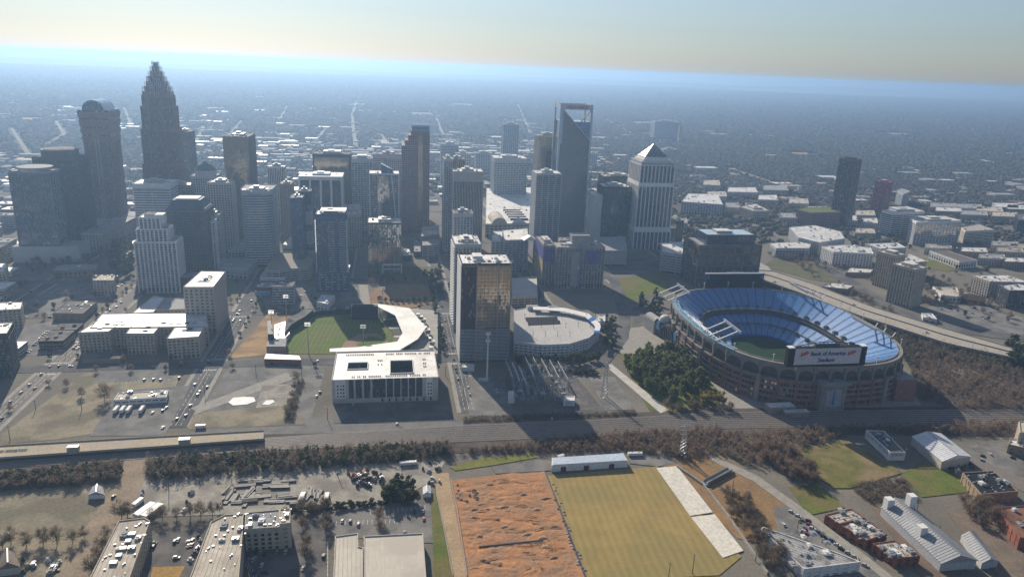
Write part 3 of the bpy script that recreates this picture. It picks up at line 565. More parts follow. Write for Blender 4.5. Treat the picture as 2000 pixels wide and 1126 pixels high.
# ribbed slab tower and side slab
tower('office_tower', 'grey tower with fine vertical ribs and blank top band', 886, 944, 336, 1140, 38, S(W_BEIGE, G_DARK, 40, 0, 1.9, .8, pe=.45, base=6, top=15), WROOF, nu=4)
tower('residential_tower', 'slim grey apartment slab with punched windows left of ribbed tower', 868, 884, 312, 1185, 40, S(W_GREY, G_PUNC, 3.2, 1.3, 2.8, 1.1, base=6), GROOF, nu=2)
tower('office_tower', 'tan columned tower crown rising behind ribbed tower', 880, 908, 312, 1290, 36, S(W_TAN, G_GREY, 3.9, 1, 3, 1.2, base=6, top=2), GROOF, nu=2)
tower('residential_tower', 'grey gridded apartment tower with arched cornice on the tree lined street', 887, 924, 418, 930, 26, S(W_GREY, G_BLUE, 3.3, .9, 3.2, 1.2, base=8, top=4), DROOF, nu=3)
r, w_, d_, h_ = tower('residential_tower', 'white balconied apartment tower tucked behind the mirror glass tower', 889, 940, 478, 815, 46, S(W_GREY, G_PUNC, 3.2, .8, 3.4, 1.3, slab=.6, base=8), WROOF, nu=6)
bal = MB()
for k in range(int(h_ / 3.2) - 2):
    for j in range(5): bal.box(-w_ - 1.8, -w_, -d_ + 2 + j * 9, -d_ + 7 + j * 9, 8 + k * 3.2, 9.1 + k * 3.2)
bal.build('balcony', WHITE, r, kind='stuff')
# near mirror tower
r, w_, d_, h_ = tower('office_tower', 'broad mirror glass tower with copper reflections standing near the railway', 903, 1000, 517, 722, 44, S(W_DGREY, G_TANREF, 3.9, .22, 3.2, .16, pe=.06, base=10, top=1.2), WROOF, nu=8, parapet=1.6, big=False)
MB().box(-w_ - .6, -w_ * .42, -d_ - .9, -d_ + 1, 0, h_ - 2).build('dark_bay', G_DARK, r)
MB().box(-w_ - 1.2, -w_ - .5, -d_, d_, 0, h_).build('sunlit_flank', W_WHITE, r)  # left side coloured white for the sun that falls on it
MB().box(-w_ * .05, w_ * .92, -d_ - .9, -d_ - .1, 2, 38).build('base_screen', W_DGREY, r)
lv = MB()
for k in range(22): lv.box(-w_ - .8, w_ + .3, -d_ - 1.15, -d_ - .85, 3 + k * 1.6, 3.5 + k * 1.6)
lv.build('louver', W_GREY, r, kind='stuff')
for x_ in (-w_ * .42, w_ * .46, w_ - .6): MB().box(x_, x_ + .7, -d_ - 1.4, -d_, 2, h_ + 1).build('mullion', METAL, r)
MB().box(-w_ * .5, -w_ * .12, -6, 9, h_, h_ + 5, 0, 1).build('lift_housing', [W_WHITE, WROOF], r)
MB().bar((w_ - 1, -d_, h_), (w_ + .5, -d_ - .5, h_ + 5), .6).build('corner_fin', WHITE, r)
# garages and gabled block behind
low('parking_garage', 'cream open deck garage just right of the mirror tower', [(1000, 580), (1050, 578), (1048, 540), (1000, 544)], base=(1002, 598), st=S(W_CREAM, G_DARK, 3.2, 1.6, 8, 1, base=3, top=1.5), roof=PALE, nu=0)
r, pl, h_ = low('hotel_block', 'glass and stone midrise with pale gabled roof above cream garage', [(985, 470), (1032, 468), (1030, 446), (982, 450)], h=52, st=S(W_GREY, G_GREY, 3.5, 1, 6, .8, base=6, top=1.5), roof=WROOF, nu=2)
q = MB(); xs = [p[0] for p in pl]; ys = [p[1] for p in pl]
q.prism(rect(max(xs) - 22, max(xs), min(ys), min(ys) + 18), h_ + .2, h_ + 6, poly2=rect(max(xs) - 12, max(xs) - 10, min(ys) + 2, min(ys) + 16)); q.build('gable', WROOF, r)
low('office_block', 'white boxy block near vaulted hall', [(960, 470), (984, 470), (984, 452), (962, 452)], h=40, st=S(W_WHITE, G_GREY, 4, 2.2, 5, 1.5, base=5), roof=WROOF, nu=3)
# convention hall: flat white roofs, vaulted hall and tilted square skylight
r, pl, h_ = low('convention_hall', 'sprawling white flat roofed convention hall with rows of skylights', [(948, 438), (1048, 436), (1040, 366), (950, 368)], h=24, st=S(W_BEIGE, G_PUNC, 5, 2.5, 8, 2, base=6), roof=WROOF, nu=14, big=False)
xs = [p[0] for p in pl]; ys = [p[1] for p in pl]; v = MB(); X0 = min(xs) + 12
for i in range(10):
    a0, a1 = math.pi * i / 10, math.pi * (i + 1) / 10
    v.face([(X0 + 14 - 14 * math.cos(a0), min(ys) - 2, h_ + 13 * math.sin(a0)), (X0 + 14 - 14 * math.cos(a1), min(ys) - 2, h_ + 13 * math.sin(a1)), (X0 + 14 - 14 * math.cos(a1), min(ys) + 60, h_ + 13 * math.sin(a1)), (X0 + 14 - 14 * math.cos(a0), min(ys) + 60, h_ + 13 * math.sin(a0))])
    v.face([(X0 + 14, min(ys) - 2, h_), (X0 + 14 - 14 * math.cos(a1), min(ys) - 2, h_ + 13 * math.sin(a1)), (X0 + 14 - 14 * math.cos(a0), min(ys) - 2, h_ + 13 * math.sin(a0))])
v.build('vaulted_roof', TROOF, r)
cx_ = X0 + 52; MB().prism([(cx_ - 13, min(ys) + 8), (cx_, min(ys) - 5), (cx_ + 13, min(ys) + 8), (cx_, min(ys) + 21)], h_ + .3, [h_ + 2, h_ + 6, h_ + 2, h_ + 10]).build('tilted_skylight', PALE, r)
for k in range(5): MB().box(X0 + 40, X0 + 75, min(ys) + 40 + k * 22, min(ys) + 47 + k * 22, h_, h_ + 4, 0, 1).build('clerestory', [G_DARK, WROOF], r)
for k in range(3): MB().box(max(xs) - 30, max(xs) - 10, min(ys) + 30 + k * 50, min(ys) + 62 + k * 50, h_, h_ + 7, 0, 1).build('raised_roof', [W_BEIGE, WROOF], r)
tower('office_tower', 'pale stepped glass office block hazy beyond convention hall', 966, 1030, 310, 1650, 60, S(W_GREY, G_GREY, 4, 1.6, 6, 1, base=6, top=8), WROOF, nu=6)
tower('office_tower', 'hazy slab tower far beyond the slim apartment slab', 862, 896, 282, 1950, 40, S(W_GREY, G_BLUE, 4, 1.2, 4, .8, base=6), GROOF, nu=3)
r, w_, d_, h_ = tower('office_tower', 'lone bluish office tower in the haze with a tower crane above', 984, 1014, 243, 2450, 45, S(W_GREY, G_BLUE, 4, .6, 5, .6, base=6), GROOF, nu=0)
cr = thing('tower_crane', 'tower crane standing over the lone hazy tower', 'crane', (r.location.x, r.location.y, h_))
MB().bar((0, 0, 0), (0, 0, 22), 2).build('mast', STEEL, cr); MB().bar((-38, 0, 20), (22, 0, 16), 1.6).build('jib', STEEL, cr); MB().bar((0, 0, 22), (-20, 0, 19.5), .6).bar((0, 0, 22), (15, 0, 17), .6).build('tie', STEEL, cr)
tower('office_tower', 'square block far off left of lone hazy tower', 930, 962, 300, 2050, 40, S(W_GREY, G_BLUE, 4, 1.6, 5, 1, base=6), GROOF, nu=3)
# residential glass tower, hotel tower behind and the cut-top tower
tower('residential_tower', 'slender blue glass apartment tower with light slab lines beside cut top tower', 1048, 1097, 340, 1130, 40, S(W_GREY, G_BLUE, 3.2, .7, 9, 1, slab=.3, base=8, top=2), WROOF, nu=3)
r, w_, d_, h_ = tower('hotel_tower', 'gold glass hotel tower behind slender apartment tower', 1052, 1094, 266, 1420, 40, S(W_BEIGE, G_GOLD, 3.6, .5, 3, .4, base=8, top=2), GROOF, nu=2)
MB().box(-w_ * .2, w_ * .7, -d_ - 1, -d_ + .2, 10, h_ - 28).build('dark_recess', G_DARK, r)
x0, zt = atY(1097, 203, 1330); x1, _ = atY(1157, 203, 1330); w2 = (x1 - x0) / 2; D2 = 24
r = thing('skyscraper', 'blue glass skyscraper with diagonal cut corner and open handle top bearing red lettering', 'skyscraper', ((x0 + x1) / 2, 1330 + D2, 0)); FOOT.append((x0 - 8, x1 + 8, 1322, 1385))
zo = atY(1130, 238, 1330)[1]; zc = atY(1150, 275, 1330)[1]
gd = glass('glass_steel_blue', (.10, .125, .15), (.15, .175, .20), 3.9, 1.6, 1.9, .08, (.2, .22, .24), .96, metal=.3)
MB().prism(rect(-w2 - 3, w2 + 1, -D2, D2), 0, zo, poly2=rect(-w2 + 1.2, w2 - .5, -D2, D2)).build('shaft', gd, r)
fl = MB()
for k in range(int(zo / 3.9) - 2):
    z = 8 + k * 3.9; t = z / zo; fl.prism(offset(rect(-w2 - 3 + 4.2 * t, w2 + 1 - 1.5 * t, -D2, D2), .12), z, z + .5, bot=True)
fl.build('floor_band', M('blue_grey_spandrel', (.17, .2, .23), (.14, .165, .19), .1, .4), r, kind='stuff')
FRM = M('pale_blue_frame', (.46, .52, .58), (.4, .45, .5), .1, .45)
for sx, xa_, xb_ in ((-1, -w2 - 3, -w2), (1, w2 + 1, w2)):
    MB().prism(rect(xa_ - 1.8, xa_ + 1.8, -D2 - 1.2, -D2 + 2), 0, zt, poly2=rect(xb_ - 1.8, xb_ + 1.8, -D2 - 1.2, -D2 + 2)).build('corner_frame', FRM, r)
    MB().prism(rect(xa_ - 1.5, xa_ + 1.5, D2 - 2, D2 + 1), 0, zt, poly2=rect(xb_ - 1.5, xb_ + 1.5, D2 - 2, D2 + 1)).build('corner_frame', FRM, r)
MB().box(-w2 - 1.8, w2 + 1.8, -D2 - 1.25, -D2 + 2.1, zt - 9.5, zt).build('top_beam', FRM, r)
MB().box(-w2 - 1.2, w2 + 1.2, D2 - 2, D2 + .8, zt - 9, zt - .2).build('top_beam', FRM, r)
for sx in (-1, 1): MB().box(sx * w2 - 1.2, sx * w2 + 1.2, -D2 + 2.2, D2 - 2.1, zt - 8, zt - .4).build('top_beam', FRM, r)
MB().prism([(-w2 - .5, -D2 - .9), (-w2 + 4.5, -D2 - .9), (-w2 + 4.5, -D2 + 1), (-w2 - .5, -D2 + 1)], zc - 6, zt - 8).build('upper_frame', FRM, r)
xf = -w2 + 2 * w2 * (zt - 6 - zo) / (zt - 6 - zc); MB().bar((-w2 + .5, -D2 - .7, zt - 6), (w2 - .3, -D2 - .7, zc), 3.4, 1.6).build('diagonal_frame', FRM, r)
MB().prism([(-w2 + 1, -D2 - .5), (xf, -D2 - .5), (xf, -D2 + .4), (-w2 + 1, -D2 + .4)], [zo - 1] * 4, [zt - 7, zo, zo, zt - 7]).build('wedge_glazing', gd, r)
MB().bar((w2 * .35, -D2 + 1.5, zo), (w2 - 1, -D2 + 1.5, zt - 9), 2).build('rear_strut', M('straw_steel', (.55, .48, .32), (.45, .4, .27), .2, .6), r)
SKB = M('sky_blue_glazing', (.12, .26, .45), (.09, .2, .37), .1, .15, .6)
for k in range(6):
    za_ = zc + (zo - zc) * k / 6; zb_ = za_ + (zo - zc) / 6 - 1.2; q0 = xf + (w2 - xf) * (zo - za_) / (zo - zc); q1 = xf + (w2 - xf) * (zo - zb_) / (zo - zc); b = MB(); b.face([(q0, -D2 - .3, za_), (w2, -D2 - .3, za_), (w2, -D2 - .3, zb_), (q1, -D2 - .3, zb_)]); b.build('sky_band', SKB, r)
for k in range(8): MB().box(-w2 * .7 + 2.2 * k, -w2 * .7 + 2.2 * k + 1, -D2 * .5, D2 * .3, zo, zo + random.uniform(2, 5)).build('rooftop_unit', METAL, r)
def letters(txt, size, mat, parent, loc, rx=math.pi / 2, name='lettering', ext=.25, rz=0, bold=.02):
    c = bpy.data.curves.new(name, 'FONT'); c.body = txt; c.size = size; c.extrude = ext; c.align_x = 'CENTER'; c.offset = bold; c.materials.append(mat)
    t_ = bpy.data.objects.new('tmp', c); COL.objects.link(t_); me = bpy.data.meshes.new_from_object(t_.evaluated_get(bpy.context.evaluated_depsgraph_get())); bpy.data.objects.remove(t_)
    o = bpy.data.objects.new(name, me); COL.objects.link(o); o.parent = parent; o.location = loc; o.rotation_euler = (rx, 0, rz); o['kind'] = 'stuff'; return o
letters('WELLS FARGO', 6.2, M('red_letter', (.55, .05, .06), (.5, .045, .05), .2, .5), r, (1, -D2 - 1.5, zt - 7.3), bold=.12)
# dark teal office pair and pyramid tower
tower('office_tower', 'wide teal office tower with pale flat roof behind dark glass tower', 1180, 1243, 346, 1350, 40, S(W_DGREY, G_TEAL, 3.9, .5, 5, .5, base=8, top=3), TROOF, nu=4)
r, w_, d_, h_ = tower('office_tower', 'dark teal glass tower with sloped white edged roof left of pyramid tower', 1180, 1234, 366, 1250, 44, S(BLACK, G_TEAL, 3.9, .25, 3, .12, pe=.05, base=8, top=2), WROOF, nu=2)
MB().box(-w_ - 16, -w_ - .5, -d_ + 2, d_, 0, h_ * .86, 0, 1).build('pale_wing', [W_GREY, WROOF], r)
low('parking_garage', 'grey blank walled garage block below dark teal tower', [(1168, 490), (1224, 490), (1222, 462), (1160, 464)], h=26, st=S(W_GREY, G_DARK, 3.3, 2.4, 30, 1, base=4, top=2), roof=GROOF, nu=2)
xa, za = atY(1252, 318, 1225); xb, _ = atY(1319, 318, 1225); w2 = (xb - xa) / 2; D2 = 30
r = thing('skyscraper', 'white striped tower with lattice pyramid roof', 'skyscraper', ((xa + xb) / 2, 1225 + D2, 0)); FOOT.append((xa - 5, xb + 5, 1220, 1290))
gp = G_TEAL; stP = S(W_WHITE, gp, 3.9, 0, 7.2, 1.9, pe=.7, base=8, top=1, corner=2.4); sq = rect(-w2, w2, -D2, D2)
z0 = 0
for zt2, ex in ((32, 3), (40, 3), (za - 40, 1.2), (za - 34, 1.4), (za - 4, 0)):
    if zt2 - z0 < 9: MB().prism(offset(sq, ex), z0, zt2).build('string_course', W_WHITE, r); 
    else: facade(r, offset(sq, ex), z0, zt2, stP, GROOF, 0, base=False)
    z0 = zt2
facade(r, offset(sq, -2), z0, za + 2, S(W_WHITE, gp, 3.9, 1.4, 3, 1, top=1), GROOF, 0, base=False)
MB().prism(offset(sq, -6), za + 2, za + 5.5).prism(offset(sq, -9), za + 5.5, za + 9).build('stepped_base', W_WHITE, r)
ap = atY(1287, 281, 1225 + D2)[1]; c8 = offset(sq, -10.5); top = [(q[0] * .04, q[1] * .04) for q in c8]
MB().prism(c8, za + 9, ap, poly2=top).build('pyramid', M('pyramid_glass', (.27, .28, .29), (.22, .23, .24), .2, .4, .4, .1), r)
lat = MB()
for i in range(4):
    a, b = Vector(c8[i]), Vector(c8[(i + 1) % 4]); A = Vector((0, 0, ap))
    for k in range(1, 5):
        for s_ in (0, 1):
            p = a.lerp(b, k / 5); q = (a if s_ else b).lerp((a + b) / 2 * 0, 0)
            e = Vector((*(a if s_ else b), za + 9)).lerp(A, k / 5 if not s_ else 1 - (1 - k / 5)) if False else Vector((*(b if s_ else a), za + 9)).lerp(A, 1 - k / 5 if s_ else k / 5)
            lat.bar((*p, za + 9.1), e + Vector((0, 0, .1)), .9)
    lat.bar((*a, za + 9), A, .7)
lat.build('lattice', W_DGREY, r, kind='stuff')
for k in range(2): MB().box(-w2 - .9, -w2 + .2, -D2 + 4 + 22 * k, -D2 + 20 + 22 * k, 44, za - 46).build('side_bay', W_CREAM, r)
tower('office_tower', 'teal glass office slab right of striped pyramid tower', 1322, 1336, 432, 1250, 46, S(W_DGREY, G_TEAL, 3.9, .4, 4, .3, pe=.05, base=8), GROOF, nu=2)
r, pl, h_ = low('office_block', 'grey block with dark glass bay right of pyramid tower', [(1293, 492), (1352, 500), (1350, 472), (1292, 474)], h=34, st=S(W_GREY, G_DARK, 4, 2.6, 20, 1.2, base=5, top=3), roof=WROOF, nu=4)
# building site hotel with purple sheathing
r, w_, d_, h_ = tower('hotel_under_construction', 'unfinished concrete hotel with purple sheathing panels', 1088, 1182, 484, 985, 34, S(W_CONC, G_PUNC, 3.3, 1.1, 3.6, 1.3, base=8, top=1), CONC, cat='building', nu=5)
def sheath(xa_, xb_, za_, zb_, y_):
    b = MB(); n = max(1, int((xb_ - xa_) / 3.6))
    for k in range(int((zb_ - za_) / 3.3)):
        for j in range(n):
            if random.random() < .93: xx = xa_ + j * 3.6; z = za_ + k * 3.3; b.box(xx, xx + 3.5, y_ - .3, y_, z, z + 1.4).box(xx, xx + 1.5, y_ - .3, y_, z + 1.4, z + 3.2).box(xx + 2.6, xx + 3.5, y_ - .3, y_, z + 1.4, z + 3.2)
    return b
sheath(w_ * .18, w_ * .8, h_ - 24, h_ - 4, -d_ - .5).build('sheathing', W_PURP, r, kind='stuff')
MB().box(-w_ * .36, -w_ * .02, -d_ - 1.2, -d_ - .3, 4, h_ - 6).build('stair_core', W_CONC, r)
MB().box(-w_ * .3, w_ * .45, -4, 16, h_, h_ + 15, 0, 1).build('upper_block', [W_CONC, CONC], r)
r2, w2_, d2_, h2_ = tower('hotel_under_construction', 'narrow unfinished hotel wing lit purple and yellow on its left side', 1062, 1086, 480, 1000, 60, S(W_CONC, G_PUNC, 3.3, 1.1, 3.6, 1.3, base=8, top=1), CONC, cat='building', nu=3)
sheath(-w2_, w2_ * .9, h2_ - 24, h2_ - 3, -d2_ - .5).build('sheathing', W_PURP, r2, kind='stuff')
for k in range(int(h2_ / 3.3) - 2):
    MB().box(-w2_ - .6, -w2_ - .2, -d2_, d2_, 6 + k * 3.3, 7.7 + k * 3.3).build('side_sheathing', W_PURP if k > h2_ / 6.6 else M('yellow_sheathing', (.6, .48, .2), (.5, .4, .17), .2, .7), r2)
hst = thing('construction_hoist', 'white and blue mast hoist on the front of the unfinished hotel', 'hoist', (r.location.x - 1, 985 - 2.2, 0))
b = MB()
for sx in (-.8, .8):
    for sy in (-.8, .8): b.bar((sx, sy, 0), (sx, sy, h_ + 12), .3)
for k in range(int(h_ / 3) + 3): b.bar((-.8, -.8, k * 3), (.8, -.8, k * 3 + 3), .2).bar((.8, .8, k * 3), (-.8, .8, k * 3 + 3), .2)
b.build('mast', M('hoist_blue', (.2, .28, .5), (.16, .22, .4), .5, .5), hst); MB().box(-2.6, -1, -1, 1, 30, 33).build('cage', WHITE, hst)
# brown frame tower behind stadium
r, w_, d_, h_ = tower('office_tower', 'brown framed glass office tower behind the stadium', 1366, 1488, 480, 985, 56, S(W_BROWN, G_TEAL, 3.9, .35, 13, 1.6, pe=.6, base=10, top=3), GROOF, nu=3, parapet=1.5)
for z in (14, 32, h_ - 14): MB().prism(offset(rect(-w_, w_, -d_, d_), .9), z, z + 2.2, bot=True).build('belt_course', W_BROWN, r)
facade(r, rect(-w_ + 14, w_ - 8, -d_ + 8, d_ - 6), h_ + .3, h_ + 14, S(W_DGREY, G_BLUE, 3.9, .4, 4, .3, pe=.05, top=1), M('pale_blue_roof', (.45, .56, .66), (.36, .46, .55), .1, .5), 1, base=False)
MB().box(-w_ * .3, w_ * .2, -8, 10, h_ + 14, h_ + 18, 0, 1).build('penthouse', [METAL, WROOF], r)
# ================================================================ FOOTBALL STADIUM
SX, SY = 425.5, 717.0; AX, AY = 103.0, 128.0
FOOT.append((300, 560, 560, 870))
st = thing('football_stadium', 'football stadium with blue seating bowl and arcaded concrete rim', 'stadium', (SX, SY, 0))
NS = 120
def ring(off, n=NS, p=2.75):
    a, b = AX - off, AY - off; o = []
    for i in range(n):
        t = 2 * math.pi * i / n; c, s = math.cos(t), math.sin(t); k = (abs(c) ** p + abs(s) ** p) ** (-1 / p); o.append((a * c * k, b * s * k))
    return o
def band(mb, prof, m=0, n=NS):
    rs = [[(x, y, z) for x, y in ring(o, n)] for o, z in prof]; k = len(mb.v)
    for r_ in rs: mb.v += r_
    for j in range(len(rs) - 1):
        for i in range(n): mb.f.append((k + j * n + i, k + j * n + (i + 1) % n, k + (j + 1) * n + (i + 1) % n, k + (j + 1) * n + i)); mb.m.append(m)
    return mb
SEAT = M('blue_seats', (.035, .19, .46), (.025, .15, .39), .8, .36, 1.0, c3=(.05, .19, .44), sc3=.15)
SEAT.node_tree.nodes['Principled BSDF'].inputs['Coat Weight'].default_value = .45; SEAT.node_tree.nodes['Principled BSDF'].inputs['Coat Roughness'].default_value = .32
def rows(o0, z0, o1, z1, n):
    pr = []
    for k in range(n):
        a, b = k / n, (k + 1) / n; zz = z0 + (z1 - z0) * a; do, dz = (o1 - o0) / n, (z1 - z0) / n; oa = o0 + (o1 - o0) * a; pr += [(oa, zz), (oa + .72 * do, zz + .72 * dz), (oa + .74 * do, zz + .8 * dz - .25)]
    return pr + [(o1, z1)]
band(MB(), rows(3, 42, 33, 24.5, 34)).build('upper_deck', SEAT, st, kind='stuff')
band(MB(), [(33, 24.5), (33, 22), (36, 22), (36, 19.5), (31, 19.5)]).build('suite_ring', M('suite_dark', (.10, .105, .11), (.05, .052, .056), .3, .4), st)
band(MB(), rows(33, 19.6, 66, 2.6, 34)).build('lower_deck', SEAT, st, kind='stuff')
band(MB(), [(32.9, 24.6), (32.6, 25.7), (32.9, 25.7), (33.2, 24.4)]).build('deck_rail', PALE, st)
band(MB(), [(65.5, 2.6), (66, 3.4), (66.4, 3.4), (66.4, .3)]).build('field_wall', M('blue_wall', (.03, .12, .4), (.02, .09, .3), .3, .5), st)
MB().prism(ring(66, 60), .2, .45).build('field', M('stadium_turf', (.022, .05, .02), (.017, .04, .016), .05, .9), st)
def aisle(o0, z0, o1, z1, n, name):
    A, B = ring(o0, n * 4), ring(o1, n * 4); b = MB()
    for i in range(0, n * 4, 4): b.bar((*A[i], z0 + .75), (*B[i], z1 + .75), .55, .25)
    b.build(name, M('aisle_grey', (.07, .10, .17), (.05, .075, .13), .4, .8), st, kind='stuff')
aisle(3, 42, 33, 24.5, 56, 'aisle'); aisle(34, 19, 66, 2.6, 44, 'aisle'); band(MB(), [(49.2, 11.9), (49.2, 12.5), (50.6, 12.5), (50.6, 11.2)]).build('cross_aisle', M('aisle_grey2', (.2, .22, .25), (.15, .17, .19), .4, .7), st)
VO = M('vomitory_concrete', (.30, .29, .27), (.22, .21, .2), .4, .8)
for q, z_, n in ((29, 27, 36), (49, 11.5, 26)):
    P_, Q_ = ring(q, n), ring(q + 5, n)
    for i in range(n):
        a, b = Vector(P_[i]), Vector(Q_[i]); d = (b - a).normalized(); s = Vector((d.y, -d.x)) * 1.5
        pts = [tuple(a - s), tuple(a + s), tuple(b + s), tuple(b - s)]; MB().prism(pts, z_ - 2, z_ + 1.1, 0, 1).build('vomitory', [VO, BLACK], st)
CST = M('stadium_concrete', (.29, .265, .24), (.22, .205, .185), .1, .8)
band(MB(), [(3.2, 41.8), (3.2, 42.6), (2.6, 42.6), (2.0, 41.6), (-1.2, 41.6), (-1.2, 38.4), (-.6, 38.4), (-.6, 37.9), (2, 37.9)]).build('rim', CST, st)
rw = MB(); RA, RB = ring(6.5), ring(-1.0)
for i in range(48, 72): rw.face([(*RB[i], 42.1), (*RB[i + 1], 42.1), (*RA[i + 1], 41.9), (*RA[i], 41.9)]).face([(*RA[i], 41.9), (*RA[i + 1], 41.9), (*RA[i + 1], 38), (*RA[i], 38)])
rw.build('rim_walkway', M('pale_blue_seats', (.2, .38, .5), (.15, .3, .42), .5, .5), st)
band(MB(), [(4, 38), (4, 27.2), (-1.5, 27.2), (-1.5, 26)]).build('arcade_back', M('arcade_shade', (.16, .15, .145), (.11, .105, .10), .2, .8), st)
NA = 44; A0 = ring(-.8, NA * 8); 
arm = MB()
for i in range(NA):                                                   # each arch of the arcade, a part of its own
    b = MB(); seg = [Vector(A0[(i * 8 + k) % (NA * 8)]) for k in range(9)]; prev = None
    for k in range(9):
        t = k / 8; zz = 32.4 + 4.2 * math.sin(math.pi * min(max((t - .08) / .84, 0), 1)) ** .6 if .08 <= t <= .92 else 26.5
        p = seg[k]; n_ = p.normalized() * 1.0
        cur = [(p.x, p.y, zz), (p.x, p.y, 38.5), (p.x - n_.x, p.y - n_.y, 38.5), (p.x - n_.x, p.y - n_.y, zz)]
        if prev: b.face([prev[0], cur[0], cur[1], prev[1]]); b.face([prev[3], prev[2], cur[2], cur[3]]); b.face([prev[0], prev[3], cur[3], cur[0]])
        prev = cur
    b.build('arch', CST, st)
P0 = ring(-1.6, NA)
for i in range(NA):
    p = Vector(P0[i]); MB().prism([tuple(p + Vector(d)) for d in ((-.8, -.8), (.8, -.8), (.8, .8), (-.8, .8))], 25, 39.5).build('pier', CST, st)
BRK = M('stadium_brick', (.30, .15, .12), (.22, .115, .095), .2, .8)
band(MB(), [(-3.0, 26.3), (-3.0, 0)]).build('outer_wall', BRK, st)
band(MB(), [(4, 26.2), (-3.4, 26.2), (-3.4, 25), (-3.0, 25)]).build('terrace', CST, st)
lv = MB(); wv = MB(); W0 = ring(-3.1, NA * 6)
for i in range(NA * 6):
    a, b2 = Vector(W0[i]), Vector(W0[(i + 1) % (NA * 6)]); n_ = ((a + b2) / 2).normalized()
    for z0 in (3.2, 9.4, 14.8, 20.2):
        if i % 6 in (0,): continue
        a1, b1 = a.lerp(b2, .12), a.lerp(b2, .82)
        wv.face([(a1.x + n_.x * .25, a1.y + n_.y * .25, z0), (b1.x + n_.x * .25, b1.y + n_.y * .25, z0), (b1.x + n_.x * .25, b1.y + n_.y * .25, z0 + 2.6), (a1.x + n_.x * .25, a1.y + n_.y * .25, z0 + 2.6)], 0 if random.random() < .7 else 1)
wv.build('concourse_window', [G_DARK, G_MIRR], st, kind='stuff')
for z0 in (7.4, 13.2, 18.6): band(MB(), [(-3.0, z0 + .7), (-3.9, z0 + .7), (-3.9, z0), (-3, z0)]).build('ledge', CST, st)
PW = ring(-3.6, NA)
for i in range(NA):
    p = Vector(PW[i]); n_ = p.normalized(); t_ = Vector((-n_.y, n_.x)); w5 = 4.2 if i % 4 == 0 else 1.1; dd = 2.2 if i % 4 == 0 else .7
    MB().prism([tuple(p - t_ * w5 / 2 - n_ * .8), tuple(p + t_ * w5 / 2 - n_ * .8), tuple(p + t_ * w5 / 2 + n_ * dd), tuple(p - t_ * w5 / 2 + n_ * dd)], 0, 26.8 if i % 4 else 28).build('buttress', CST if i % 4 == 0 else BRK, st)
# entrance blocks on the railway side
for xx, lab in ((-14, 0),):
    b = MB().box(xx - 13, xx + 13, -AY - 10, -AY + 2, 0, 28, 0, 1).box(xx - 15, xx + 15, -AY - 14, -AY - 9, 27, 28.5, 0, 1); b.build('entrance_block', [CST, GROOF], st)
    MB().box(xx - 8, xx + 8, -AY - 10.6, -AY - 9.8, 5, 22).build('banner', M('grey_banner', (.34, .36, .4), (.29, .31, .35), .05, .6), st); MB().prism([(xx - 1, -AY - 11), (xx + 1, -AY - 11), (xx + 1, -AY - 10.7), (xx - 1, -AY - 10.7)], 7, 21, poly2=[(xx - .4, -AY - 11), (xx + .4, -AY - 11), (xx + .4, -AY - 10.7), (xx - .4, -AY - 10.7)]).build('banner_figure', M('banner_blue', (.08, .14, .4), None, .2), st)
MB().box(62, 84, -AY + 4, -AY + 26, 0, 23, 0, 1).build('corner_block', [BRK, GROOF], st); MB().box(-78, -52, -AY - 12, -AY - 2, 0, 7, 0, 1).build('gate_pavilion', [CST, WROOF], st)
MB().box(-66, -42, -AY - 20, -AY - 13, 0, 5, 0, 1).build('gate_pavilion', [CST, WROOF], st)
# light frames: beams reaching in over the decks
def light_frame(x, y, ang):
    c, s = math.cos(ang), math.sin(ang); tr = Vector((c, s, 0)); sd = Vector((-s, c, 0)); o = Vector((x, y, 42)); f_ = bpy.data.objects.new('light_frame', None); COL.objects.link(f_); f_.parent = st
    for k in (-1, 0, 1): MB().bar(o + sd * 15 * k + Vector((0, 0, 0)), o + sd * 15 * k + tr * 24 + Vector((0, 0, 10)), 1.1).bar(o + sd * 15 * k, o + sd * 15 * k + Vector((0, 0, 5)) - tr * 3, .8).build('beam', WHITE, f_)
    b = MB().bar(o + sd * -20 + tr * 24.5 + Vector((0, 0, 10.3)), o + sd * 20 + tr * 24.5 + Vector((0, 0, 10.3)), 1.8, 2.6); b.build('lamp_bank', STEEL, f_)
light_frame(-AX + 3, -42, 0); light_frame(-AX + 3, 92, .0); light_frame(AX - 3, -42, math.pi); light_frame(AX - 3, 92, math.pi)
for i in range(0, 120, 6):
    p = ring(-.6, 120)[i]; o = MB().bar((*p, 42), (*p, 49), .4).box(p[0] - 1, p[0] + 1, p[1] - .3, p[1] + .3, 48.5, 49.6); o.build('rim_mast', WHITE, st)
# scoreboard facing the field at the near end; its back carries the name
xa, za = atY(1541, 676, 589); xb, zb = atY(1693, 678, 589); xm = (xa + xb) / 2; bw = (xb - xa) / 2; z1 = (za + zb) / 2; z0 = atY(1617, 711, 589)[1]
sb = thing('scoreboard', 'large grey scoreboard back with stadium name at the near end of the stadium', 'scoreboard', (xm, 589, 0))
MB().box(-bw, bw, -1.2, 4, z0 - 1, z1 - .3).build('cabinet', BLACK, sb)
MB().box(-bw + 6.5, bw - 6.5, -1.7, -1.2, z0 + 1, z1 - .6).build('name_panel', M('panel_grey', (.60, .59, .60), (.56, .55, .56), .05, .6), sb)
for sx in (-1, 1): MB().box(sx * (bw - 3) - 2.8, sx * (bw - 3) + 2.8, -1.6, 4.4, z1 - .3, z1 + .6).build('cabinet_cap', WHITE, sb)
BL = M('lettering_blue', (.03, .06, .24), (.025, .05, .2), .3, .6); RD = M('lettering_red', (.55, .03, .05), (.48, .025, .04), .3, .6)
zm = (z0 + z1) / 2
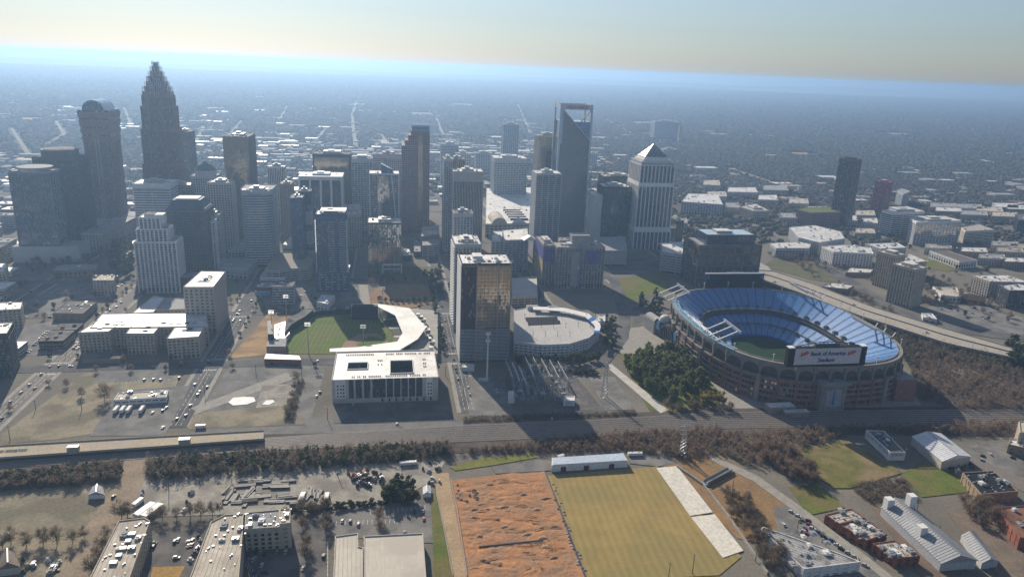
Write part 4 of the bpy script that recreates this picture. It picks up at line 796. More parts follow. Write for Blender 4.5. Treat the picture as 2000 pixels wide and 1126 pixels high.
letters('Bank of America', 5.3, BL, sb, (0, -1.8, zm + 1.2), bold=.1); letters('Stadium', 5.3, BL, sb, (-1, -1.8, zm - 5.2), bold=.1)
for sx in (-1, 1):
    cx_ = sx * (bw - 16)
    for k in range(3):
        MB().prism([(0, 0), (1, 0), (1, .3), (0, .3)], 0, 1).v
        q = MB()
        for j in range(2):
            x_ = cx_ - 4.5 + k * 2.4 + j * 1.0; zq = zm + .6 + k * .9 - j * .3
            q.face([(x_, -1.85, zq + 2.8), (x_ + 1.6, -1.85, zq + 3.5), (x_ + 4.6, -1.85, zq + 1.5), (x_ + 3.0, -1.85, zq + .8)]) if j == 0 else q.face([(x_ - 1.2, -1.86, zq - .3 + 1.2), (x_ + .4, -1.86, zq + 1.9), (x_ + 2.2, -1.86, zq + .7), (x_ + .6, -1.86, zq + .0)])
        q.build('logo_stripe', RD if k != 1 else (RD if sx else BL), sb)
tr = MB()
for k in range(17):
    x_ = -bw * .8 + 1.6 * bw * k / 16; zt_ = z1 + 4.8 * (1 - (x_ / (bw * .85)) ** 2)
    tr.bar((x_, 1, z1 - .4), (x_, 1, zt_), .3)
    if k: tr.bar((px_, 1, pz_), (x_, 1, zt_), .6).bar((px_, 1, z1), (x_, 1, zt_), .25)
    px_, pz_ = x_, zt_
tr.build('truss', BLACK, sb)
MB().box(-bw * .3, bw * .3, .5, 1.5, z1, z1 + 3).build('backing', W_CHAR, sb)
for sx in (-.7, -.25, .25, .7): MB().box(sx * bw - 1, sx * bw + 1, 0, 2.5, 37, z0).build('support', CST, sb)
# far scoreboard
xa, za = atY(1379, 535, 848); xb, zb = atY(1492, 535, 848); xm = (xa + xb) / 2; bw = (xb - xa) / 2; z0 = 41
sb = thing('scoreboard', 'black video screen at the far end of the stadium', 'scoreboard', (xm, 848, 0))
MB().box(-bw, bw, -1.5, 3, z0, za).build('screen', BLACK, sb)
for sx in (-1, 1): MB().box(sx * (bw - 2.6) - 2.2, sx * (bw - 2.6) + 2.2, -1.9, -1.5, za - 6, za - 1.5).build('corner_sign', M('sign_blue', (.05, .2, .6), (.04, .15, .5), .2, .4), sb)
MB().box(-bw - .3, bw + .3, -1.7, 3.2, za, za + 1).build('top_rail', METAL, sb)
b = MB()
for k in range(9): b.bar((-10 + 2.5 * k, 0, za + 1), (-10 + 2.5 * k, 0, za + 5 - abs(k - 4) * .8), .35)
b.bar((-12, 0, za + 2.2), (12, 0, za + 2.2), .6).build('antenna_frame', STEEL, sb)
for sx in (-.8, -.3, .3, .8): MB().box(sx * bw - 1, sx * bw + 1, 0, 2.5, 20, z0).build('support', CST, sb)
# corner gate with two domes and an arch
gx, gy = G(1302, 668)
gt = thing('stadium_gate', 'dark stadium gate with two pale domes and a big arch', 'gate', (gx, gy, 0), R(8))
for k, yy in enumerate((-22, 18)):
    t = bpy.data.objects.new('gate_tower', None); COL.objects.link(t); t.parent = gt
    MB().cyl(6, yy, 0, 21, 8, 8).build('shaft', W_CHAR, t); MB().dome(6, yy, 21, 7.6, 6.5).build('dome', M('pale_dome', (.56, .57, .54), (.48, .49, .47), .2, .5), t, smooth=True); MB().cyl(6, yy, 19.5, 21.2, 8.8, 8).build('collar', METAL, t)
    MB().box(-3.5, -2.6, yy - 3, yy + 3, 10, 19).build('window', M('gate_blue', (.12, .3, .5), (.1, .24, .4), .2, .3), t)
ar = MB(); n = 16
for i in range(n):
    a0, a1 = math.pi * i / n, math.pi * (i + 1) / n
    for x_ in (-4, 3):
        o = [(x_, -2 - 13 * math.cos(a0), 8 + 11 * math.sin(a0)), (x_, -2 - 13 * math.cos(a1), 8 + 11 * math.sin(a1)), (x_, -2 - 16 * math.cos(a1), 8 + 14 * math.sin(a1)), (x_, -2 - 16 * math.cos(a0), 8 + 14 * math.sin(a0))]; ar.face(o if x_ > 0 else o[::-1])
    ar.face([(-4, -2 - 16 * math.cos(a0), 8 + 14 * math.sin(a0)), (-4, -2 - 16 * math.cos(a1), 8 + 14 * math.sin(a1)), (3, -2 - 16 * math.cos(a1), 8 + 14 * math.sin(a1)), (3, -2 - 16 * math.cos(a0), 8 + 14 * math.sin(a0))])
    ar.face([(-4, -2 - 13 * math.cos(a1), 8 + 11 * math.sin(a1)), (-4, -2 - 13 * math.cos(a0), 8 + 11 * math.sin(a0)), (3, -2 - 13 * math.cos(a0), 8 + 11 * math.sin(a0)), (3, -2 - 13 * math.cos(a1), 8 + 11 * math.sin(a1))])
ar.build('arch', W_CHAR, gt)
for k in range(6): MB().bar((0, -13 + 4.4 * k, 0), (0, -13 + 4.4 * k, 8 + 10 * math.sqrt(max(0, 1 - ((-11 + 4.4 * k) / 13) ** 2))), .5).build('mullion', METAL, gt)
MB().box(8, 13, -40, 42, 0, 14, 0, 1).build('concourse', [CST, M('beige_deck', (.4, .36, .29), None, .2)], gt)
v = MB()
for i in range(8):
    a0, a1 = math.pi * i / 8, math.pi * (i + 1) / 8
    v.face([(3 - 6 * math.cos(a0), 28, 15 + 5 * math.sin(a0)), (3 - 6 * math.cos(a1), 28, 15 + 5 * math.sin(a1)), (3 - 6 * math.cos(a1), 52, 15 + 5 * math.sin(a1)), (3 - 6 * math.cos(a0), 52, 15 + 5 * math.sin(a0))])
v.box(-3, 9, 28, 52, 0, 15).build('vaulted_wing', M('pale_vault', (.45, .44, .4), None, .2), gt)
# ================================================================ BALLPARK
FOOT.append((-135, 66, 745, 885))
TURF = M('ballpark_turf', (.14, .19, .045), (.11, .15, .035), .05, .9, wave=(.06, .1, .18), stretch=(.15, 1, 1), c3=(.15, .17, .05), sc3=.03)
bp = thing('ballpark', 'green baseball field ringed by stands and a curved white canopy', 'ballpark', (0, 0, 0))
def pz(pts, z): return [G(a, b, z) for a, b in pts]
MB().prism(pz([(562, 652), (585, 630), (620, 616), (740, 610), (768, 640), (790, 668), (752, 690), (640, 691), (562, 690)], .3), 0, .35).build('outfield', TURF, bp)
CLAY = M('infield_clay', (.34, .23, .15), (.28, .19, .125), .1, .95)
MB().prism(pz([(661, 690), (672, 668), (700, 652), (735, 650), (756, 664), (760, 690)], .5), .2, .45).build('infield', CLAY, bp)
MB().prism(pz([(696, 672), (722, 656), (750, 662), (746, 682), (708, 684)], .5), .2, .55).build('infield_grass', TURF, bp)
MB().prism(pz([(556, 650), (562, 650), (562, 690), (556, 692)], .5), .2, .45).build('warning_track', CLAY, bp)
WALLG = M('outfield_wall', (.03, .06, .05), (.022, .045, .04), .2, .7)
wp = [(558, 655), (572, 636), (596, 622), (630, 614), (736, 611)]
for a, b in zip(wp, wp[1:]):
    A, B = G(*a), G(*b); MB().bar((*A, 3), (*B, 3), .8, 6).build('outfield_wall_panel', WALLG, bp)
MB().prism(pz([(558, 628), (596, 609), (612, 609), (596, 622), (570, 637), (556, 655)], 6), 0, 9, 0, 1).build('batters_eye', [WALLG, DROOF], bp)
# stands behind home plate: stepped rings round the infield corner
hc = G(748, 645)
SEATG = M('dark_green_seats', (.055, .075, .055), (.04, .055, .04), .5, .5); 
arc_in = pz([(732, 612), (752, 630), (770, 655), (764, 676), (740, 688)], 1); arc_out = pz([(752, 602), (790, 622), (806, 652), (800, 676), (775, 690)], 12)
N_ = 12
def lerp_path(p, t):
    k = t * (len(p) - 1); i = min(int(k), len(p) - 2); f_ = k - i; return (p[i][0] * (1 - f_) + p[i + 1][0] * f_, p[i][1] * (1 - f_) + p[i + 1][1] * f_)
sb_ = MB()
for i in range(24):
    for k in range(N_):
        t0, t1, s0, s1 = i / 24, (i + 1) / 24, k / N_, (k + 1) / N_
        def pt(t, s): a, b = lerp_path(arc_in, t), lerp_path(arc_out, t); return (a[0] + (b[0] - a[0]) * s, a[1] + (b[1] - a[1]) * s)
        z = 1.5 + 9 * s0; sb_.face([(*pt(t0, s0), z), (*pt(t0, s1), z), (*pt(t1, s1), z), (*pt(t1, s0), z)], 1 if i % 4 == 0 else 0); sb_.face([(*pt(t0, s0), z - .75), (*pt(t0, s0), z), (*pt(t1, s0), z), (*pt(t1, s0), z - .75)])
sb_.build('seating', [SEATG, PALE], bp, kind='stuff')
can_in = pz([(686, 598), (738, 599), (772, 616), (786, 650), (776, 667), (698, 678), (644, 681)], 15); can_out = pz([(686, 594), (742, 594), (800, 602), (832, 640), (816, 662), (780, 684), (644, 687)], 15)
for i in range(24):
    a0, a1 = lerp_path(can_in, i / 24), lerp_path(can_in, (i + 1) / 24); b0, b1 = lerp_path(can_out, i / 24), lerp_path(can_out, (i + 1) / 24)
    MB().prism([a0, a1, b1, b0], 14.6, 15.4, bot=True).build('canopy_panel', WROOF, bp)
    if i % 2 == 0: MB().bar((b0[0] * .7 + a0[0] * .3, b0[1] * .7 + a0[1] * .3, 0), (b0[0] * .7 + a0[0] * .3, b0[1] * .7 + a0[1] * .3, 14.6), .8).build('canopy_column', STEEL, bp)
MB().prism(pz([(776, 600), (855, 606), (855, 690), (790, 690), (812, 665), (826, 640), (800, 608)], 7), 0, 7, 0, 1).build('concourse_building', [W_BEIGE, M('concourse_roof', (.42, .40, .36), (.33, .31, .28), .1, .8)], bp)
for k in range(10): x_, y_ = lerp_path(pz([(820, 615), (845, 680)], 9), k / 9); MB().box(x_ - 4 + (k % 3) * 3, x_ + (k % 3) * 2, y_ - 3, y_ + 3, 9, 11 + k % 3, 0, 1).build('rooftop_unit', [W_DGREY if k % 2 else METAL, WROOF], bp)
MB().prism(pz([(786, 637), (820, 637), (820, 655), (786, 655)], 13), 9, 13, 0, 1).build('club_level', [W_BEIGE, WROOF], bp)
MB().cyl(*G(832, 686, 10), 0, 10, 9, 24, 0).cyl(*G(832, 686, 10), 10, 10.5, 6, 24, 1).build('round_gatehouse', [W_BEIGE, GROOF], bp)
MB().prism(pz([(688, 598), (738, 598), (738, 594), (688, 594)], 17), 0, 17, 0).build('videoboard', BLACK, bp)
# left-field stands, small buildings
MB().prism(pz([(536, 634), (560, 626), (566, 650), (556, 660), (536, 660)], 6), 0, 6, 0, 1).build('left_stand', [W_CONC, METAL], bp)
for k in range(7):
    A, B = G(546 + k * 2.2, 632, 6), G(540 + k * 2.2, 662, 6); MB().bar((*A, 6.4 - k * .6), (*B, 6.4 - k * .6), 1.2, .4).build('bleacher_row', METAL, bp)
MB().prism(pz([(524, 662), (560, 660), (558, 676), (520, 676)], 8), 0, 8, 0, 1).build('clubhouse', [W_TAN, GROOF], bp)
MB().prism(pz([(520, 690), (584, 694), (588, 702), (516, 700)], 6), 0, 6, 0, 1).build('ticket_hall', [W_RED, WROOF], bp)
MB().prism(pz([(522, 626), (531, 625), (533, 652), (523, 652)], 15), 3, 15).build('scoreboard_back', BLACK, bp)
for i, (a, b) in enumerate(((603, 692), (710, 685), (857, 650), (748, 604), (560, 622), (532, 655))):
    x_, y_ = G(a, b); hgt = 36 if i == 0 else 30
    m_ = thing('floodlight_mast', ['tall ballpark floodlight mast nearest the railway', 'ballpark floodlight mast beside the white canopy', 'ballpark floodlight mast on the tree lined street side', 'ballpark floodlight mast by the park', 'ballpark floodlight mast by the left field corner', 'ballpark floodlight mast beside the scoreboard back'][i], 'floodlight', (x_, y_, 0), 0, 'ballpark floodlights')
    MB().cyl(0, 0, 0, hgt, .5, 8, r2=.28).build('pole', STEEL, m_); b = MB()
    for k in range(3): b.box(-3, 3, -.3, .3, hgt - 1 - k * 1.6, hgt - k * 1.6 - .2)
    b.build('lamp_rack', STEEL, m_)
# ================================================================ COURTYARD APARTMENTS (front)
y0 = 633.0; X0, zt = atY(648, 743, y0); X1, _ = atY(856, 743, y0); yb = G(760, 686, zt)[1]
ap = thing('apartment_block', 'long flat white roofed apartment block with two courtyards facing the tracks', 'building', (0, 0, 0)); FOOT.append((X0 - 3, X1 + 3, y0 - 3, yb + 3))
c1 = pz([(678, 722), (718, 722), (716, 708), (682, 708)], zt); c2 = pz([(762, 730), (808, 730), (806, 704), (766, 704)], zt)
a0, a1 = c1[0][0], c1[1][0]; b0, b1 = c2[0][0], c2[1][0]; ya, yc, ye, yf = c1[0][1], c1[2][1], c2[0][1], c2[2][1]
stC = S(W_CHAR, G_PUNC, 3.2, 1.5, 3.2, 1.6, base=3, top=1)
for (p, q, s, t) in ((X0, a0, y0, yb), (a0, a1, y0, ya), (a0, a1, yc, yb), (a1, b0, y0, yb), (b0, b1, y0, ye), (b0, b1, yf, yb), (b1, X1, y0, yb)):
    MB().box(p, q, s, t, 0, zt, 0, 1).build('wing', [W_CHAR, WROOF], ap)
for (p, q, s, t) in ((a0, a1, ya, yc), (b0, b1, ye, yf)):
    for z in range(3, int(zt) - 1, 3): 
        w9 = MB()
        for k in range(int((q - p) / 3)): w9.box(p + .8 + k * 3, p + 2.2 + k * 3, t - .25, t + .1, z, z + 1.7)
        w9.build('courtyard_window', G_PUNC, ap, kind='stuff')
    MB().box(p + .2, q - .2, s + .2, t - .2, .3, .8).build('courtyard', PAVE, ap)
    for (u, v_, u2, v2) in ((p, s, q, s), (q, s, q, t), (q, t, p, t), (p, t, p, s)): MB().bar((u, v_, zt + .5), (u2, v2, zt + .5), .7, 1).build('parapet', WHITE, ap)
pitch = (X1 - X0)
for f0, f1, mt in ((0, .03, PALE), (.03, .125, W_WHITE), (.125, .155, PALE), (.86, .885, PALE), (.885, .945, W_WHITE), (.945, 1, PALE)):
    MB().box(X0 + pitch * f0, X0 + pitch * f1, y0 - .6, y0, 4.5, zt + .9).build('facade_panel', mt, ap)
for k in range(6):
    f0 = .44 + k * .07; MB().box(X0 + pitch * f0, X0 + pitch * (f0 + .058), y0 - .5, y0, 5, zt + .6).build('charcoal_panel', W_CHAR, ap); MB().box(X0 + pitch * (f0 + .06), X0 + pitch * (f0 + .068), y0 - .9, y0, 3, zt + .9).build('pilaster', W_WHITE, ap)
    for z in (6, 9.4, 12.8, 16.2):
        wn = MB().box(X0 + pitch * (f0 + .008), X0 + pitch * (f0 + .022), y0 - .58, y0 - .45, z, z + 1.9).box(X0 + pitch * (f0 + .036), X0 + pitch * (f0 + .05), y0 - .58, y0 - .45, z, z + 1.9); wn.build('window', G_PUNC, ap)
for k in range(7):
    f0 = .16 + k * .039
    MB().box(X0 + pitch * f0, X0 + pitch * (f0 + .02), y0 - .55, y0, 4.5, zt + .3).build('facade_panel', W_GREY if k % 2 else W_CHAR, ap)
    for z in (5.5, 8.9, 12.3, 15.7): MB().box(X0 + pitch * (f0 + .022), X0 + pitch * (f0 + .036), y0 - .3, y0 - .05, z, z + 2.2).build('window', G_PUNC, ap)
for f0 in (.045, .075, .1, .9, .925):
    for z in (6, 9.4, 12.8, 16.2): MB().box(X0 + pitch * f0, X0 + pitch * (f0 + .014), y0 - .68, y0 - .55, z, z + 1.8).build('window', G_PUNC, ap)
MB().box(X0, X1, y0 - .8, y0, 0, 4.4).build('plinth', W_BEIGE, ap)
for k in range(8): MB().box(X0 + pitch * (.46 + k * .066), X0 + pitch * (.475 + k * .066), y0 - .9, y0 - .75, .5, 3.6).build('garage_vent', BLACK, ap)
for (u, v_, u2, v2) in ((X0, y0, X1, y0), (X1, y0, X1, yb), (X1, yb, X0, yb), (X0, yb, X0, y0)): MB().bar((u, v_, zt + .45), (u2, v2, zt + .45), .8, .95).build('parapet', PALE, ap)
k = 0; cond = MB()
for yy, xs_ in ((y0 + 6, (.18, .45)), (y0 + 6, (.5, .9)), (yb - 8, (.1, .4)), (yb - 8, (.5, .95)), ((y0 + yb) / 2, (.42, .47)), ((y0 + yb) / 2 + 10, (.42, .47)), ((y0 + yb) / 2, (.87, .9)), ((y0 + yb) / 2 + 10, (.87, .9)), ((y0 + yb) / 2 - 8, (.87, .9))):
    x_ = X0 + pitch * xs_[0]
    while x_ < X0 + pitch * xs_[1]:
        if random.random() < .8: MB().box(x_, x_ + .9, yy, yy + .9, zt, zt + 1.1).build('condenser', BLACK, ap)
        x_ += 1.7
# ================================================================ OVAL GARAGE
r, pl, h_ = low('parking_garage', 'white round ended parking garage with pale open top deck', [(1004, 668), (1060, 674), (1112, 672), (1150, 660), (1171, 643), (1172, 632), (1150, 615), (1100, 603), (1040, 600), (1004, 606)], base=(1009, 690), st=S(W_WHITE, G_DARK, 3.1, 1.7, 4, 1, base=1.5, top=1.6), roof=M('garage_deck', (.52, .51, .49), (.45, .44, .42), .05, .8), cat='garage', nu=0)
cxg, cyg = r.location.x, r.location.y
arcp = pz([(1040, 598), (1100, 600), (1150, 612), (1174, 634), (1170, 650)], h_ + 5); ain = pz([(1042, 604), (1098, 607), (1143, 618), (1163, 636), (1160, 648)], h_ + 5)
for i in range(14):
    p, q = lerp_path(arcp, i / 14), lerp_path(arcp, (i + 1) / 14); s, t = lerp_path(ain, i / 14), lerp_path(ain, (i + 1) / 14)
    MB().prism([(a[0] - cxg, a[1] - cyg) for a in (p, q, t, s)], h_ + 4.2, h_ + 5, bot=True).build('canopy_panel', W_WHITE if i not in (8, 13) else _mc['sign_blue'], r)
    MB().bar((s[0] - cxg, s[1] - cyg, h_), (s[0] - cxg, s[1] - cyg, h_ + 4.3), .4).build('canopy_post', STEEL, r)
for px_, py_, w5 in ((1040, 598, 14), (1080, 600, 12)): x_, y_ = G(px_, py_, h_ + 4); MB().box(x_ - cxg - w5 / 2, x_ - cxg + w5 / 2, y_ - cyg - 4, y_ - cyg + 4, h_, h_ + 5, 0, 1).build('stair_house', [W_WHITE, GROOF], r)
ramp = pz([(1032, 636), (1095, 633), (1093, 626), (1030, 628)], h_); MB().prism([(a[0] - cxg, a[1] - cyg) for a in ramp], h_ + .26, h_ + .6).build('ramp_opening', BLACK, r); MB().prism([(a[0] - cxg, a[1] - cyg + 14) for a in ramp], h_ + .26, h_ + .6).build('ramp_opening', BLACK, r)
for i in range(16):
    x_, y_ = G(1025 + (i % 6) * 24 + (i // 6) * 8, 622 + (i // 6) * 18, h_); MB().bar((x_ - cxg, y_ - cyg, h_), (x_ - cxg, y_ - cyg, h_ + 6), .3).box(x_ - cxg - .8, x_ - cxg + .8, y_ - cyg - .2, y_ - cyg + .2, h_ + 5.8, h_ + 6.1).build('deck_lamp', BLACK, r)
# ================================================================ OTHER BUILDINGS, NEAR AND MIDDLE
RES = S(W_CREAM, G_PUNC, 3.2, 1.5, 3.4, 1.6, base=4.5, top=1.2)
r, pl, h_ = low('office_tower', 'square cream office tower with punched windows and white roof beside the courtyard apartments', [(417, 561), (440, 531), (393, 530), (358, 561)], base=(421, 650), st=S(W_BEIGE, G_PUNC, 3.7, 2.0, 4.2, 2.4, base=6, top=3), roof=WROOF, cat='building', nu=0)
MB().prism([(q[0] * .42, q[1] * .38) for q in pl], h_ + .2, h_ + .9, 0, 1).build('plant_well', [WHITE, BLACK], r); units(r, [(q[0] * .35, q[1] * .3) for q in pl], h_ + .9, 5, 8, False)
cb = thing('apartment_complex', 'cream courtyard apartment complex of three projecting wings', 'building', (0, 0, 0)); zc = atY(153, 650, G(155, 690)[1])[1]
def wing(root, px, z, wall, roof, nm='wing', w=True):
    p = ccw([G(a, b, z) for a, b in px]); facade(root, p, 0, z, S(wall, G_PUNC, 3.2, 1.4, 3.2, 1.5, base=4, top=1.4), roof, .9); xs = [q[0] for q in p]; ys = [q[1] for q in p]; FOOT.append((min(xs), max(xs), min(ys), max(ys))); return p
wing(cb, [(153, 650), (212, 648), (240, 629), (188, 628)], zc, W_CREAM, WROOF); wing(cb, [(246, 652), (300, 652), (318, 631), (262, 631)], zc - .15, W_CREAM, WROOF)
wing(cb, [(326, 662), (388, 658), (406, 627), (350, 628)], zc - .1, W_CREAM, WROOF); p = wing(cb, [(176, 641), (406, 638), (404, 611), (200, 613)], zc + .3, W_CREAM, WROOF)
wing(cb, [(258, 612), (300, 610), (322, 582), (300, 578)], zc - .3, W_CREAM, WROOF); wing(cb, [(302, 606), (362, 604), (366, 584), (326, 582)], zc - .4, W_BEIGE, GROOF)
for px in ([(162, 652), (186, 651), (186, 652.3), (162, 653)],): pass
for k, (a, b) in enumerate(((210, 634), (225, 634), (240, 634), (320, 632), (335, 632), (350, 632), (365, 632), (380, 632), (280, 640), (290, 640), (195, 642), (360, 645), (372, 643), (284, 646))):
    x_, y_ = G(a, b, zc); MB().box(x_ - 2.2, x_ + 2.2, y_ - .8, y_ + .8, zc, zc + 1.6).build('rooftop_unit', METAL if k % 3 else BLACK, cb)
for (a, b, wd) in ((165, 672, 12), (262, 676, 14), (338, 684, 12)):
    x_, y_ = G(a + 6, b + 12); MB().box(x_ - wd / 4, x_ + wd / 2, y_ - .2, y_ + .6, 2, zc - 5).build('brick_panel', W_TAN, cb)
MB().prism([G(a, b, 5) for a, b in [(158, 700), (235, 700), (240, 690), (160, 690)]], 0, 5, 0, 1).build('garden_wall', [W_TAN, DROOF], cb)
low('bus_depot', 'low white roofed depot with parked white trucks in front', [(222, 782), (325, 776), (329, 763), (232, 768)], h=5, st=S(W_WHITE, G_DARK, 5, 1.6, 6, 1.2, base=1, top=1.4), roof=TROOF, nu=4)
low('apartment_block', 'dark balconied apartment tower cut by the left picture edge', [(14, 652), (26, 630), (-60, 632), (-70, 655)], base=(38, 738), st=S(W_DGREY, G_GREY, 3.2, 1.0, 3.6, 1.2, slab=.5, base=4), roof=WROOF, nu=3)
low('apartment_block', 'cream three storey block with white roof at the left edge', [(40, 604), (44, 590), (-25, 592), (-30, 608)], base=(46, 640), st=RES, roof=WROOF, nu=4)
low('apartment_block', 'pale round cornered block cut by left edge above cream block', [(10, 530), (14, 514), (-30, 516), (-34, 534)], h=24, st=RES, roof=WROOF, nu=2)
low('warehouse', 'single storey tan building with dark flat roof by the tree lined avenue', [(103, 612), (162, 613), (189, 590), (134, 587)], base=(104, 625), st=S(W_TAN, G_PUNC, 5, 3, 8, 4, base=1.5), roof=DROOF, nu=3)
low('apartment_block', 'small cream apartment building standing among parked cars', [(181, 548), (222, 548), (225, 538), (184, 537)], base=(184, 575), st=RES, roof=TROOF, nu=2)
low('office_block', 'long grey block with sunlit roof running up to the far left towers', [(160, 456), (198, 457), (268, 424), (234, 421)], base=(166, 488), st=S(W_BEIGE, G_PUNC, 3.6, 1.8, 4, 2, base=5), roof=GROOF, nu=8)
low('church', 'dark low hall with pale strip roof below long grey block', [(104, 530), (188, 526), (192, 516), (112, 518)], h=10, st=S(W_TAN, G_PUNC, 6, 3, 6, 3, base=2), roof=GROOF, nu=2)
low('office_block', 'flat grey roofed block in shade below banded tower', [(445, 490), (524, 491), (538, 473), (474, 468)], h=16, st=S(W_GREY, G_DARK, 4, 1.8, 4, 1.4, base=5), roof=GROOF, nu=5)
low('office_block', 'flat grey block with pilasters beside garage roofs', [(424, 521), (482, 526), (502, 508), (434, 505)], h=15, st=S(W_GREY, G_DARK, 4, 2.0, 5, 1.8, base=5), roof=GROOF, nu=4)
low('parking_garage', 'tan two level garage with ramped decks left of navy tower', [(602, 524), (610, 510), (590, 494), (537, 494), (517, 528), (545, 529), (568, 525)], base=(599, 548), st=S(W_BEIGE, G_DARK, 3.1, 1.6, 12, 1.2, base=2, top=1.5), roof=M('tan_deck', (.34, .30, .24), (.28, .25, .2), .1, .85), cat='garage', nu=0)
low('shop_block', 'white strip fronted low block in front of tan garage', [(508, 543), (556, 543), (562, 531), (516, 529)], base=(508, 556), st=S(W_WHITE, G_DARK, 4.2, 2, 30, .5, pe=.02, base=1.5), roof=WROOF, nu=5)
low('museum', 'angular white and slate roofed building behind tan garage', [(552, 478), (604, 482), (612, 462), (574, 452)], h=20, st=S(W_GREY, G_DARK, 5, 2.5, 20, 1, base=4), roof=WROOF, nu=3, big=True)
low('pavilion', 'small white roofed pavilion beside ballpark outfield', [(619, 590), (640, 594), (654, 578), (628, 576)], h=9, st=S(W_WHITE, G_GREY, 4, 2, 5, 1, base=3), roof=WROOF, nu=2)
low('shop_block', 'little brick shop with white fascia on the corner lot', [(500, 562), (544, 562), (544, 555), (502, 555)], h=6, st=S(W_RED, G_DARK, 6, 3, 8, 3, base=1), roof=WROOF, nu=3)
bb = thing('billboard', 'blue and white billboard facing the tracks on the corner lot', 'billboard', (*G(513, 582), 0)); MB().box(-9, 9, -.4, .4, 4, 10).build('panel', M('billboard_print', (.35, .5, .62), (.1, .2, .36), .25, .5), bb)
for sx in (-6, 0, 6): MB().box(sx - .3, sx + .3, .4, .9, 0, 9).build('post', BLACK, bb)
low('kiosk_block', 'small dark steel framed block with white roofs right of mirror midrise', [(786, 500), (802, 500), (800, 486), (786, 486)], h=8, st=S(W_CHAR, G_DARK, 4, 1, 4, 1, base=2), roof=WROOF, nu=2)
low('kiosk_block', 'low terrace block with two white skylights near the garage by the park', [(808, 492), (822, 492), (822, 470), (808, 470)], h=8, st=S(W_CHAR, G_DARK, 4, 1, 4, 1, base=2), roof=GROOF, nu=2)
low('substation_hut', 'small white hut with flat roof beside the tree lined street', [(902, 718), (926, 718), (926, 712), (904, 712)], h=4, st=S(W_WHITE, G_DARK, 4, 2, 8, 3, base=1), roof=WROOF, nu=0)
low('parking_deck', 'white cubic deck block behind oval garage by the round lawn', [(1165, 628), (1182, 628), (1182, 616), (1166, 616)], h=9, st=S(W_WHITE, G_DARK, 3, 1.4, 6, .8, base=1), roof=WROOF, nu=1)
# right-hand district
def rt(name, label, top, base, wl, wr, ang, **k):
    """tower seen on its corner: photo pixels of the near edge's top and foot, widths of the two walls, turn in degrees"""
    X, Y = G(*base); h = atY(top[0], top[1], Y)[1]; n = Vector((X, Y)).normalized(); rg = Vector((n.y, -n.x)); a = R(ang); C = Vector((X, Y))
    A = C + (-rg * math.cos(a) + n * math.sin(a)) * wl; B = C + (rg * math.sin(a) + n * math.cos(a)) * wr; pts = [C, B, A + B - C, A]; c = (A + B) / 2; poly = ccw([tuple(p - c) for p in pts])
    root = thing(name, label, k.get('cat', 'building'), (c.x, c.y, 0)); FOOT.append((c.x - 25, c.x + 25, c.y - 25, c.y + 25)); facade(root, poly, 0, h, k['st'], k.get('roof'), 1.0); units(root, [(p[0] * .6, p[1] * .6) for p in poly], h + .25, k.get('nu', 2), int(top[0]), False)
    MB().prism([(p[0] * .5, p[1] * .5) for p in poly], h, h + 4.5, 0, 1).build('penthouse', [k['st']['wall'], k.get('roof') or GROOF], root)
    return root, poly, h
low('apartment_block', 'long pale apartment block with white roof beyond the motorway', [(1331, 394), (1412, 400), (1402, 380), (1344, 378)], h=26, st=S(W_GREY, G_PUNC, 3.2, 1.4, 6, 3, base=4), roof=WROOF, nu=10)
low('office_block', 'beige office block with tan roof near the motorway junction', [(1471, 412), (1503, 412), (1475, 398), (1445, 404)], base=(1470, 432), st=S(W_BEIGE, G_DARK, 3.8, 1.6, 4, 1.2, base=5), roof=TROOF, nu=3, big=True)
rt('residential_tower', 'slim dark apartment tower with sawtooth balconies rising from woods', (1667, 313), (1648, 440), 36, 26, 32, st=S(M('taupe_panel', (.16, .14, .13), (.12, .105, .10), .1, .6), G_PUNC, 3.2, .9, 5, 1.6, slab=.5, base=4), roof=DROOF, nu=2, big=True, cat='skyscraper')
low('parking_podium', 'brown podium with green planted roof below slim dark tower', [(1583, 416), (1642, 414), (1626, 404), (1574, 405), (1556, 409)], base=(1584, 442), st=S(W_PINK, G_DARK, 3.3, 1.6, 5, 1.4, base=3), roof=LAWN, nu=0)
rt('office_tower', 'red glass and brick tower right of slim dark tower', (1740, 357), (1722, 418), 30, 24, 30, st=S(M('red_panel', (.42, .10, .10), (.3, .07, .075), .1, .5), G_GREY, 3.6, 1.4, 6, 1.2, base=4), roof=TROOF, nu=1, big=True, cat='skyscraper')
low('office_block', 'blue grey slab beside the red tower', [(1764, 380), (1778, 374), (1760, 368), (1752, 372)], h=34, st=S(W_GREY, G_BLUE, 3.6, .6, 3, 1, base=4), roof=GROOF, nu=1)
low('office_block', 'white slabbed office with green glass right of slim dark tower', [(1745, 416), (1806, 413), (1770, 403), (1722, 411)], base=(1752, 462), st=S(W_WHITE, G_TEAL, 4, 1.2, 30, .5, pe=.02, slab=.6, base=4), roof=WROOF, nu=4, big=True)
low('office_block', 'wide glass office with white frame in front of white slabbed office', [(1790, 434), (1878, 431), (1842, 422), (1778, 427)], base=(1786, 478), st=S(W_WHITE, G_MIRR, 4, .8, 8, .8, base=4), roof=WROOF, nu=3, big=True)
low('parking_garage', 'beige garage block with plain grey end wall on the right', [(1886, 452), (1942, 449), (1910, 438), (1877, 444)], base=(1882, 476), st=S(W_BEIGE, G_DARK, 3.1, 1.6, 30, .8, base=2), roof=CONC, nu=2)
low('office_block', 'dark framed office cut off by right edge', [(1990, 430), (2040, 432), (2030, 416), (1984, 418)], base=(1986, 456), st=S(W_DGREY, G_DARK, 4, .8, 6, 1, base=4), roof=DROOF, nu=2)
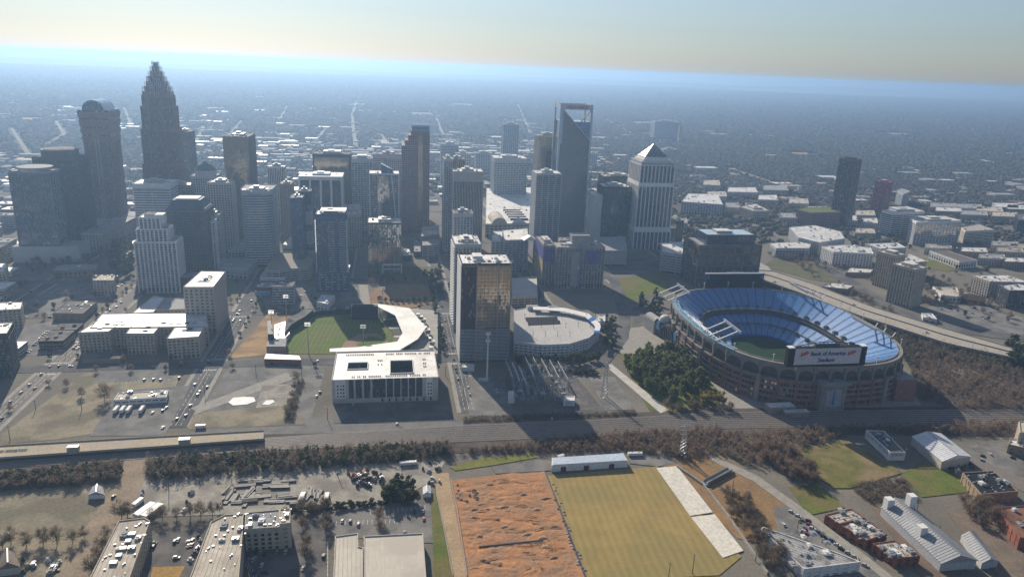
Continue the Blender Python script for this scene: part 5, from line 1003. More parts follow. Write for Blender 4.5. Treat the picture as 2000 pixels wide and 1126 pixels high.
low('apartment_block', 'white roofed apartment ring behind small office by the motorway', [(1560, 464), (1600, 474), (1650, 466), (1640, 452), (1590, 440), (1542, 444)], base=(1562, 486), st=S(W_GREY, G_PUNC, 3.2, 1.4, 3.4, 1.6, base=4), roof=WROOF, nu=10)
low('office_block', 'grey low office with white roof behind the motorway verge', [(1516, 485), (1580, 485), (1584, 477), (1560, 472), (1504, 475)], base=(1517, 502), st=S(W_GREY, G_DARK, 4, 1.4, 5, 1, base=3), roof=WROOF, nu=4)
low('apartment_block', 'white and red panelled apartment block facing the street', [(1628, 492), (1706, 496), (1700, 484), (1650, 478), (1605, 482)], base=(1628, 518), st=S(W_WHITE, G_PUNC, 3.2, 1.4, 4, 2.2, base=4), roof=WROOF, nu=10)
low('apartment_block', 'pale gabled apartment block behind the white and red panelled one', [(1720, 486), (1770, 484), (1752, 474), (1690, 476)], h=18, st=S(W_GREY, G_PUNC, 3.2, 1.4, 4, 2, base=4), roof=WROOF, nu=6)
low('shop_block', 'flat white shop at the foot of panelled apartment block', [(1652, 532), (1700, 533), (1706, 526), (1660, 523)], h=6, st=S(W_TAN, G_DARK, 5, 2, 6, 2, base=2), roof=WROOF, nu=2)
rt('residential_tower', 'left of two linked apartment towers with cream punched front', (1735, 500), (1738, 566), 30, 24, 30, st=S(W_CREAM, G_PUNC, 3.2, 1.2, 3.2, 1.5, base=4), roof=WROOF, nu=3, cat='skyscraper')
rt('residential_tower', 'right and larger of two linked apartment towers with pale lit front', (1779, 527), (1774, 602), 34, 28, 28, st=S(W_CREAM, G_PUNC, 3.2, 1.2, 3.2, 1.5, base=4), roof=WROOF, nu=5, cat='skyscraper')
low('parking_podium', 'pale low podium linking the two apartment towers', [(1735, 560), (1757, 568), (1790, 560), (1760, 548)], h=14, st=S(PALE, G_DARK, 3.2, 2, 20, 1, base=2), roof=WROOF, nu=2)
low('apartment_block', 'white roofed rear block behind the linked towers', [(1770, 516), (1810, 510), (1775, 496), (1745, 500)], h=26, st=RES, roof=WROOF, nu=6)
low('warehouse', 'long white colonnaded shed on a green plot', [(1874, 511), (1908, 508), (1850, 490), (1816, 490)], base=(1874, 525), st=S(W_WHITE, G_GREY, 6, 1, 5, 1.6, base=1), roof=M('brown_roof', (.18, .15, .13), None, .1), nu=0)
low('apartment_block', 'beige five storey apartment block near right edge', [(1933, 550), (2010, 552), (1965, 537), (1899, 538)], base=(1930, 582), st=S(W_BEIGE, G_PUNC, 3.2, 1.3, 3.6, 1.6, base=4), roof=WROOF, nu=6)
low('apartment_block', 'dark balconied apartment block at the right edge', [(1972, 568), (2030, 567), (1990, 554), (1951, 558)], base=(1969, 602), st=S(W_DGREY, G_GREY, 3.2, .8, 4, 1, slab=.5, base=4), roof=WROOF, nu=5)
low('civic_hall', 'small white columned hall with stepped roofs near the linked towers', [(1838, 577), (1877, 580), (1868, 562), (1822, 560)], h=8, st=S(W_WHITE, G_DARK, 7, 1, 4, 1.4, base=1), roof=TROOF, nu=2)
gh = thing('gabled_house', 'brown gabled hall with orange brick below the columned hall', 'building', (*G(1896, 590), 0), R(-35)); MB().box(-16, 16, -8, 8, 0, 6).build('wall', W_RED, gh); MB().prism(rect(-17, 17, -9.5, 9.5), 6, 12, poly2=rect(-16.5, 16.5, -.3, .3)).build('roof', M('brown_shingle', (.24, .17, .11), None, .2), gh)
low('retail_block', 'white roofed low block beside the motorway viaduct', [(1605, 560), (1655, 565), (1668, 558), (1625, 552)], h=7, st=S(W_TAN, G_DARK, 6, 3, 8, 3, base=2), roof=WROOF, nu=3)
low('retail_block', 'small white roofed hut next to motorway under the linked towers', [(1803, 620), (1830, 624), (1820, 612), (1800, 612)], h=5, st=S(W_WHITE, G_DARK, 5, 3, 8, 3, base=2), roof=WROOF, nu=1)
for i, (a, b) in enumerate(((1900, 487), (1935, 500), (1970, 487), (1985, 507), (1960, 475), (1995, 480), (1850, 408), (1890, 402), (1930, 408), (1960, 400), (1900, 415), (1960, 418), (1990, 404), (1840, 400), (1830, 480))):
    low('townhouse_row', ('white roofed tan', 'grey roofed beige', 'tan roofed cream')[i % 3] + ' terrace of townhouses in the right hand district', [(a - 24, b + 4), (a + 30, b + 6), (a + 26, b - 3), (a - 22, b - 4)], h=12, st=S((W_TAN, W_BEIGE, W_CREAM)[i % 3], G_PUNC, 3.2, 1.4, 4, 2, base=3), roof=(WROOF, GROOF, TROOF)[i % 3], nu=4, group='terraces of townhouses')
for i, (a, b, wd, hh) in enumerate(((1400, 378, 40, 14), (1450, 370, 60, 14), (1515, 366, 50, 16), (1560, 392, 40, 12), (1500, 385, 40, 12), (1430, 400, 30, 12), (1390, 356, 34, 16), (1290, 255, 20, 20), (1540, 420, 36, 12), (1690, 415, 40, 10), (1660, 425, 30, 10), (1330, 430, 26, 16), (1690, 450, 40, 9), (1700, 430, 30, 14))):
    low('midrise_block', ('tan roofed beige', 'white roofed grey', 'grey roofed cream')[i % 3] + ' midrise among the trees beyond the motorway', [(a - wd / 2, b + 5), (a + wd / 2, b + 6), (a + wd * .42, b - 4), (a - wd * .45, b - 4)], h=hh, st=S((W_BEIGE, W_GREY, W_CREAM)[i % 3], G_PUNC, 3.3, 1.6, 4, 2, base=3), roof=(TROOF, WROOF, GROOF)[i % 3], nu=4, group='midrises beyond the motorway')
# ---------------------------------------------------------------- foreground buildings
def longhouse(label, px, base, wall, roof, nm='apartment_block', **k): return low(nm, label, px, base=base, st=S(wall, G_PUNC, 3.2, 1.3, 3.6, 1.9, base=3.4, top=1.2), roof=roof, **k)
r, pl, h_ = low('apartment_block', 'long cream roofed apartment building beside the dusty street', [(293, 1018), (282, 1012), (232, 1018), (150, 1180), (235, 1180)], h=14, st=S(W_CREAM, G_PUNC, 3.2, 1.5, 3.6, 2, base=3.4), roof=TROOF, nu=0)
for k in range(5): x_, y_ = G(258 - k * 9, 1045 + k * 14, h_); MB().box(x_ - r.location.x - 2 + k % 2, x_ - r.location.x + 2, y_ - r.location.y - 1.5, y_ - r.location.y + 1.5, h_, h_ + 1.8).build('rooftop_unit', METAL, r)
low('apartment_block', 'long cream roofed wing running to the bottom edge in the middle left', [(475, 1010), (478, 1004), (440, 1006), (412, 1020), (352, 1180), (462, 1180), (474, 1040)], h=15, st=S(W_CREAM, G_PUNC, 3.2, 1.5, 3.6, 2, base=3.4), roof=TROOF, nu=0)
r, pl, h_ = low('apartment_block', 'cream window walled wing joined at right angles to the long middle wing', [(478, 1034), (546, 1030), (546, 996), (480, 1002)], h=15.6, st=S(W_CREAM, G_PUNC, 3.2, 1.3, 3.6, 1.9, base=2.4), roof=GROOF, nu=3)
low('stair_tower', 'cream end block closing the window walled wing', [(547, 1024), (567, 1022), (567, 994), (547, 995)], h=18, st=S(W_CREAM, G_PUNC, 3.2, 2.4, 6, 4, base=2.4), roof=TROOF, nu=1)
RIB = M('ribbed_metal_roof', (.60, .555, .47), (.5, .46, .39), .3, .55, c3=(.48, .44, .37), sc3=.06, stretch=(6, .4, 1))
r, pl, h_ = low('warehouse', 'large pale square metal roof at the bottom centre', [(711, 1048), (826, 1042), (832, 1126), (834, 1150), (711, 1155)], h=8, st=S(W_BEIGE, G_PUNC, 8, 6, 6, 3, base=1), roof=RIB, nu=0)
xs = [q[0] for q in pl]; ys = [q[1] for q in pl]; rb = MB()
for k in range(int((max(xs) - min(xs)) / 1.2)): rb.box(min(xs) + 1 + k * 1.2, min(xs) + 1.12 + k * 1.2, min(ys) + 1, max(ys) - 1.4, h_ + .2, h_ + .36)
rb.build('roof_seam', RIB, r, kind='stuff')
low('warehouse', 'narrow pale metal roofed hall left of the large square roof', [(655, 1048), (699, 1042), (700, 1068), (709, 1070), (708, 1160), (650, 1160)], h=8.6, st=S(W_BEIGE, G_PUNC, 8, 6, 6, 3, base=1), roof=RIB, nu=0)
r, pl, h_ = low('metal_shed', 'long shed with pale blue metal roof behind practice field', [(1078, 908), (1226, 899), (1217, 884), (1078, 893)], base=(1082, 921), st=S(W_WHITE, G_DARK, 6, 4.6, 30, .4, base=.5, top=1), roof=M('pale_blue_metal', (.5, .57, .66), (.44, .5, .58), .1, .4), nu=0, parapet=0)
for f_ in (.1, .35, .63): x_ = min(q[0] for q in pl) + f_ * 74; y_ = min(q[1] for q in pl); MB().box(x_, x_ + 4, y_ - .5 - f_ * -2, y_ + .6, 0, 4).build('door', M('maroon_door', (.14, .05, .05), None, .3), r)
low('brick_store', 'one storey brick building with tan flat roofs by the slanting street', [(1612, 1006), (1652, 1000), (1684, 992), (1660, 990)] if False else [(1640, 1024), (1688, 1012), (1662, 994), (1612, 1006)], h=7, st=S(W_RED, G_DARK, 7, 4, 6, 3, base=2), roof=TROOF, nu=3)
low('brick_store', 'middle brick building with white debris on its tan roof', [(1692, 1056), (1732, 1044), (1690, 1014), (1642, 1026)], h=6.4, st=S(W_RED, G_DARK, 7, 4, 6, 3, base=2), roof=TROOF, nu=9)
low('brick_store', 'front brick building with white debris on its roof near bottom right', [(1750, 1092), (1796, 1086), (1746, 1056), (1704, 1062)], h=6, st=S(W_RED, G_DARK, 7, 4, 6, 3, base=2), roof=TROOF, nu=9)
# wedge building with patched white roof
low('wedge_building', 'wedge shaped white building with patched roof at the street fork', [(1570, 1112), (1680, 1098), (1640, 1082), (1490, 1030), (1486, 1034)], h=7, st=S(W_WHITE, G_DARK, 7, 3, 5, 2.5, base=1.5), roof=M('patched_roof', (.55, .56, .56), (.34, .34, .33), .12, .6, c3=(.22, .21, .2), sc3=.12), nu=9)
# ridge-roofed mill
def gable(name, label, px, h, rise, wall, roof, cat='building', doors=0):
    """px: near-left, near-right, far-right, far-left corners of the eaves"""
    A, B, C_, D_ = [Vector(G(a, b, h)) for a, b in px]; c = (A + B + C_ + D_) / 4; r = thing(name, label, cat, (c.x, c.y, 0))
    P = [q - c for q in (A, B, C_, D_)]; MB().prism([tuple(q) for q in P], 0, h - .1).build('wall', wall, r); m0, m1 = (P[0] + P[1]) / 2, (P[3] + P[2]) / 2; b = MB()
    e = [tuple((*(q * 1.03), h)) for q in P]; t0, t1 = (*(m0 * 1.02), h + rise), (*(m1 * 1.02), h + rise)
    b.face([e[0], e[3], t1, t0]).face([e[1], t0, t1, e[2]]).face([e[0], t0, e[1]]).face([e[3], e[2], t1]); b.build('roof', roof, r)
    seam = MB(); n = int((m1 - m0).length / 2.2)
    for k in range(n + 1):
        t = k / max(n, 1); L0 = P[0].lerp(P[3], t) * 1.03; R0 = P[1].lerp(P[2], t) * 1.03; T = m0.lerp(m1, t) * 1.02
        seam.bar((*L0, h + .12), (*T, h + rise + .12), .14).bar((*R0, h + .12), (*T, h + rise + .12), .14)
    seam.build('roof_seam', roof, r, kind='stuff'); rv = MB().bar((*m0, h + rise + .2), (*m1, h + rise + .2), .8, .5); rv.build('ridge_cap', METAL, r)
    FOOT.append((c.x - 15, c.x + 15, c.y - 15, c.y + 15)); return r, P, m0, m1
GMR = M('grey_metal_roof', (.36, .37, .38), (.28, .29, .3), .15, .5, .5, .2, c3=(.3, .3, .3), sc3=.06)
r, P, m0, m1 = gable('mill_building', 'long grey metal roofed mill with white boxy towers', [(1838, 1098), (1908, 1092), (1768, 976), (1722, 990)], 7, 5, W_GREY, GMR)
for t, off, hh in ((.93, -8, 15), (.9, 8, 18), (.42, -7, 15)):
    c = m0.lerp(m1, t); MB().box(c.x + off - 2.6, c.x + off + 2.6, c.y - 2.6, c.y + 2.6, 6, hh).build('tower', WHITE, r)
gable('grey_shed', 'narrow grey gabled shed beside the long mill', [(1918, 1098), (1950, 1094), (1905, 1040), (1878, 1044)], 5, 2.5, W_GREY, GMR)
gable('warehouse', 'big white gabled warehouse at the right edge', [(1840, 900), (1896, 890), (1838, 846), (1782, 852)], 8, 3.5, W_BEIGE, M('white_metal_roof', (.72, .72, .72), (.62, .62, .63), .08, .45))
low('warehouse', 'dark flat roofed warehouse with white side wall by the green field', [(1738, 884), (1768, 884), (1726, 842), (1692, 841)], h=7, st=S(W_WHITE, G_DARK, 7, 6, 20, 2, base=1), roof=DROOF, nu=3)
low('brick_warehouse', 'black roofed brick warehouse with white vents', [(1916, 966), (1988, 960), (1940, 920), (1880, 924)], h=8, st=S(W_TAN, G_DARK, 8, 4, 5, 3, base=1.5), roof=M('black_roof', (.03, .032, .035), None, .1, .7), nu=7)
low('brick_warehouse', 'long orange brick wall building cut by the right edge', [(1992, 1050), (2060, 1060), (2050, 985), (1945, 992)], h=9, st=S(W_RED, G_DARK, 9, 6, 5, 3, base=1), roof=M('red_brown_roof', (.24, .13, .09), None, .1), nu=2)
low('tan_tower_block', 'tan block corner at the right edge above white warehouse', [(1992, 845), (2030, 845), (2030, 822), (1990, 824)], h=18, st=S(W_CREAM, G_PUNC, 3.4, 2.2, 5, 3, base=3), roof=TROOF, nu=0)
low('tan_annex', 'low tan annex with white roof at the right edge', [(1970, 868), (2020, 880), (2010, 860), (1972, 858)], h=8, st=S(W_TAN, G_PUNC, 4, 2.2, 5, 3, base=2), roof=WROOF, nu=1)
gable('small_house', 'little white hipped house by the railway trees at left', [(172, 966), (204, 965), (200, 950), (180, 950)], 3.5, 2.2, W_WHITE, M('pale_shingle', (.42, .42, .43), (.34, .34, .35), .4, .8))
gable('small_house', 'grey roofed house cut by the bottom left corner', [(-6, 1112), (40, 1106), (30, 1080), (2, 1082)], 5, 4, W_BEIGE, M('brown_shingle2', (.27, .22, .18), (.2, .165, .14), .4, .8))
gable('shed', 'small white tin shed beside dirt road', [(826, 964), (842, 962), (841, 948), (826, 950)], 3.4, 1.2, W_WHITE, M('white_metal_roof', (.7, .7, .7)))
def seams(root, poly, h, step, mat, ang):
    """raised membrane seams across a flat roof"""
    d = Vector((math.cos(ang), math.sin(ang))); n = Vector((-d.y, d.x)); P = [Vector(p) for p in offset(ccw(poly), -.7)]; lo, hi_ = min(p.dot(n) for p in P), max(p.dot(n) for p in P); b = MB(); t = lo + step / 2
    while t < hi_:
        xs = []
        for i in range(len(P)):
            a, c = P[i], P[(i + 1) % len(P)]; u, v = a.dot(n) - t, c.dot(n) - t
            if u * v < 0: q = a.lerp(c, u / (u - v)); xs.append(q)
        if len(xs) >= 2: xs.sort(key=lambda q: q.dot(d)); b.bar((*xs[0], h + .3), (*xs[-1], h + .3), .18, .12)
        t += step
    if b.v: b.build('roof_seam', mat, root, kind='stuff')
SEAM = M('membrane_seam', (.48, .44, .37), (.4, .36, .3), .2, .8)
for o in list(bpy.data.objects):
    lb = o.get('label', '') if o.type == 'EMPTY' else ''
    if any(k in lb for k in ('long cream roofed', 'tan flat roofs', 'tan roof', 'patched roof', 'round ended', 'two level garage', 'white debris', 'narrow pale metal')):
        rf = [c for c in o.children if c.name.startswith('roof') and 'seam' not in c.name and 'unit' not in c.name and 'vent' not in c.name][0]
        zt_ = max(v.co.z for v in rf.data.vertices); pl_ = [(v.co.x, v.co.y) for v in rf.data.vertices if abs(v.co.z - zt_) < .01]; e = max(((Vector(pl_[i]) - Vector(pl_[i - 1])) for i in range(len(pl_))), key=lambda q: q.length); seams(o, pl_, zt_ - .2, 2.6, SEAM, math.atan2(e.y, e.x))
        if 'long cream' in lb: units(o, [(p[0] * .8, p[1] * .8) for p in pl_], zt_, 5, 77, False)
# ================================================================ RAILWAY, MOTORWAY, SITE THINGS
def path_lerp(pts, n):
    pts = [Vector(p) for p in pts]; ln = [0]
    for a, b in zip(pts, pts[1:]): ln.append(ln[-1] + (b - a).length)
    out = []
    for k in range(n):
        s = ln[-1] * k / (n - 1); i = 0
        while i < len(pts) - 2 and ln[i + 1] < s: i += 1
        f_ = (s - ln[i]) / max(ln[i + 1] - ln[i], 1e-6); out.append(pts[i].lerp(pts[i + 1], f_))
    return out
up = [(-120, 897), (0, 889), (500, 858), (900, 832), (1150, 822), (1400, 807), (1650, 803), (2150, 800)]; dn = [(-120, 922), (0, 914), (500, 880), (900, 862), (1150, 851), (1400, 836), (1650, 832), (2150, 832)]
RAIL = M('rail_steel', (.5, .45, .4), (.38, .34, .3), .5, .6, .15, 0); SLP = M('sleeper', (.12, .105, .09), (.09, .08, .07), .5, .9)
TRK = 9
for k in range(TRK):
    f_ = k / (TRK - 1); P = [Vector(G(a[0], a[1] + (b[1] - a[1]) * f_)) for a, b in zip(up, dn)]; P = path_lerp(P, 60)
    t = thing('railway_track', '%s of the nine railway tracks counted from the city side' % ['first', 'second', 'third', 'fourth', 'fifth', 'sixth', 'seventh', 'eighth', 'last'][k], 'track', (0, 0, 0), 0, 'parallel railway tracks')
    for s in (-.75, .75):
        b = MB()
        for p, q in zip(P, P[1:]):
            n_ = (q - p).normalized(); n_ = Vector((-n_.y, n_.x)) * s; b.bar((p.x + n_.x, p.y + n_.y, .62), (q.x + n_.x, q.y + n_.y, .62), .34, .22)
        b.build('rail', RAIL, t)
    b = MB()
    for p, q in zip(P, P[1:]):
        n_ = (q - p).normalized(); n2 = Vector((-n_.y, n_.x)); L_ = (q - p).length; m_ = int(L_ / 2)
        for j in range(m_): c = p + n_ * (j * 2); b.face([tuple((*(c + n2 * 1.3), .5)), tuple((*(c - n2 * 1.3), .5)), tuple((*(c - n2 * 1.3 + n_ * .5), .5)), tuple((*(c + n2 * 1.3 + n_ * .5), .5))])
    b.build('sleeper', SLP, t, kind='stuff')
# raised station platform
z = 5.0; A, B, C_, D_ = G(-160, 904, z), G(515, 856, z), G(515, 841, z), G(-160, 880, z)
pf = thing('station_platform', 'raised pale concrete station platform alongside the tracks', 'platform', (0, 0, 0))
SAND = M('sand_concrete', (.50, .42, .30), (.42, .35, .25), .08, .85, c3=(.40, .34, .26), sc3=.04)
MB().prism([A, B, C_, D_], z - 1.4, z, bot=True).build('deck', SAND, pf); MB().prism([tuple(Vector(A).lerp(Vector(D_), .12)), tuple(Vector(B).lerp(Vector(C_), .12)), C_, D_], 0, z - 1.4).build('shaded_retaining_wall', W_CHAR, pf)  # wall below the deck coloured charcoal for its shadow side
MB().bar((*A, z + .2), (*B, z + .2), .5, .4).build('parapet', SAND, pf); MB().bar((*D_, z + .5), (*C_, z + .5), .5, 1).build('parapet', SAND, pf)
for t in (.12, .2, .235, .27, .4, .48, .55, .62, .68, .75, .82, .9):
    a, b = Vector(A).lerp(Vector(B), t), Vector(D_).lerp(Vector(C_), t); MB().bar((*a, z + .03), (*b, z + .03), .35, .08).build('expansion_joint', CONC, pf)
for t in (.215, .25, .28):
    a, b = Vector(A).lerp(Vector(B), t), Vector(D_).lerp(Vector(C_), t); c = a.lerp(b, .5); MB().box(c.x - 4, c.x + 4, c.y - 2.4, c.y + 2.4, z - .2, z + .05).build('deck_opening', BLACK, pf)
for t in (.42, .75): c = Vector(A).lerp(Vector(C_), .0).lerp(Vector(B), t); MB().box(c.x - 4, c.x + 4, c.y + 2, c.y + 6, z, z + 3.2, 0, 1).build('stair_head', [SAND, METAL], pf)
# motorway viaduct
hz = 9.0
hwA = [(1470, 528), (1505, 528), (1580, 552), (1700, 598), (1850, 643), (1985, 682), (2150, 724)]; hwB = [(1450, 540), (1488, 546), (1568, 574), (1680, 617), (1850, 671), (1976, 698), (2150, 745)]
hw = thing('motorway_viaduct', 'pale concrete motorway viaduct sweeping past the stadium', 'motorway', (0, 0, 0)); DECK = M('motorway_concrete', (.40, .36, .30), (.34, .31, .26), .06, .85)
PA = path_lerp([G(*p, hz) for p in hwA], 28); PB = path_lerp([G(*p, hz) for p in hwB], 28)
d = MB(); 
for i in range(27):
    d.prism([tuple(PB[i]), tuple(PB[i + 1]), tuple(PA[i + 1]), tuple(PA[i])], hz - 1.8, hz, bot=True)
d.build('deck', DECK, hw)
for t, w5, mt in ((0.0, .5, DECK), (.47, .9, W_CHAR), (1.0, .5, DECK)):
    b = MB()
    for i in range(27): b.bar((*PA[i].lerp(PB[i], t), hz + .5), (*PA[i + 1].lerp(PB[i + 1], t), hz + .5), w5, 1.1)
    b.build('barrier', mt, hw)
b = MB()
for t in (.12, .24, .36, .6, .72, .85):
    for i in range(27):
        p, q = PA[i].lerp(PB[i], t), PA[i + 1].lerp(PB[i + 1], t); b.bar((*p, hz + .03), (*p.lerp(q, .5), hz + .03), .25, .06)
b.build('lane_marking', PAINT, hw, kind='stuff')
for i in range(8, 27, 2):
    for t in (.1, .5, .9): c = PA[i].lerp(PB[i], t); MB().cyl(c.x, c.y, 0, hz - 1.8, .9, 8).build('column', DECK, hw)
for i in range(2, 26, 3):
    lp = thing('motorway_lamp', 'tall lamp post standing along the motorway viaduct', 'lamp post', (*PB[i].lerp(PA[i], .02), hz), 0, 'lamp posts along the motorway'); MB().bar((0, 0, 0), (0, 0, 11), .3).build('pole', STEEL, lp); MB().bar((0, 0, 11), (1.5, 2.2, 11.4), .3).build('arm', STEEL, lp)
# ---------------------------------------------------------------- poles, pylons, masts
def pole(label, a, b, h=14, arms=1, group='utility poles', nm='utility_pole'):
    o = thing(nm, label, 'pole', (*G(a, b), 0), random.uniform(0, 3), group); MB().cyl(0, 0, 0, h, .3, 6, r2=.18).build('pole', M('weathered_pole', (.2, .17, .14), None, .5), o)
    for k in range(arms): MB().bar((-1.6, 0, h - .6 - k * 1.4), (1.6, 0, h - .6 - k * 1.4), .2).build('crossarm', M('weathered_pole', (.2, .17, .14)), o)
    return o
for a, b in ((1306, 1126), (1352, 1120), (1475, 1095), (540, 700), (500, 730), (400, 770), (160, 800), (288, 690), (130, 690), (360, 700), (640, 820), (770, 815), (590, 745), (1080, 805), (870, 735), (1556, 1040), (1605, 1060), (1790, 1000), (1430, 960), (1460, 985), (1730, 830), (1800, 860), (1880, 850), (1500, 860), (660, 930), (330, 960), (70, 800), (20, 860), (905, 770), (1110, 770)): pole('brown utility pole standing by the tracks and streets', a, b, random.uniform(9, 15))
def pylon(label, a, b, h):
    o = thing('lattice_pylon', label, 'pylon', (*G(a, b), 0)); m_ = MB(); w0, w1 = 2.6, .6
    for k in range(10):
        t0, t1 = k / 10, (k + 1) / 10; a0, a1 = w0 + (w1 - w0) * t0, w0 + (w1 - w0) * t1; c0 = rect(-a0, a0, -a0, a0); c1 = rect(-a1, a1, -a1, a1)
        for i in range(4): j = (i + 1) % 4; m_.bar((*c0[i], h * t0), (*c1[i], h * t1), .28).bar((*c0[i], h * t0), (*c1[j], h * t1), .18).bar((*c0[j], h * t0), (*c1[i], h * t1), .18)
    m_.build('lattice', STEEL, o)
    for z_ in (.7, .82, .94): MB().bar((-4, 0, h * z_), (4, 0, h * z_), .35).build('crossarm', STEEL, o)
pylon('lattice power pylon beside the substation by the pine grove', 1180, 775, 36); pylon('lattice power pylon rising from the brush behind the long shed', 1332, 892, 30)
m_ = thing('cell_mast', 'tall white mobile phone mast in front of mirror tower', 'mast', (*G(951, 742), 0)); mh = atY(953, 648, G(951, 742)[1])[1]
MB().cyl(0, 0, 0, mh, .9, 10, r2=.5).build('pole', WHITE, m_)
for z_ in (mh - 1.5, mh - 9):
    b = MB()
    for k in range(9): t = 2 * math.pi * k / 9; b.box(2.2 * math.cos(t) - .3, 2.2 * math.cos(t) + .3, 2.2 * math.sin(t) - .3, 2.2 * math.sin(t) + .3, z_ - 1.6, z_ + 1.2); b.bar((0, 0, z_), (2.2 * math.cos(t), 2.2 * math.sin(t), z_), .2)
    b.build('antenna_array', WHITE, m_)
MB().box(-9, 1, -4, -1, 0, 3, 0, 1).build('equipment_hut', [W_GREY, WROOF], m_)
# substation
for i in range(9):
    a, b = (1000 + i * 14, 735 + (i % 3) * 8) if i < 4 else (1040 + (i - 4) * 17, 728 + (i - 4) * 3)
    o = thing('substation_gantry', 'grey steel gantry frame in the electricity substation', 'gantry', (*G(a, b + 20), 0), 0, 'substation gantries'); Lg = 46
    for k in range(4): MB().bar((0, k * Lg / 3, 0), (0, k * Lg / 3, 11), .5).bar((-1.2, k * Lg / 3, 0), (0, k * Lg / 3, 11), .25).bar((1.2, k * Lg / 3, 0), (0, k * Lg / 3, 11), .25).build('post', STEEL, o)
    MB().bar((0, 0, 11), (0, Lg, 11), .6).bar((0, 0, 9), (0, Lg, 9), .3).build('beam', STEEL, o); b2 = MB()
    for k in range(14): b2.cyl(0, k * Lg / 13, 9, 10.6, .3, 5); b2.bar((0, k * Lg / 13, 9.2), (7, k * Lg / 13, 8.4), .12); b2.cyl(3, k * Lg / 13 + 1, 0, 4.5, .35, 5)
    b2.build('insulator', W_GREY, o, kind='stuff')
for i, (a, b) in enumerate(((1022, 748), (1035, 742), (1088, 752), (1096, 762), (1075, 740), (1100, 774), (1060, 775), (1015, 770))):
    o = thing('transformer', 'grey power transformer with cooling fins in the substation', 'transformer', (*G(a, b), 0), 0, 'substation transformers'); MB().box(-2.4, 2.4, -1.6, 1.6, .3, 4).build('tank', METAL, o); b2 = MB()
    for k in range(8): b2.box(-2.2 + k * .58, -2 + k * .58, -2.4, -1.6, .8, 3.6)
    b2.build('cooling_fin', METAL, o, kind='stuff'); [MB().cyl(-1.4 + 1.4 * k, 0, 4, 6, .25, 6).build('bushing', WHITE, o) for k in range(3)]
for lab, px, h in (('white substation cabin at the near fence', [(1101, 783), (1122, 783), (1122, 774), (1102, 774)], 5), ('white upright container beside substation posts', [(993, 780), (1004, 780), (1003, 764), (993, 764)], 4)):
    low('cabin', lab, px, h=h, st=S(W_WHITE, G_DARK, 5, 3, 8, 3, base=1), roof=WROOF, nu=0)
# oval lawn planter in the road bend, little footbridge
fb = thing('footbridge', 'small concrete footbridge over the creek by the practice field', 'bridge', (0, 0, 0)); a, b = G(1378, 942, 2), G(1426, 916, 2)
MB().bar((*a, 2), (*b, 2), 4, .6).build('deck', CONC, fb); dv = (Vector(b) - Vector(a)).normalized(); n_ = Vector((-dv.y, dv.x)) * 2
for s in (-1, 1): MB().bar((a[0] + n_.x * s, a[1] + n_.y * s, 2.9), (b[0] + n_.x * s, b[1] + n_.y * s, 2.9), .2, 1.3).build('railing', METAL, fb)
for c in (a, b): MB().box(c[0] - 2.4, c[0] + 2.4, c[1] - 2.4, c[1] + 2.4, 0, 1.7).build('abutment', CONC, fb)
# floodwall along the creek
fw = thing('floodwall', 'pale concrete wall between covers and creek bank', 'wall', (0, 0, 0)); P = path_lerp([G(*p, 2) for p in ((1322, 908), (1375, 945), (1420, 1002), (1500, 1118))], 10)
for p, q in zip(P, P[1:]): MB().bar((*p, 1.2), (*p.lerp(q, .97), 1.2), .8, 2.4).build('panel', CONC, fw)
# fences by the dirt road
for i, (pp, lab) in enumerate(((((880, 938), (893, 1000), (912, 1126)), 'mesh fence between dirt road and orange site'), (((852, 965), (868, 1040), (884, 1126)), 'mesh fence beside the grass strip and dirt road'), (((1066, 926), (1095, 1000), (1142, 1126)), 'blue mesh screen fence between orange site and practice field'))):
    f_ = thing('site_fence', lab, 'fence', (0, 0, 0)); P = path_lerp([G(*p) for p in pp], 40)
    for p in P: MB().bar((*p, 0), (*p, 2.4), .22).build('post', METAL, f_)
    b = MB()
    for p, q in zip(P, P[1:]): b.bar((*p, 2.3), (*q, 2.3), .12).bar((*p, 1.2), (*q, 1.2), .1).bar((*p, .4), (*q, .4), .1)
    b.build('rail', M('blue_screen', (.12, .14, .3), None, .3) if i == 2 else METAL, f_, kind='stuff')
# dirt mounds and spoil
rd = random.Random(5)
MOUND = M('spoil_heap', (.40, .23, .12), (.27, .16, .095), .4, .95, c3=(.36, .27, .2), sc3=.5, bump=1, bsc=1.2)
def mound(name, label, a, b, rx, ry, h, mat, group, rz=0):
    x_, y_ = G(a, b); m5 = MB(); n, k = 14, 5; rr = [rd.uniform(.75, 1.15) for _ in range(n)]
    for j in range(k):
        t = j / k
        for i in range(n): q = 2 * math.pi * i / n; s = (1 - t) ** .8 * rr[i]; m5.v.append((rx * s * math.cos(q), ry * s * math.sin(q), h * t ** 1.1 * rd.uniform(.8, 1.2) + (0.05 if j else -.2)))
    m5.v.append((0, 0, h))
    for j in range(k - 1):
        for i in range(n): m5.f.append((j * n + i, j * n + (i + 1) % n, (j + 1) * n + (i + 1) % n, (j + 1) * n + i)); m5.m.append(0)
    for i in range(n): m5.f.append(((k - 1) * n + i, (k - 1) * n + (i + 1) % n, len(m5.v) - 1)); m5.m.append(0)
    o = m5.build(name, mat, smooth=True); o.location = (x_, y_, .3); o.rotation_euler[2] = rz; tag(o, label, 'mound', group)
for i in range(34):
    t = rd.random(); a = 895 + 200 * rd.random() + 25 * t; b = 945 + 170 * t
    mound('dirt_mound', 'low heap of dug earth on the orange site', a, b, rd.uniform(1.5, 5.5), rd.uniform(1, 2.6), rd.uniform(.3, 1.1), MOUND, 'earth heaps on the orange site', rd.uniform(-.3, .3))
RUB = M('rubble_grey', (.4, .38, .36), (.25, .24, .24), 1.5, .9)
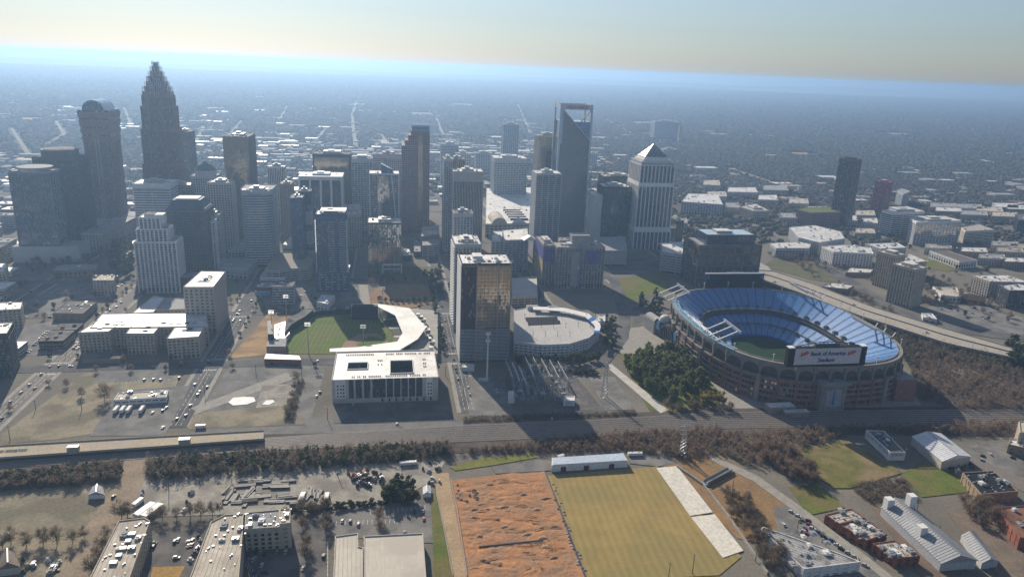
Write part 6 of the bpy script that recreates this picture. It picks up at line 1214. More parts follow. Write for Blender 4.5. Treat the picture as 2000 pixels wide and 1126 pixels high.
for i in range(30): t = i / 30; mound('rubble_pile', 'small grey rubble pile along the edge of the orange site', 1078 + 62 * t + rd.uniform(-8, 8), 940 + 180 * t, rd.uniform(.8, 1.8), rd.uniform(.6, 1.6), rd.uniform(.4, 1), RUB, 'rubble along the site edge')
for i in range(16): mound('rubble_pile', 'dark debris pile in the near corner of the orange site', 888 + rd.random() * 50, 945 + rd.random() * 35, rd.uniform(1, 2.4), rd.uniform(.8, 2), rd.uniform(.6, 1.6), MOUND, 'debris in the site corner')
trk = MB()
for pp in (((960, 930), (1030, 945), (1050, 1000), (1085, 1080), (1105, 1126)), ((966, 930), (1036, 945), (1057, 1000), (1092, 1080), (1113, 1126)), ((920, 1050), (935, 1090), (930, 1126)), ((905, 985), (1000, 975), (1040, 980)), ((900, 1000), (980, 998), (1045, 992))):
    P = path_lerp([G(*p) for p in pp], 30)
    for p, q in zip(P, P[1:]): trk.bar((*p, .3), (*q, .3), .9, .12)
trk.build('wheel_rut', M('rut_dirt', (.38, .21, .1), (.3, .165, .08), .3, .95), kind='stuff')
for pp in (((935, 1068), (1060, 1055)),):
    tr_ = thing('trench_pipe', 'dark pipe laid in a trench across the orange site', 'pipe', (0, 0, 0)); MB().bar((*G(*pp[0]), .5), (*G(*pp[1]), .5), .9, .7).build('pipe', W_CHAR, tr_); MB().bar((*G(*pp[0]), .3), (*G(pp[1][0], pp[1][1] + .8), .3), 2.2, .2).build('spoil', MOUND, tr_)
# yard marks on the practice field
fm = MB()
for (u, v_) in (((1160, 950), (1270, 1095)), ((1232, 960), (1340, 1090))):
    for k in range(15): p = Vector(G(*u)).lerp(Vector(G(*v_)), k / 14); fm.box(p.x - .7, p.x + .7, p.y - .15, p.y + .15, .2, .27)
fm.build('field_marking', M('faded_paint', (.42, .37, .2), (.34, .29, .14), .5), kind='stuff')
# ---------------------------------------------------------------- storage yard
STK = M('pale_timber', (.5, .47, .42), (.36, .34, .3), .8, .8); DKP = M('dark_pipe', (.09, .085, .08), (.06, .055, .05), .8, .7)
for i in range(44):
    if i < 22: a, b, ln, rz = 470 + rd.random() * 110, 934 + rd.random() * 55, rd.uniform(9, 18), rd.uniform(-.06, .1)
    elif i < 34: a, b, ln, rz = 442 + rd.random() * 50, 945 + rd.random() * 50, rd.uniform(7, 13), rd.uniform(1.2, 1.5)
    else: a, b, ln, rz = 590 + rd.random() * 55, 955 + rd.random() * 30, rd.uniform(5, 9), rd.uniform(1.2, 1.7)
    o = thing('pipe_stack', 'stack of long pipes and beams in the storage yard', 'stack', (*G(a, b), .2), rz, 'stacks in the storage yard'); n = rd.randint(3, 5); h = rd.uniform(.9, 1.6)
    for k in range(2): MB().box(-ln * .35 + k * ln * .6, -ln * .35 + k * ln * .6 + .3, -n * .5, n * .5, 0, .25).build('bearer', DKP, o)
    for k in range(n): MB().box(-ln / 2 + rd.uniform(-.3, .3), ln / 2, -n * .45 + k * .9, -n * .45 + k * .9 + .8, .25, h + rd.uniform(-.15, .15), 0, 1).build('beam', [DKP, STK if rd.random() < .75 else DKP], o)
for i in range(40):
    a, b = 700 + rd.gauss(0, 14) + 15, 935 + rd.gauss(0, 8); cl = rd.choice((DKP, DKP, METAL, M('rust_red', (.3, .09, .06), None, .5), STK, W_CHAR)); s = rd.uniform(1, 2.4)
    o = MB().box(-s, s, -s * .5, s * .5, 0, rd.uniform(1, 2.6)).box(-s * .6, s * .2, -s * .45, s * .3, 1, 3).build('scrap_machine', cl); o.location = (*G(a, b), .2); o.rotation_euler[2] = rd.uniform(0, 3); tag(o, 'piece of machinery in the crowded equipment heap of the storage yard', 'machine', 'machinery in the storage yard')
for i, (a, b, ln, w5, rz, lab) in enumerate(((797, 908, 13, 3, .06, 'pale green container behind the equipment heap'), (270, 985, 9, 3, 1.2, 'white trailer next to dark tarpaulin roofs'), (283, 1000, 16, 5, 1.1, 'striped grey tin roof shelter by the bare trees'), (298, 1002, 16, 5, 1.1, 'second striped tin roof shelter by the bare trees'), (638, 975, 9, 3, 1.5, 'white box trailer in the storage yard'), (590, 975, 10, 3.2, 1.45, 'white flat trailer beside timber stacks'), (1095, 895, 6, 2.4, .4, 'small white trailer at the shed end'), (1240, 890, 12, 3, -.05, 'white office trailer right of the long shed'), (392, 836, 8, 3, .05, 'white bus parked at the road by the tracks'), (1008, 778, 1, 1, 0, 'tiny kiosk by the substation'))):
    o = thing('trailer', lab, 'trailer', (*G(a, b), .2), rz); MB().box(-ln / 2, ln / 2, -w5 / 2, w5 / 2, .9, 3.2, 0, 1).build('body', [W_WHITE, WROOF], o); [MB().cyl(x_, -w5 / 2, .1, 1, .45, 8).build('wheel', BLACK, o) for x_ in (-ln * .35, ln * .35)]; [MB().box(-ln / 2 + ln * k / 4 - .06, -ln / 2 + ln * k / 4 + .06, -w5 / 2 - .05, w5 / 2 + .05, .9, 3.28).build('rib', METAL, o) for k in range(1, 4)]
# ---------------------------------------------------------------- cars
GLS = M('car_glass', (.02, .022, .026), None, .5, .08, .6); TYR = M('tyre', (.015, .015, .016), None, .5, .8)
CARC = [M('car_' + n, c, tuple(v * .93 for v in c), .2, .45, .3) for n, c in (('white', (.62, .62, .62)), ('silver', (.45, .46, .47)), ('grey', (.18, .18, .19)), ('black', (.02, .02, .023)), ('red', (.35, .03, .03)), ('blue', (.05, .09, .22)), ('tan', (.4, .35, .28)))]
def car_mesh(mt, suv=False):
    b = MB(); hr = 1.75 if suv else 1.45
    b.prism(rect(-2.25, 2.25, -.9, .9), .35, .9, 0, poly2=rect(-2.2, 2.2, -.86, .86), bot=True)
    b.prism(rect(-1.9 if suv else -1.5, 1.0, -.84, .84), .9, hr - .12, 1, 1, poly2=rect(-1.7 if suv else -1.0, .4, -.72, .72)); b.prism(rect(-1.72 if suv else -1.02, .42, -.73, .73), hr - .12, hr, 0)
    for sx in (-1.4, 1.4):
        for sy in (-.92, .78): 
            k = len(b.v); n = 8
            for yy in (sy, sy + .14):
                for i in range(n): b.v.append((sx + .36 * math.cos(2 * math.pi * i / n), yy, .36 + .36 * math.sin(2 * math.pi * i / n)))
            for i in range(n): b.f.append((k + i, k + (i + 1) % n, k + n + (i + 1) % n, k + n + i)); b.m.append(2)
            b.f += [tuple(k + i for i in range(n))[::-1] if False else tuple(k + i for i in range(n)), tuple(k + n + i for i in range(n))[::-1]]; b.m += [2, 2]
    return b.mesh('car', [mt, GLS, TYR])
CM = [car_mesh(c, i % 2 == 1) for i, c in enumerate(CARC)] + [car_mesh(CARC[0], True), car_mesh(CARC[1]), car_mesh(CARC[3], True)]
CNM = ['white', 'silver', 'grey', 'black', 'red', 'blue', 'tan', 'white', 'silver', 'black']
def car(label, group, a, b, rz, z=.35, world=None):
    x_, y_ = world or G(a, b, z); ci = rd.randrange(len(CM)); o = bpy.data.objects.new('car', CM[ci])
    if group: label = CNM[ci] + ' ' + label.replace('white vehicle', 'vehicle')
    elif 'white' in label: o.data = CM[0]
    elif 'dark' in label: o.data = CM[3]
    COL.objects.link(o); o.location = (x_, y_, z); o.rotation_euler[2] = rz + rd.uniform(-.05, .05); tag(o, label, 'car', group); return o
for r_ in range(5):
    for k in range(12):
        if rd.random() < .8: a, b = 46 + r_ * 22 + k * 3.4 + 8, 688 - k * 3.6 - r_ * 1; car('car in the packed parking lot at the left', 'cars in the packed left lot', a, b, .1)
for a, b in ((150, 566), (160, 562), (170, 558), (178, 562), (100, 572), (115, 574), (195, 556), (205, 552), (60, 570), (230, 560), (238, 556), (215, 606), (208, 612)): car('car parked near the small cream apartment building', 'cars by the small cream apartment building', a, b, rd.choice((.1, 1.6)))
for a, b in ((552, 588), (566, 578), (580, 577), (588, 578), (596, 570), (604, 576), (608, 577), (616, 582), (618, 576), (543, 572), (548, 568)): car('car parked on the lot below navy tower', 'cars below the navy tower', a, b, rd.choice((.1, 1.6)))
for i, (a, b, lab) in enumerate(((405, 756, 'lone car on the avenue beside vacant lots'), (372, 792, 'car driving towards the tracks past depot corner'), (346, 818, 'dark van rolling to the railway underpass'), (318, 835, 'white pickup at the avenue end near the tracks'), (468, 607, 'first white car by the dirt strip corner'), (560, 681, 'car parked beside the ballpark ticket hall'), (620, 705, 'car parked outside the ballpark gate'), (625, 766, 'dark car on the lane behind courtyard apartments'), (618, 774, 'white car on the lane behind courtyard apartments'), (690, 790, 'white van in front of the courtyard apartments'), (970, 762, 'pair of white cars on the substation lot, upper one'), (971, 768, 'pair of white cars on the substation lot, lower one'), (1078, 818, 'white pickup beside the railway line'), (222, 970, 'dark car on the dusty street'), (775, 828, 'white pickup beside tracks near lamp post'), (1697, 776, 'white car on the right of the stadium'), (1708, 772, 'second white car on the right of the stadium'))): car(lab, None, a, b, rd.choice((1.5, 1.4)))
for k in range(14):
    if k % 5 != 4: car('car parked along the tree lined street', 'cars on the tree lined street', 0, 0, 1.57, world=(61.5, 760 + k * 9))
for a, b in ((645, 1016), (668, 1018), (684, 1018), (700, 1024), (810, 1000), (826, 998), (828, 1014), (600, 1050), (632, 1086), (592, 1110), (558, 1078), (541, 1078), (790, 1040)): car('car in the lot behind the metal roofed halls', 'cars behind the metal roofed halls', a, b, 1.5)
for a, b in ((282, 742), (300, 741), (314, 742), (350, 738), (298, 806), (318, 802), (325, 796)): car('car at the white depot', 'cars at the depot', a, b, 1.5)
for i in range(9): car('white vehicle parked behind the white gabled warehouse', 'vehicles behind gabled warehouse', 1855 + (i % 3) * 14 + rd.uniform(-3, 3), 903 + (i // 3) * 6, rd.uniform(0, 3))
for i in (3, 7, 11, 17, 22): car('car driving on the motorway viaduct', 'cars on the motorway', 0, 0, -.5, z=hz + .1, world=tuple(PA[i].lerp(PB[i], rd.choice((.2, .35, .7, .85)))))
for i in range(14): car('car on the slanting street by the wedge building', 'cars on the slanting street', 1545 + i * 11 + rd.uniform(-3, 3), 1000 + i * 8, -.75)
for i, a in enumerate((228, 241, 253, 278)):
    o = thing('box_truck', ['leftmost white box truck at depot', 'second white box truck from left at depot', 'third white box truck from left at depot', 'white box truck standing apart on the right at depot'][i], 'truck', (*G(a, 803), .3), R(90)); MB().box(-6, 3.5, -1.3, 1.3, 1, 4).build('box', W_WHITE, o); MB().prism(rect(3.7, 6, -1.2, 1.2), .6, 2.8, poly2=rect(3.7, 5.4, -1.2, 1.2)).build('cab', W_WHITE, o); [MB().cyl(x_, y_, 0, .9, .5, 8).build('wheel', TYR, o) for x_ in (-4.5, 4.6) for y_ in (-1.1, 1.1)]
pm = MB()
for (a0, b0, a1, b1, n, dy) in ((648, 1022, 770, 1018, 14, 14), (724, 1000, 830, 990, 12, 12), (640, 1062, 640, 1126, 8, 6), (470, 1085, 500, 1126, 8, 5), (230, 748, 330, 742, 12, 5), (1540, 1000, 1690, 1108, 20, 4)):
    for k in range(n + 1): p = Vector(G(a0 + (a1 - a0) * k / n, b0 + (b1 - b0) * k / n)); pm.box(p.x - .12, p.x + .12, p.y - 2.6, p.y + 2.6, .3, .36)
pm.build('parking_marking', PAINT, kind='stuff')
# more ruts, puddles and stains on the orange site
rk = MB()
for i in range(46):
    a, b = 890 + rd.random() * 180, 940 + rd.random() * 180; ln = rd.uniform(15, 60); k = rd.uniform(-.2, .2); st_ = rd.uniform(-6, 6)
    P = path_lerp([G(a + ln * t, b + st_ * math.sin(t * 3) - ln * .06 * t) for t in (0, .25, .5, .75, 1)], 14)
    for dy in (0, 1.9):
        for p, q in zip(P, P[1:]):
            if 60 < p.x < 122: rk.bar((p.x, p.y + dy, .33), (q.x, q.y + dy, .33), .5, .1)
rk.build('wheel_rut', M('rut_dirt', (.38, .21, .1)), kind='stuff')
# traffic
for x_, y0_, y1_, n in ((-184, 610, 880, 9), (-176, 610, 1200, 12), (-332, 600, 1000, 12), (-324, 600, 1000, 9), (66, 620, 1000, 6), (74, 620, 1000, 6), (203, 905, 1100, 6)):
    for k in range(n): car('car in the traffic of the long downtown streets', 'traffic on the downtown streets', 0, 0, 1.57, world=(x_, rd.uniform(y0_, y1_)))
for k in range(26): car('car in the traffic of the cross streets', 'traffic on the cross streets', 0, 0, 0, world=(rd.uniform(-420, 60), rd.choice((729, 737, 891, 899))))
for k in range(40): car('car parked in the right hand district', 'cars in the right hand district', *rd.choice([(1600 + rd.random() * 120, 452 + rd.random() * 30), (1820 + rd.random() * 150, 600 + rd.random() * 35), (1580 + rd.random() * 120, 505 + rd.random() * 60)]), rd.uniform(0, 3))
# clutter in the foreground yards
for i in range(46):
    a, b = rd.choice([(300 + rd.random() * 120, 1045 + rd.random() * 50), (270 + rd.random() * 120, 960 + rd.random() * 40), (820 + rd.random() * 40, 905 + rd.random() * 40), (40 + rd.random() * 80, 1085 + rd.random() * 40), (1850 + rd.random() * 50, 905 + rd.random() * 20)])
    s = rd.uniform(.8, 2.2); o = MB().box(-s, s, -s * .6, s * .6, 0, rd.uniform(.6, 2)).box(-s * .5, s * .5, -s * .4, s * .4, .6, 2.3).build('yard_crate', rd.choice((METAL, W_WHITE, W_CHAR, STK, DKP))); o.location = (*G(a, b), .4); o.rotation_euler[2] = rd.uniform(0, 3); tag(o, 'crate or skip standing in a foreground yard', 'crate', 'crates in the foreground yards')
for i in range(34):
    a, b = rd.choice([(485 + rd.random() * 40, 1078 + rd.random() * 40), (100 + rd.random() * 10, 1100 + rd.random() * 20), (300 + rd.random() * 90, 1050 + rd.random() * 40), (1900 + rd.random() * 90, 870 + rd.random() * 30), (1530 + rd.random() * 60, 1010 + rd.random() * 40)])
    car('car parked in a foreground yard', 'cars in the foreground yards', a, b, rd.choice((0, 1.5)))
bz = MB()                                   # bus bars, posts and cables of the switchyard, too fine to pick apart
for i in range(260):
    a, b = 1000 + rd.random() * 110, 728 + rd.random() * 60
    if a > 1000 + (b - 700) * 1.6 + 70: continue
    x_, y_ = G(a, b); h5 = rd.uniform(3, 8); bz.bar((x_, y_, 0), (x_, y_, h5), .28).bar((x_ - 1.5, y_, h5), (x_ + 1.5, y_, h5), .22)
    if rd.random() < .5: bz.bar((x_, y_, h5), (x_ + rd.uniform(-2, 2), y_ + rd.uniform(5, 14), h5), .14)
tag(bz.build('switchgear', STEEL), 'tangle of posts and bus bars in the electricity substation', None, None, 'stuff')
# ================================================================ TREES
def leafmat(name, c, c2):
    m, t, b = newmat(name); oi = t.nodes.new('ShaderNodeObjectInfo'); ge = t.nodes.new('ShaderNodeNewGeometry'); ad = t.nodes.new('ShaderNodeMath'); ad.operation = 'ADD'; L(t, oi.outputs['Random'], ad.inputs[0]); L(t, ge.outputs['Random Per Island'], ad.inputs[1])
    hf = t.nodes.new('ShaderNodeMath'); hf.operation = 'MULTIPLY'; hf.inputs[1].default_value = .5; L(t, ad.outputs[0], hf.inputs[0])
    mx = t.nodes.new('ShaderNodeMixRGB'); L(t, hf.outputs[0], mx.inputs[0]); mx.inputs[1].default_value = (*c, 1); mx.inputs[2].default_value = (*c2, 1); L(t, mx.outputs[0], b.inputs['Base Color']); b.inputs['Roughness'].default_value = .8; b.inputs['Specular IOR Level'].default_value = .2
    tl = t.nodes.new('ShaderNodeBsdfTranslucent'); L(t, mx.outputs[0], tl.inputs[0]); ms = t.nodes.new('ShaderNodeMixShader'); ms.inputs[0].default_value = .5; L(t, b.outputs[0], ms.inputs[1]); L(t, tl.outputs[0], ms.inputs[2]); L(t, ms.outputs[0], [n for n in t.nodes if n.type == 'OUTPUT_MATERIAL'][0].inputs[0])
    return m
LF_PINE = leafmat('pine_needles', (.075, .105, .028), (.175, .19, .06)); LF_DARK = leafmat('evergreen_leaf', (.026, .038, .016), (.065, .08, .035)); LF_BARE = leafmat('winter_twigs', (.11, .085, .062), (.22, .175, .13)); LF_GOLD = leafmat('tawny_leaf', (.2, .15, .045), (.28, .23, .08)); LF_RUST = leafmat('russet_twigs', (.14, .10, .075), (.25, .185, .135)); LF_GREEN = leafmat('street_leaf', (.035, .045, .02), (.075, .08, .035))
BARK = M('bark', (.11, .09, .07), (.07, .058, .048), 1, .9)
def crown_mesh(name, seed, rx, z0, z1, mat, n=520, leaf=.7, clumps=16, bare=False, cone=False):
    rd = random.Random(seed); b = MB(); zc, rz = (z0 + z1) / 2, (z1 - z0) / 2; cs = []
    for _ in range(clumps):
        t = rd.uniform(0, 2 * math.pi); u_ = rd.uniform(-.9, 1); q = math.sqrt(max(0, 1 - u_ * u_)) * rd.uniform(.35, .95)
        if cone: q = (1 - (u_ + 1) / 2) * rd.uniform(.4, 1)
        cs.append(Vector((rx * q * math.cos(t), rx * q * math.sin(t), zc + rz * u_)))
    for i in range(n):
        c = rd.choice(cs); p = c + Vector((rd.gauss(0, rx * .17), rd.gauss(0, rx * .17), rd.gauss(0, rz * .14)))
        d = Vector((rd.gauss(0, 1), rd.gauss(0, 1), rd.gauss(0, .8))).normalized(); e = d.cross(Vector((rd.gauss(0, 1), rd.gauss(0, 1), rd.gauss(0, 1)))).normalized(); s = leaf * rd.uniform(.6, 1.4)
        if bare:
            o = (p - Vector((0, 0, z0 + (z1 - z0) * .15))).normalized(); d = (o + d * .6).normalized(); e = d.cross(Vector((rd.gauss(0, 1), rd.gauss(0, 1), 1))).normalized() * .11; b.face([p - d * s * 1.1 - e * s, p - d * s * 1.1 + e * s, p + d * s * 1.5])
        else: b.face([p - d * s, p + e * s * .8, p + d * s, p - e * s * .8])
    return b.mesh(name, mat)
def trunk_mesh(seed, h, rx, z0, z1, limbs=7):
    rd = random.Random(seed); b = MB(); r0 = h * .022; b.cyl(0, 0, -.3, z0 + (z1 - z0) * .55, r0, 6, r2=r0 * .45)
    for i in range(limbs):
        t = 2 * math.pi * i / limbs + rd.uniform(-.3, .3); zz = z0 + (z1 - z0) * rd.uniform(-.02, .4); q = rx * rd.uniform(.5, .9); m_ = (q * .5 * math.cos(t), q * .5 * math.sin(t), zz + (z1 - zz) * .3); b.bar((0, 0, zz), m_, r0 * .7).bar(m_, (q * math.cos(t), q * math.sin(t), zz + (z1 - zz) * .65), r0 * .4)
    return b.mesh('trunk', BARK)
TK = {}
def kind(k, h, rx, z0, mat, n, leaf, cl, nv=3, **kw): TK[k] = [(trunk_mesh(i * 7 + len(k), h, rx, z0, h), crown_mesh('crown', i * 13 + len(k) * 5, rx, z0, h, mat, n, leaf, cl, **kw)) for i in range(nv)]
kind('pine', 17, 4.2, 5, LF_PINE, 620, .75, 18, 4); kind('dark', 11, 4.2, 2, LF_DARK, 520, .8, 16); kind('bare', 11, 4.6, 2.5, LF_BARE, 520, 1.0, 26, 4, bare=True); kind('gold', 12, 4.5, 2.5, LF_GOLD, 420, .7, 14); kind('rust', 11, 5, 2, LF_RUST, 650, 1.1, 26, bare=True); kind('street', 9, 3.6, 2, LF_GREEN, 420, .7, 14); kind('shrub', 4, 3, .2, LF_DARK, 300, .6, 10, 2)
trd = random.Random(11)
def tree(k, label, group, a=None, b=None, sc=1, world=None, z=0):
    x_, y_ = world or G(a, b); o = thing(k2n[k], label, 'tree', (x_, y_, z), trd.uniform(0, 6.28), group); s = sc * trd.uniform(.82, 1.2); o.scale = (s * trd.uniform(.9, 1.1), s * trd.uniform(.9, 1.1), s); t, c = trd.choice(TK[k])
    for nm, me in (('trunk', t), ('crown', c)): q = bpy.data.objects.new(nm, me); COL.objects.link(q); q.parent = o
    return o
k2n = dict(pine='pine_tree', dark='evergreen_tree', bare='bare_tree', gold='tawny_tree', rust='russet_tree', street='street_tree', shrub='shrub')
def inpoly(x, y, P):
    c = False; j = len(P) - 1
    for i in range(len(P)):
        if (P[i][1] > y) != (P[j][1] > y) and x < (P[j][0] - P[i][0]) * (y - P[i][1]) / (P[j][1] - P[i][1]) + P[i][0]: c = not c
        j = i
    return c
def scatter(P, n, rd, gap=0):
    W_ = [G(*p) for p in P]; xs = [p[0] for p in W_]; ys = [p[1] for p in W_]; out = []; tries = 0
    while len(out) < n and tries < n * 60:
        tries += 1; x, y = rd.uniform(min(xs), max(xs)), rd.uniform(min(ys), max(ys))
        if inpoly(x, y, W_) and all((x - q[0]) ** 2 + (y - q[1]) ** 2 > gap * gap for q in out): out.append((x, y))
    return out
for p in scatter([(1212, 712), (1300, 690), (1335, 694), (1364, 738), (1384, 766), (1346, 778), (1310, 792), (1262, 772)], 105, trd, 3.6): tree('pine', 'tall green pine in the grove beside the stadium', 'pines in the grove', world=p, sc=.92)
for a, b in ((1384, 786), (1398, 784), (1410, 790), (1374, 792), (1350, 798), (1372, 778)): tree('gold', 'tawny leaved tree at the grove edge below the stadium', 'tawny trees at the grove edge', a, b, 1)
for k in range(26):
    for x_ in (57, 83):
        if trd.random() < .85: tree('street', 'leafy street tree lining the avenue beside the ballpark', 'trees along the ballpark avenue', world=(x_ + trd.uniform(-1, 1), 752 + k * 10 + trd.uniform(-2, 2)), sc=.9)
for k in range(12): tree('dark', 'dark evergreen in front of the oval garage', 'evergreens at the oval garage', 1014 + k * 14, 712 - k * .3 - (k > 9) * 4, .95)
for k in range(15): tree('shrub', 'clipped round evergreen behind the substation', 'hedge trees behind the substation', 1050 + k * 8, 726 + trd.uniform(-1.5, 1.5) + k * .3, 1.2)
for k in range(12): tree('dark', 'round evergreen on the road side by the oval garage', 'evergreens on the bend', 1186 + trd.uniform(-4, 4) + (k % 2) * 8, 626 + k * 5, .85)
for a, b, s in ((205, 782, 1.5), (160, 775, .9), (130, 755, .8), (95, 752, .7), (20, 802, .7), (575, 760, .8), (570, 775, .8), (566, 795, .8), (562, 812, .8), (578, 745, .8), (560, 805, .7)): tree('bare', 'bare winter tree on the vacant lots north of the tracks', 'bare trees on the vacant lots', a, b, s)
for a, b, s in ((22, 1062, 1), (52, 1068, 1), (85, 1062, 1), (112, 1064, 1), (142, 1060, .9), (5, 1070, 1), (165, 1050, .8)): tree('bare', 'bare tree in the row across the rough field', 'bare trees in the rough field', a, b, s)
for a, b, s in ((238, 1012, 1.2), (250, 1008, 1.1), (190, 1092, 1), (200, 1070, 1), (208, 1050, .9), (180, 1118, 1), (300, 1012, .9), (318, 1014, .9), (345, 1012, .9), (372, 1010, .9), (392, 1008, .9), (415, 1006, .9), (430, 1000, .8)): tree('bare', 'bare tree beside the cream apartment buildings', 'bare trees by the cream apartments', a, b, s)
for a, b in ((590, 1000), (610, 1002), (632, 1000), (740, 1020), (742, 1038), (640, 1024), (636, 1040), (598, 1070), (596, 1090), (590, 1030)): tree('bare', 'bare tree between the parking lots in the foreground', 'bare trees between lots', a, b, .9)
for p in scatter([(755, 985), (760, 955), (800, 948), (818, 965), (800, 985)], 10, trd, 2.5): tree('dark', 'dark evergreen clump at the storage yard corner', 'evergreens at the yard corner', world=p, sc=1.0)
for k in range(16): tree('shrub', 'low shrub along the storage yard edge', 'shrubs along the yard edge', 560 + k * 14, 1000 - k * 1.2 + trd.uniform(-2, 2), 1)
for p in scatter([(716, 560), (725, 520), (760, 518), (740, 545), (760, 556)], 16, trd, 4): tree('bare', 'bare tree on the park edge below the mirror midrise', 'bare trees in the park', world=p, sc=.8)
for p in scatter([(820, 540), (858, 520), (866, 600), (852, 596), (850, 560)], 16, trd, 4): tree('dark', 'dark tree on the park side of the avenue', 'dark trees by the park', world=p, sc=.8)
for k in range(9): tree('street', 'small tree planted along the park path', 'small trees on the park path', 742 + k * 11, 590 + trd.uniform(-2, 2), .7)
for p in scatter([(215, 520), (225, 480), (262, 478), (268, 530), (245, 545)], 26, trd, 5): tree('dark', 'tall dark tree left of white stepped tower', 'dark trees by the white tower', world=p, sc=1.3)
for p in scatter([(20, 530), (40, 500), (210, 490), (215, 520), (110, 545)], 40, trd, 7): tree('bare', 'bare tree on the shaded blocks at the far left', 'bare trees in the left blocks', world=p, sc=1)
for p in scatter([(1240, 585), (1290, 570), (1296, 610), (1262, 622)], 12, trd, 4): tree('dark', 'dark tree by the stadium plaza', 'trees by the stadium plaza', world=p, sc=.9)
for p in scatter([(1400, 960), (1470, 990), (1500, 1050), (1450, 1040), (1420, 1000)], 18, trd, 4): tree('bare', 'bare tree on the ochre creek bank', 'bare trees on the creek bank', world=p, sc=.9)
for p in scatter([(1470, 880), (1530, 880), (1580, 920), (1600, 950), (1540, 940)], 26, trd, 5): tree('rust', 'russet bare tree beside the mounded field', 'russet trees by the mounded field', world=p, sc=1)
for p in scatter([(1850, 975), (1930, 985), (1990, 1040), (1900, 1030)], 14, trd, 5): tree('rust', 'russet bare tree among the brick warehouses', 'russet trees by the warehouses', world=p, sc=1)
for p in scatter([(1500, 1120), (1470, 1060), (1490, 1050), (1560, 1115)], 8, trd, 4): tree('bare', 'bare tree at the wedge building side', 'bare trees by the wedge building', world=p, sc=.9)
for p in scatter([(1960, 680), (2000, 690), (2000, 720), (1975, 725)], 9, trd, 5): tree('dark', 'dark evergreen at the right edge under the viaduct', 'evergreens at the right edge', world=p, sc=1.5)
for p in scatter([(1640, 560), (1720, 595), (1760, 620), (1680, 600), (1600, 575)], 26, trd, 5): tree('rust', 'bare shrub tree between motorway and street', 'bare trees along the motorway', world=p, sc=.7)
for p in scatter([(1500, 500), (1560, 480), (1640, 530), (1590, 540)], 24, trd, 6): tree('bare', 'bare tree on the motorway verge', 'bare trees on the verge', world=p, sc=.9)
for p in scatter([(1790, 560), (1830, 540), (1900, 560), (1960, 610), (1900, 625), (1850, 600)], 30, trd, 6): tree('bare', 'bare tree near the columned hall', 'bare trees near the columned hall', world=p, sc=.9)
for p in scatter([(1280, 802), (1360, 790), (1480, 808), (1340, 815)], 10, trd, 4): tree('bare', 'bare tree between stadium lawn and tracks', 'bare trees by the stadium lawn', world=p, sc=.8)
# ---------------------------------------------------------------- masses nobody could count
def gn_scatter(name, pts, scs, mat, label, squash=.8, amp=.55):
    me = bpy.data.meshes.new(name); me.from_pydata([tuple(p) for p in pts], [], []); a = me.attributes.new('sc', 'FLOAT', 'POINT'); a.data.foreach_set('value', list(scs))
    o = bpy.data.objects.new(name, me); COL.objects.link(o); tag(o, label, None, None, 'stuff')
    ng = bpy.data.node_groups.new(name, 'GeometryNodeTree'); ng.interface.new_socket('Geometry', in_out='INPUT', socket_type='NodeSocketGeometry'); ng.interface.new_socket('Geometry', in_out='OUTPUT', socket_type='NodeSocketGeometry')
    N = ng.nodes.new; gi, go = N('NodeGroupInput'), N('NodeGroupOutput'); jn = N('GeometryNodeJoinGeometry')
    for v in range(4):
        ic = N('GeometryNodeMeshIcoSphere'); ic.inputs['Subdivisions'].default_value = 2; ic.inputs['Radius'].default_value = 1
        sp = N('GeometryNodeSetPosition'); nz = N('ShaderNodeTexNoise'); nz.noise_dimensions = '4D'; nz.inputs['W'].default_value = v * 7.3; nz.inputs['Scale'].default_value = 1.9; nz.inputs['Detail'].default_value = 3
        ps = N('GeometryNodeInputPosition'); ng.links.new(ps.outputs[0], nz.inputs['Vector']); sb_ = N('ShaderNodeMath'); sb_.operation = 'MULTIPLY_ADD'; sb_.inputs[1].default_value = 2.6 * amp; sb_.inputs[2].default_value = 1 - 1.3 * amp; ng.links.new(nz.outputs[0], sb_.inputs[0])
        vm = N('ShaderNodeVectorMath'); vm.operation = 'SCALE'; ng.links.new(ps.outputs[0], vm.inputs[0]); ng.links.new(sb_.outputs[0], vm.inputs['Scale']); v2 = N('ShaderNodeVectorMath'); v2.operation = 'MULTIPLY'; v2.inputs[1].default_value = (1, 1, squash); ng.links.new(vm.outputs[0], v2.inputs[0])
        ng.links.new(ic.outputs[0], sp.inputs[0]); ng.links.new(v2.outputs[0], sp.inputs['Position']); sm = N('GeometryNodeSetMaterial'); sm.inputs['Material'].default_value = mat; ng.links.new(sp.outputs[0], sm.inputs[0])
        g2 = N('GeometryNodeGeometryToInstance'); ng.links.new(sm.outputs[0], g2.inputs[0]); ng.links.new(g2.outputs[0], jn.inputs[0])
    ip = N('GeometryNodeInstanceOnPoints'); ip.inputs['Pick Instance'].default_value = True; at = N('GeometryNodeInputNamedAttribute'); at.data_type = 'FLOAT'; at.inputs[0].default_value = 'sc'
    rv = N('FunctionNodeRandomValue'); rv.data_type = 'FLOAT_VECTOR'; rv.inputs[0].default_value = (0, 0, 0); rv.inputs[1].default_value = (.3, .3, 6.28)
    ri = N('FunctionNodeRandomValue'); ri.data_type = 'INT'; ri.inputs[4].default_value = 0; ri.inputs[5].default_value = 3
    ng.links.new(gi.outputs[0], ip.inputs[0]); ng.links.new(jn.outputs[0], ip.inputs['Instance']); ng.links.new(at.outputs[0], ip.inputs['Scale']); ng.links.new(rv.outputs[0], ip.inputs['Rotation']); ng.links.new(ri.outputs[2], ip.inputs['Instance Index']); ng.links.new(ip.outputs[0], go.inputs[0])
    md = o.modifiers.new('scatter', 'NODES'); md.node_group = ng; return o
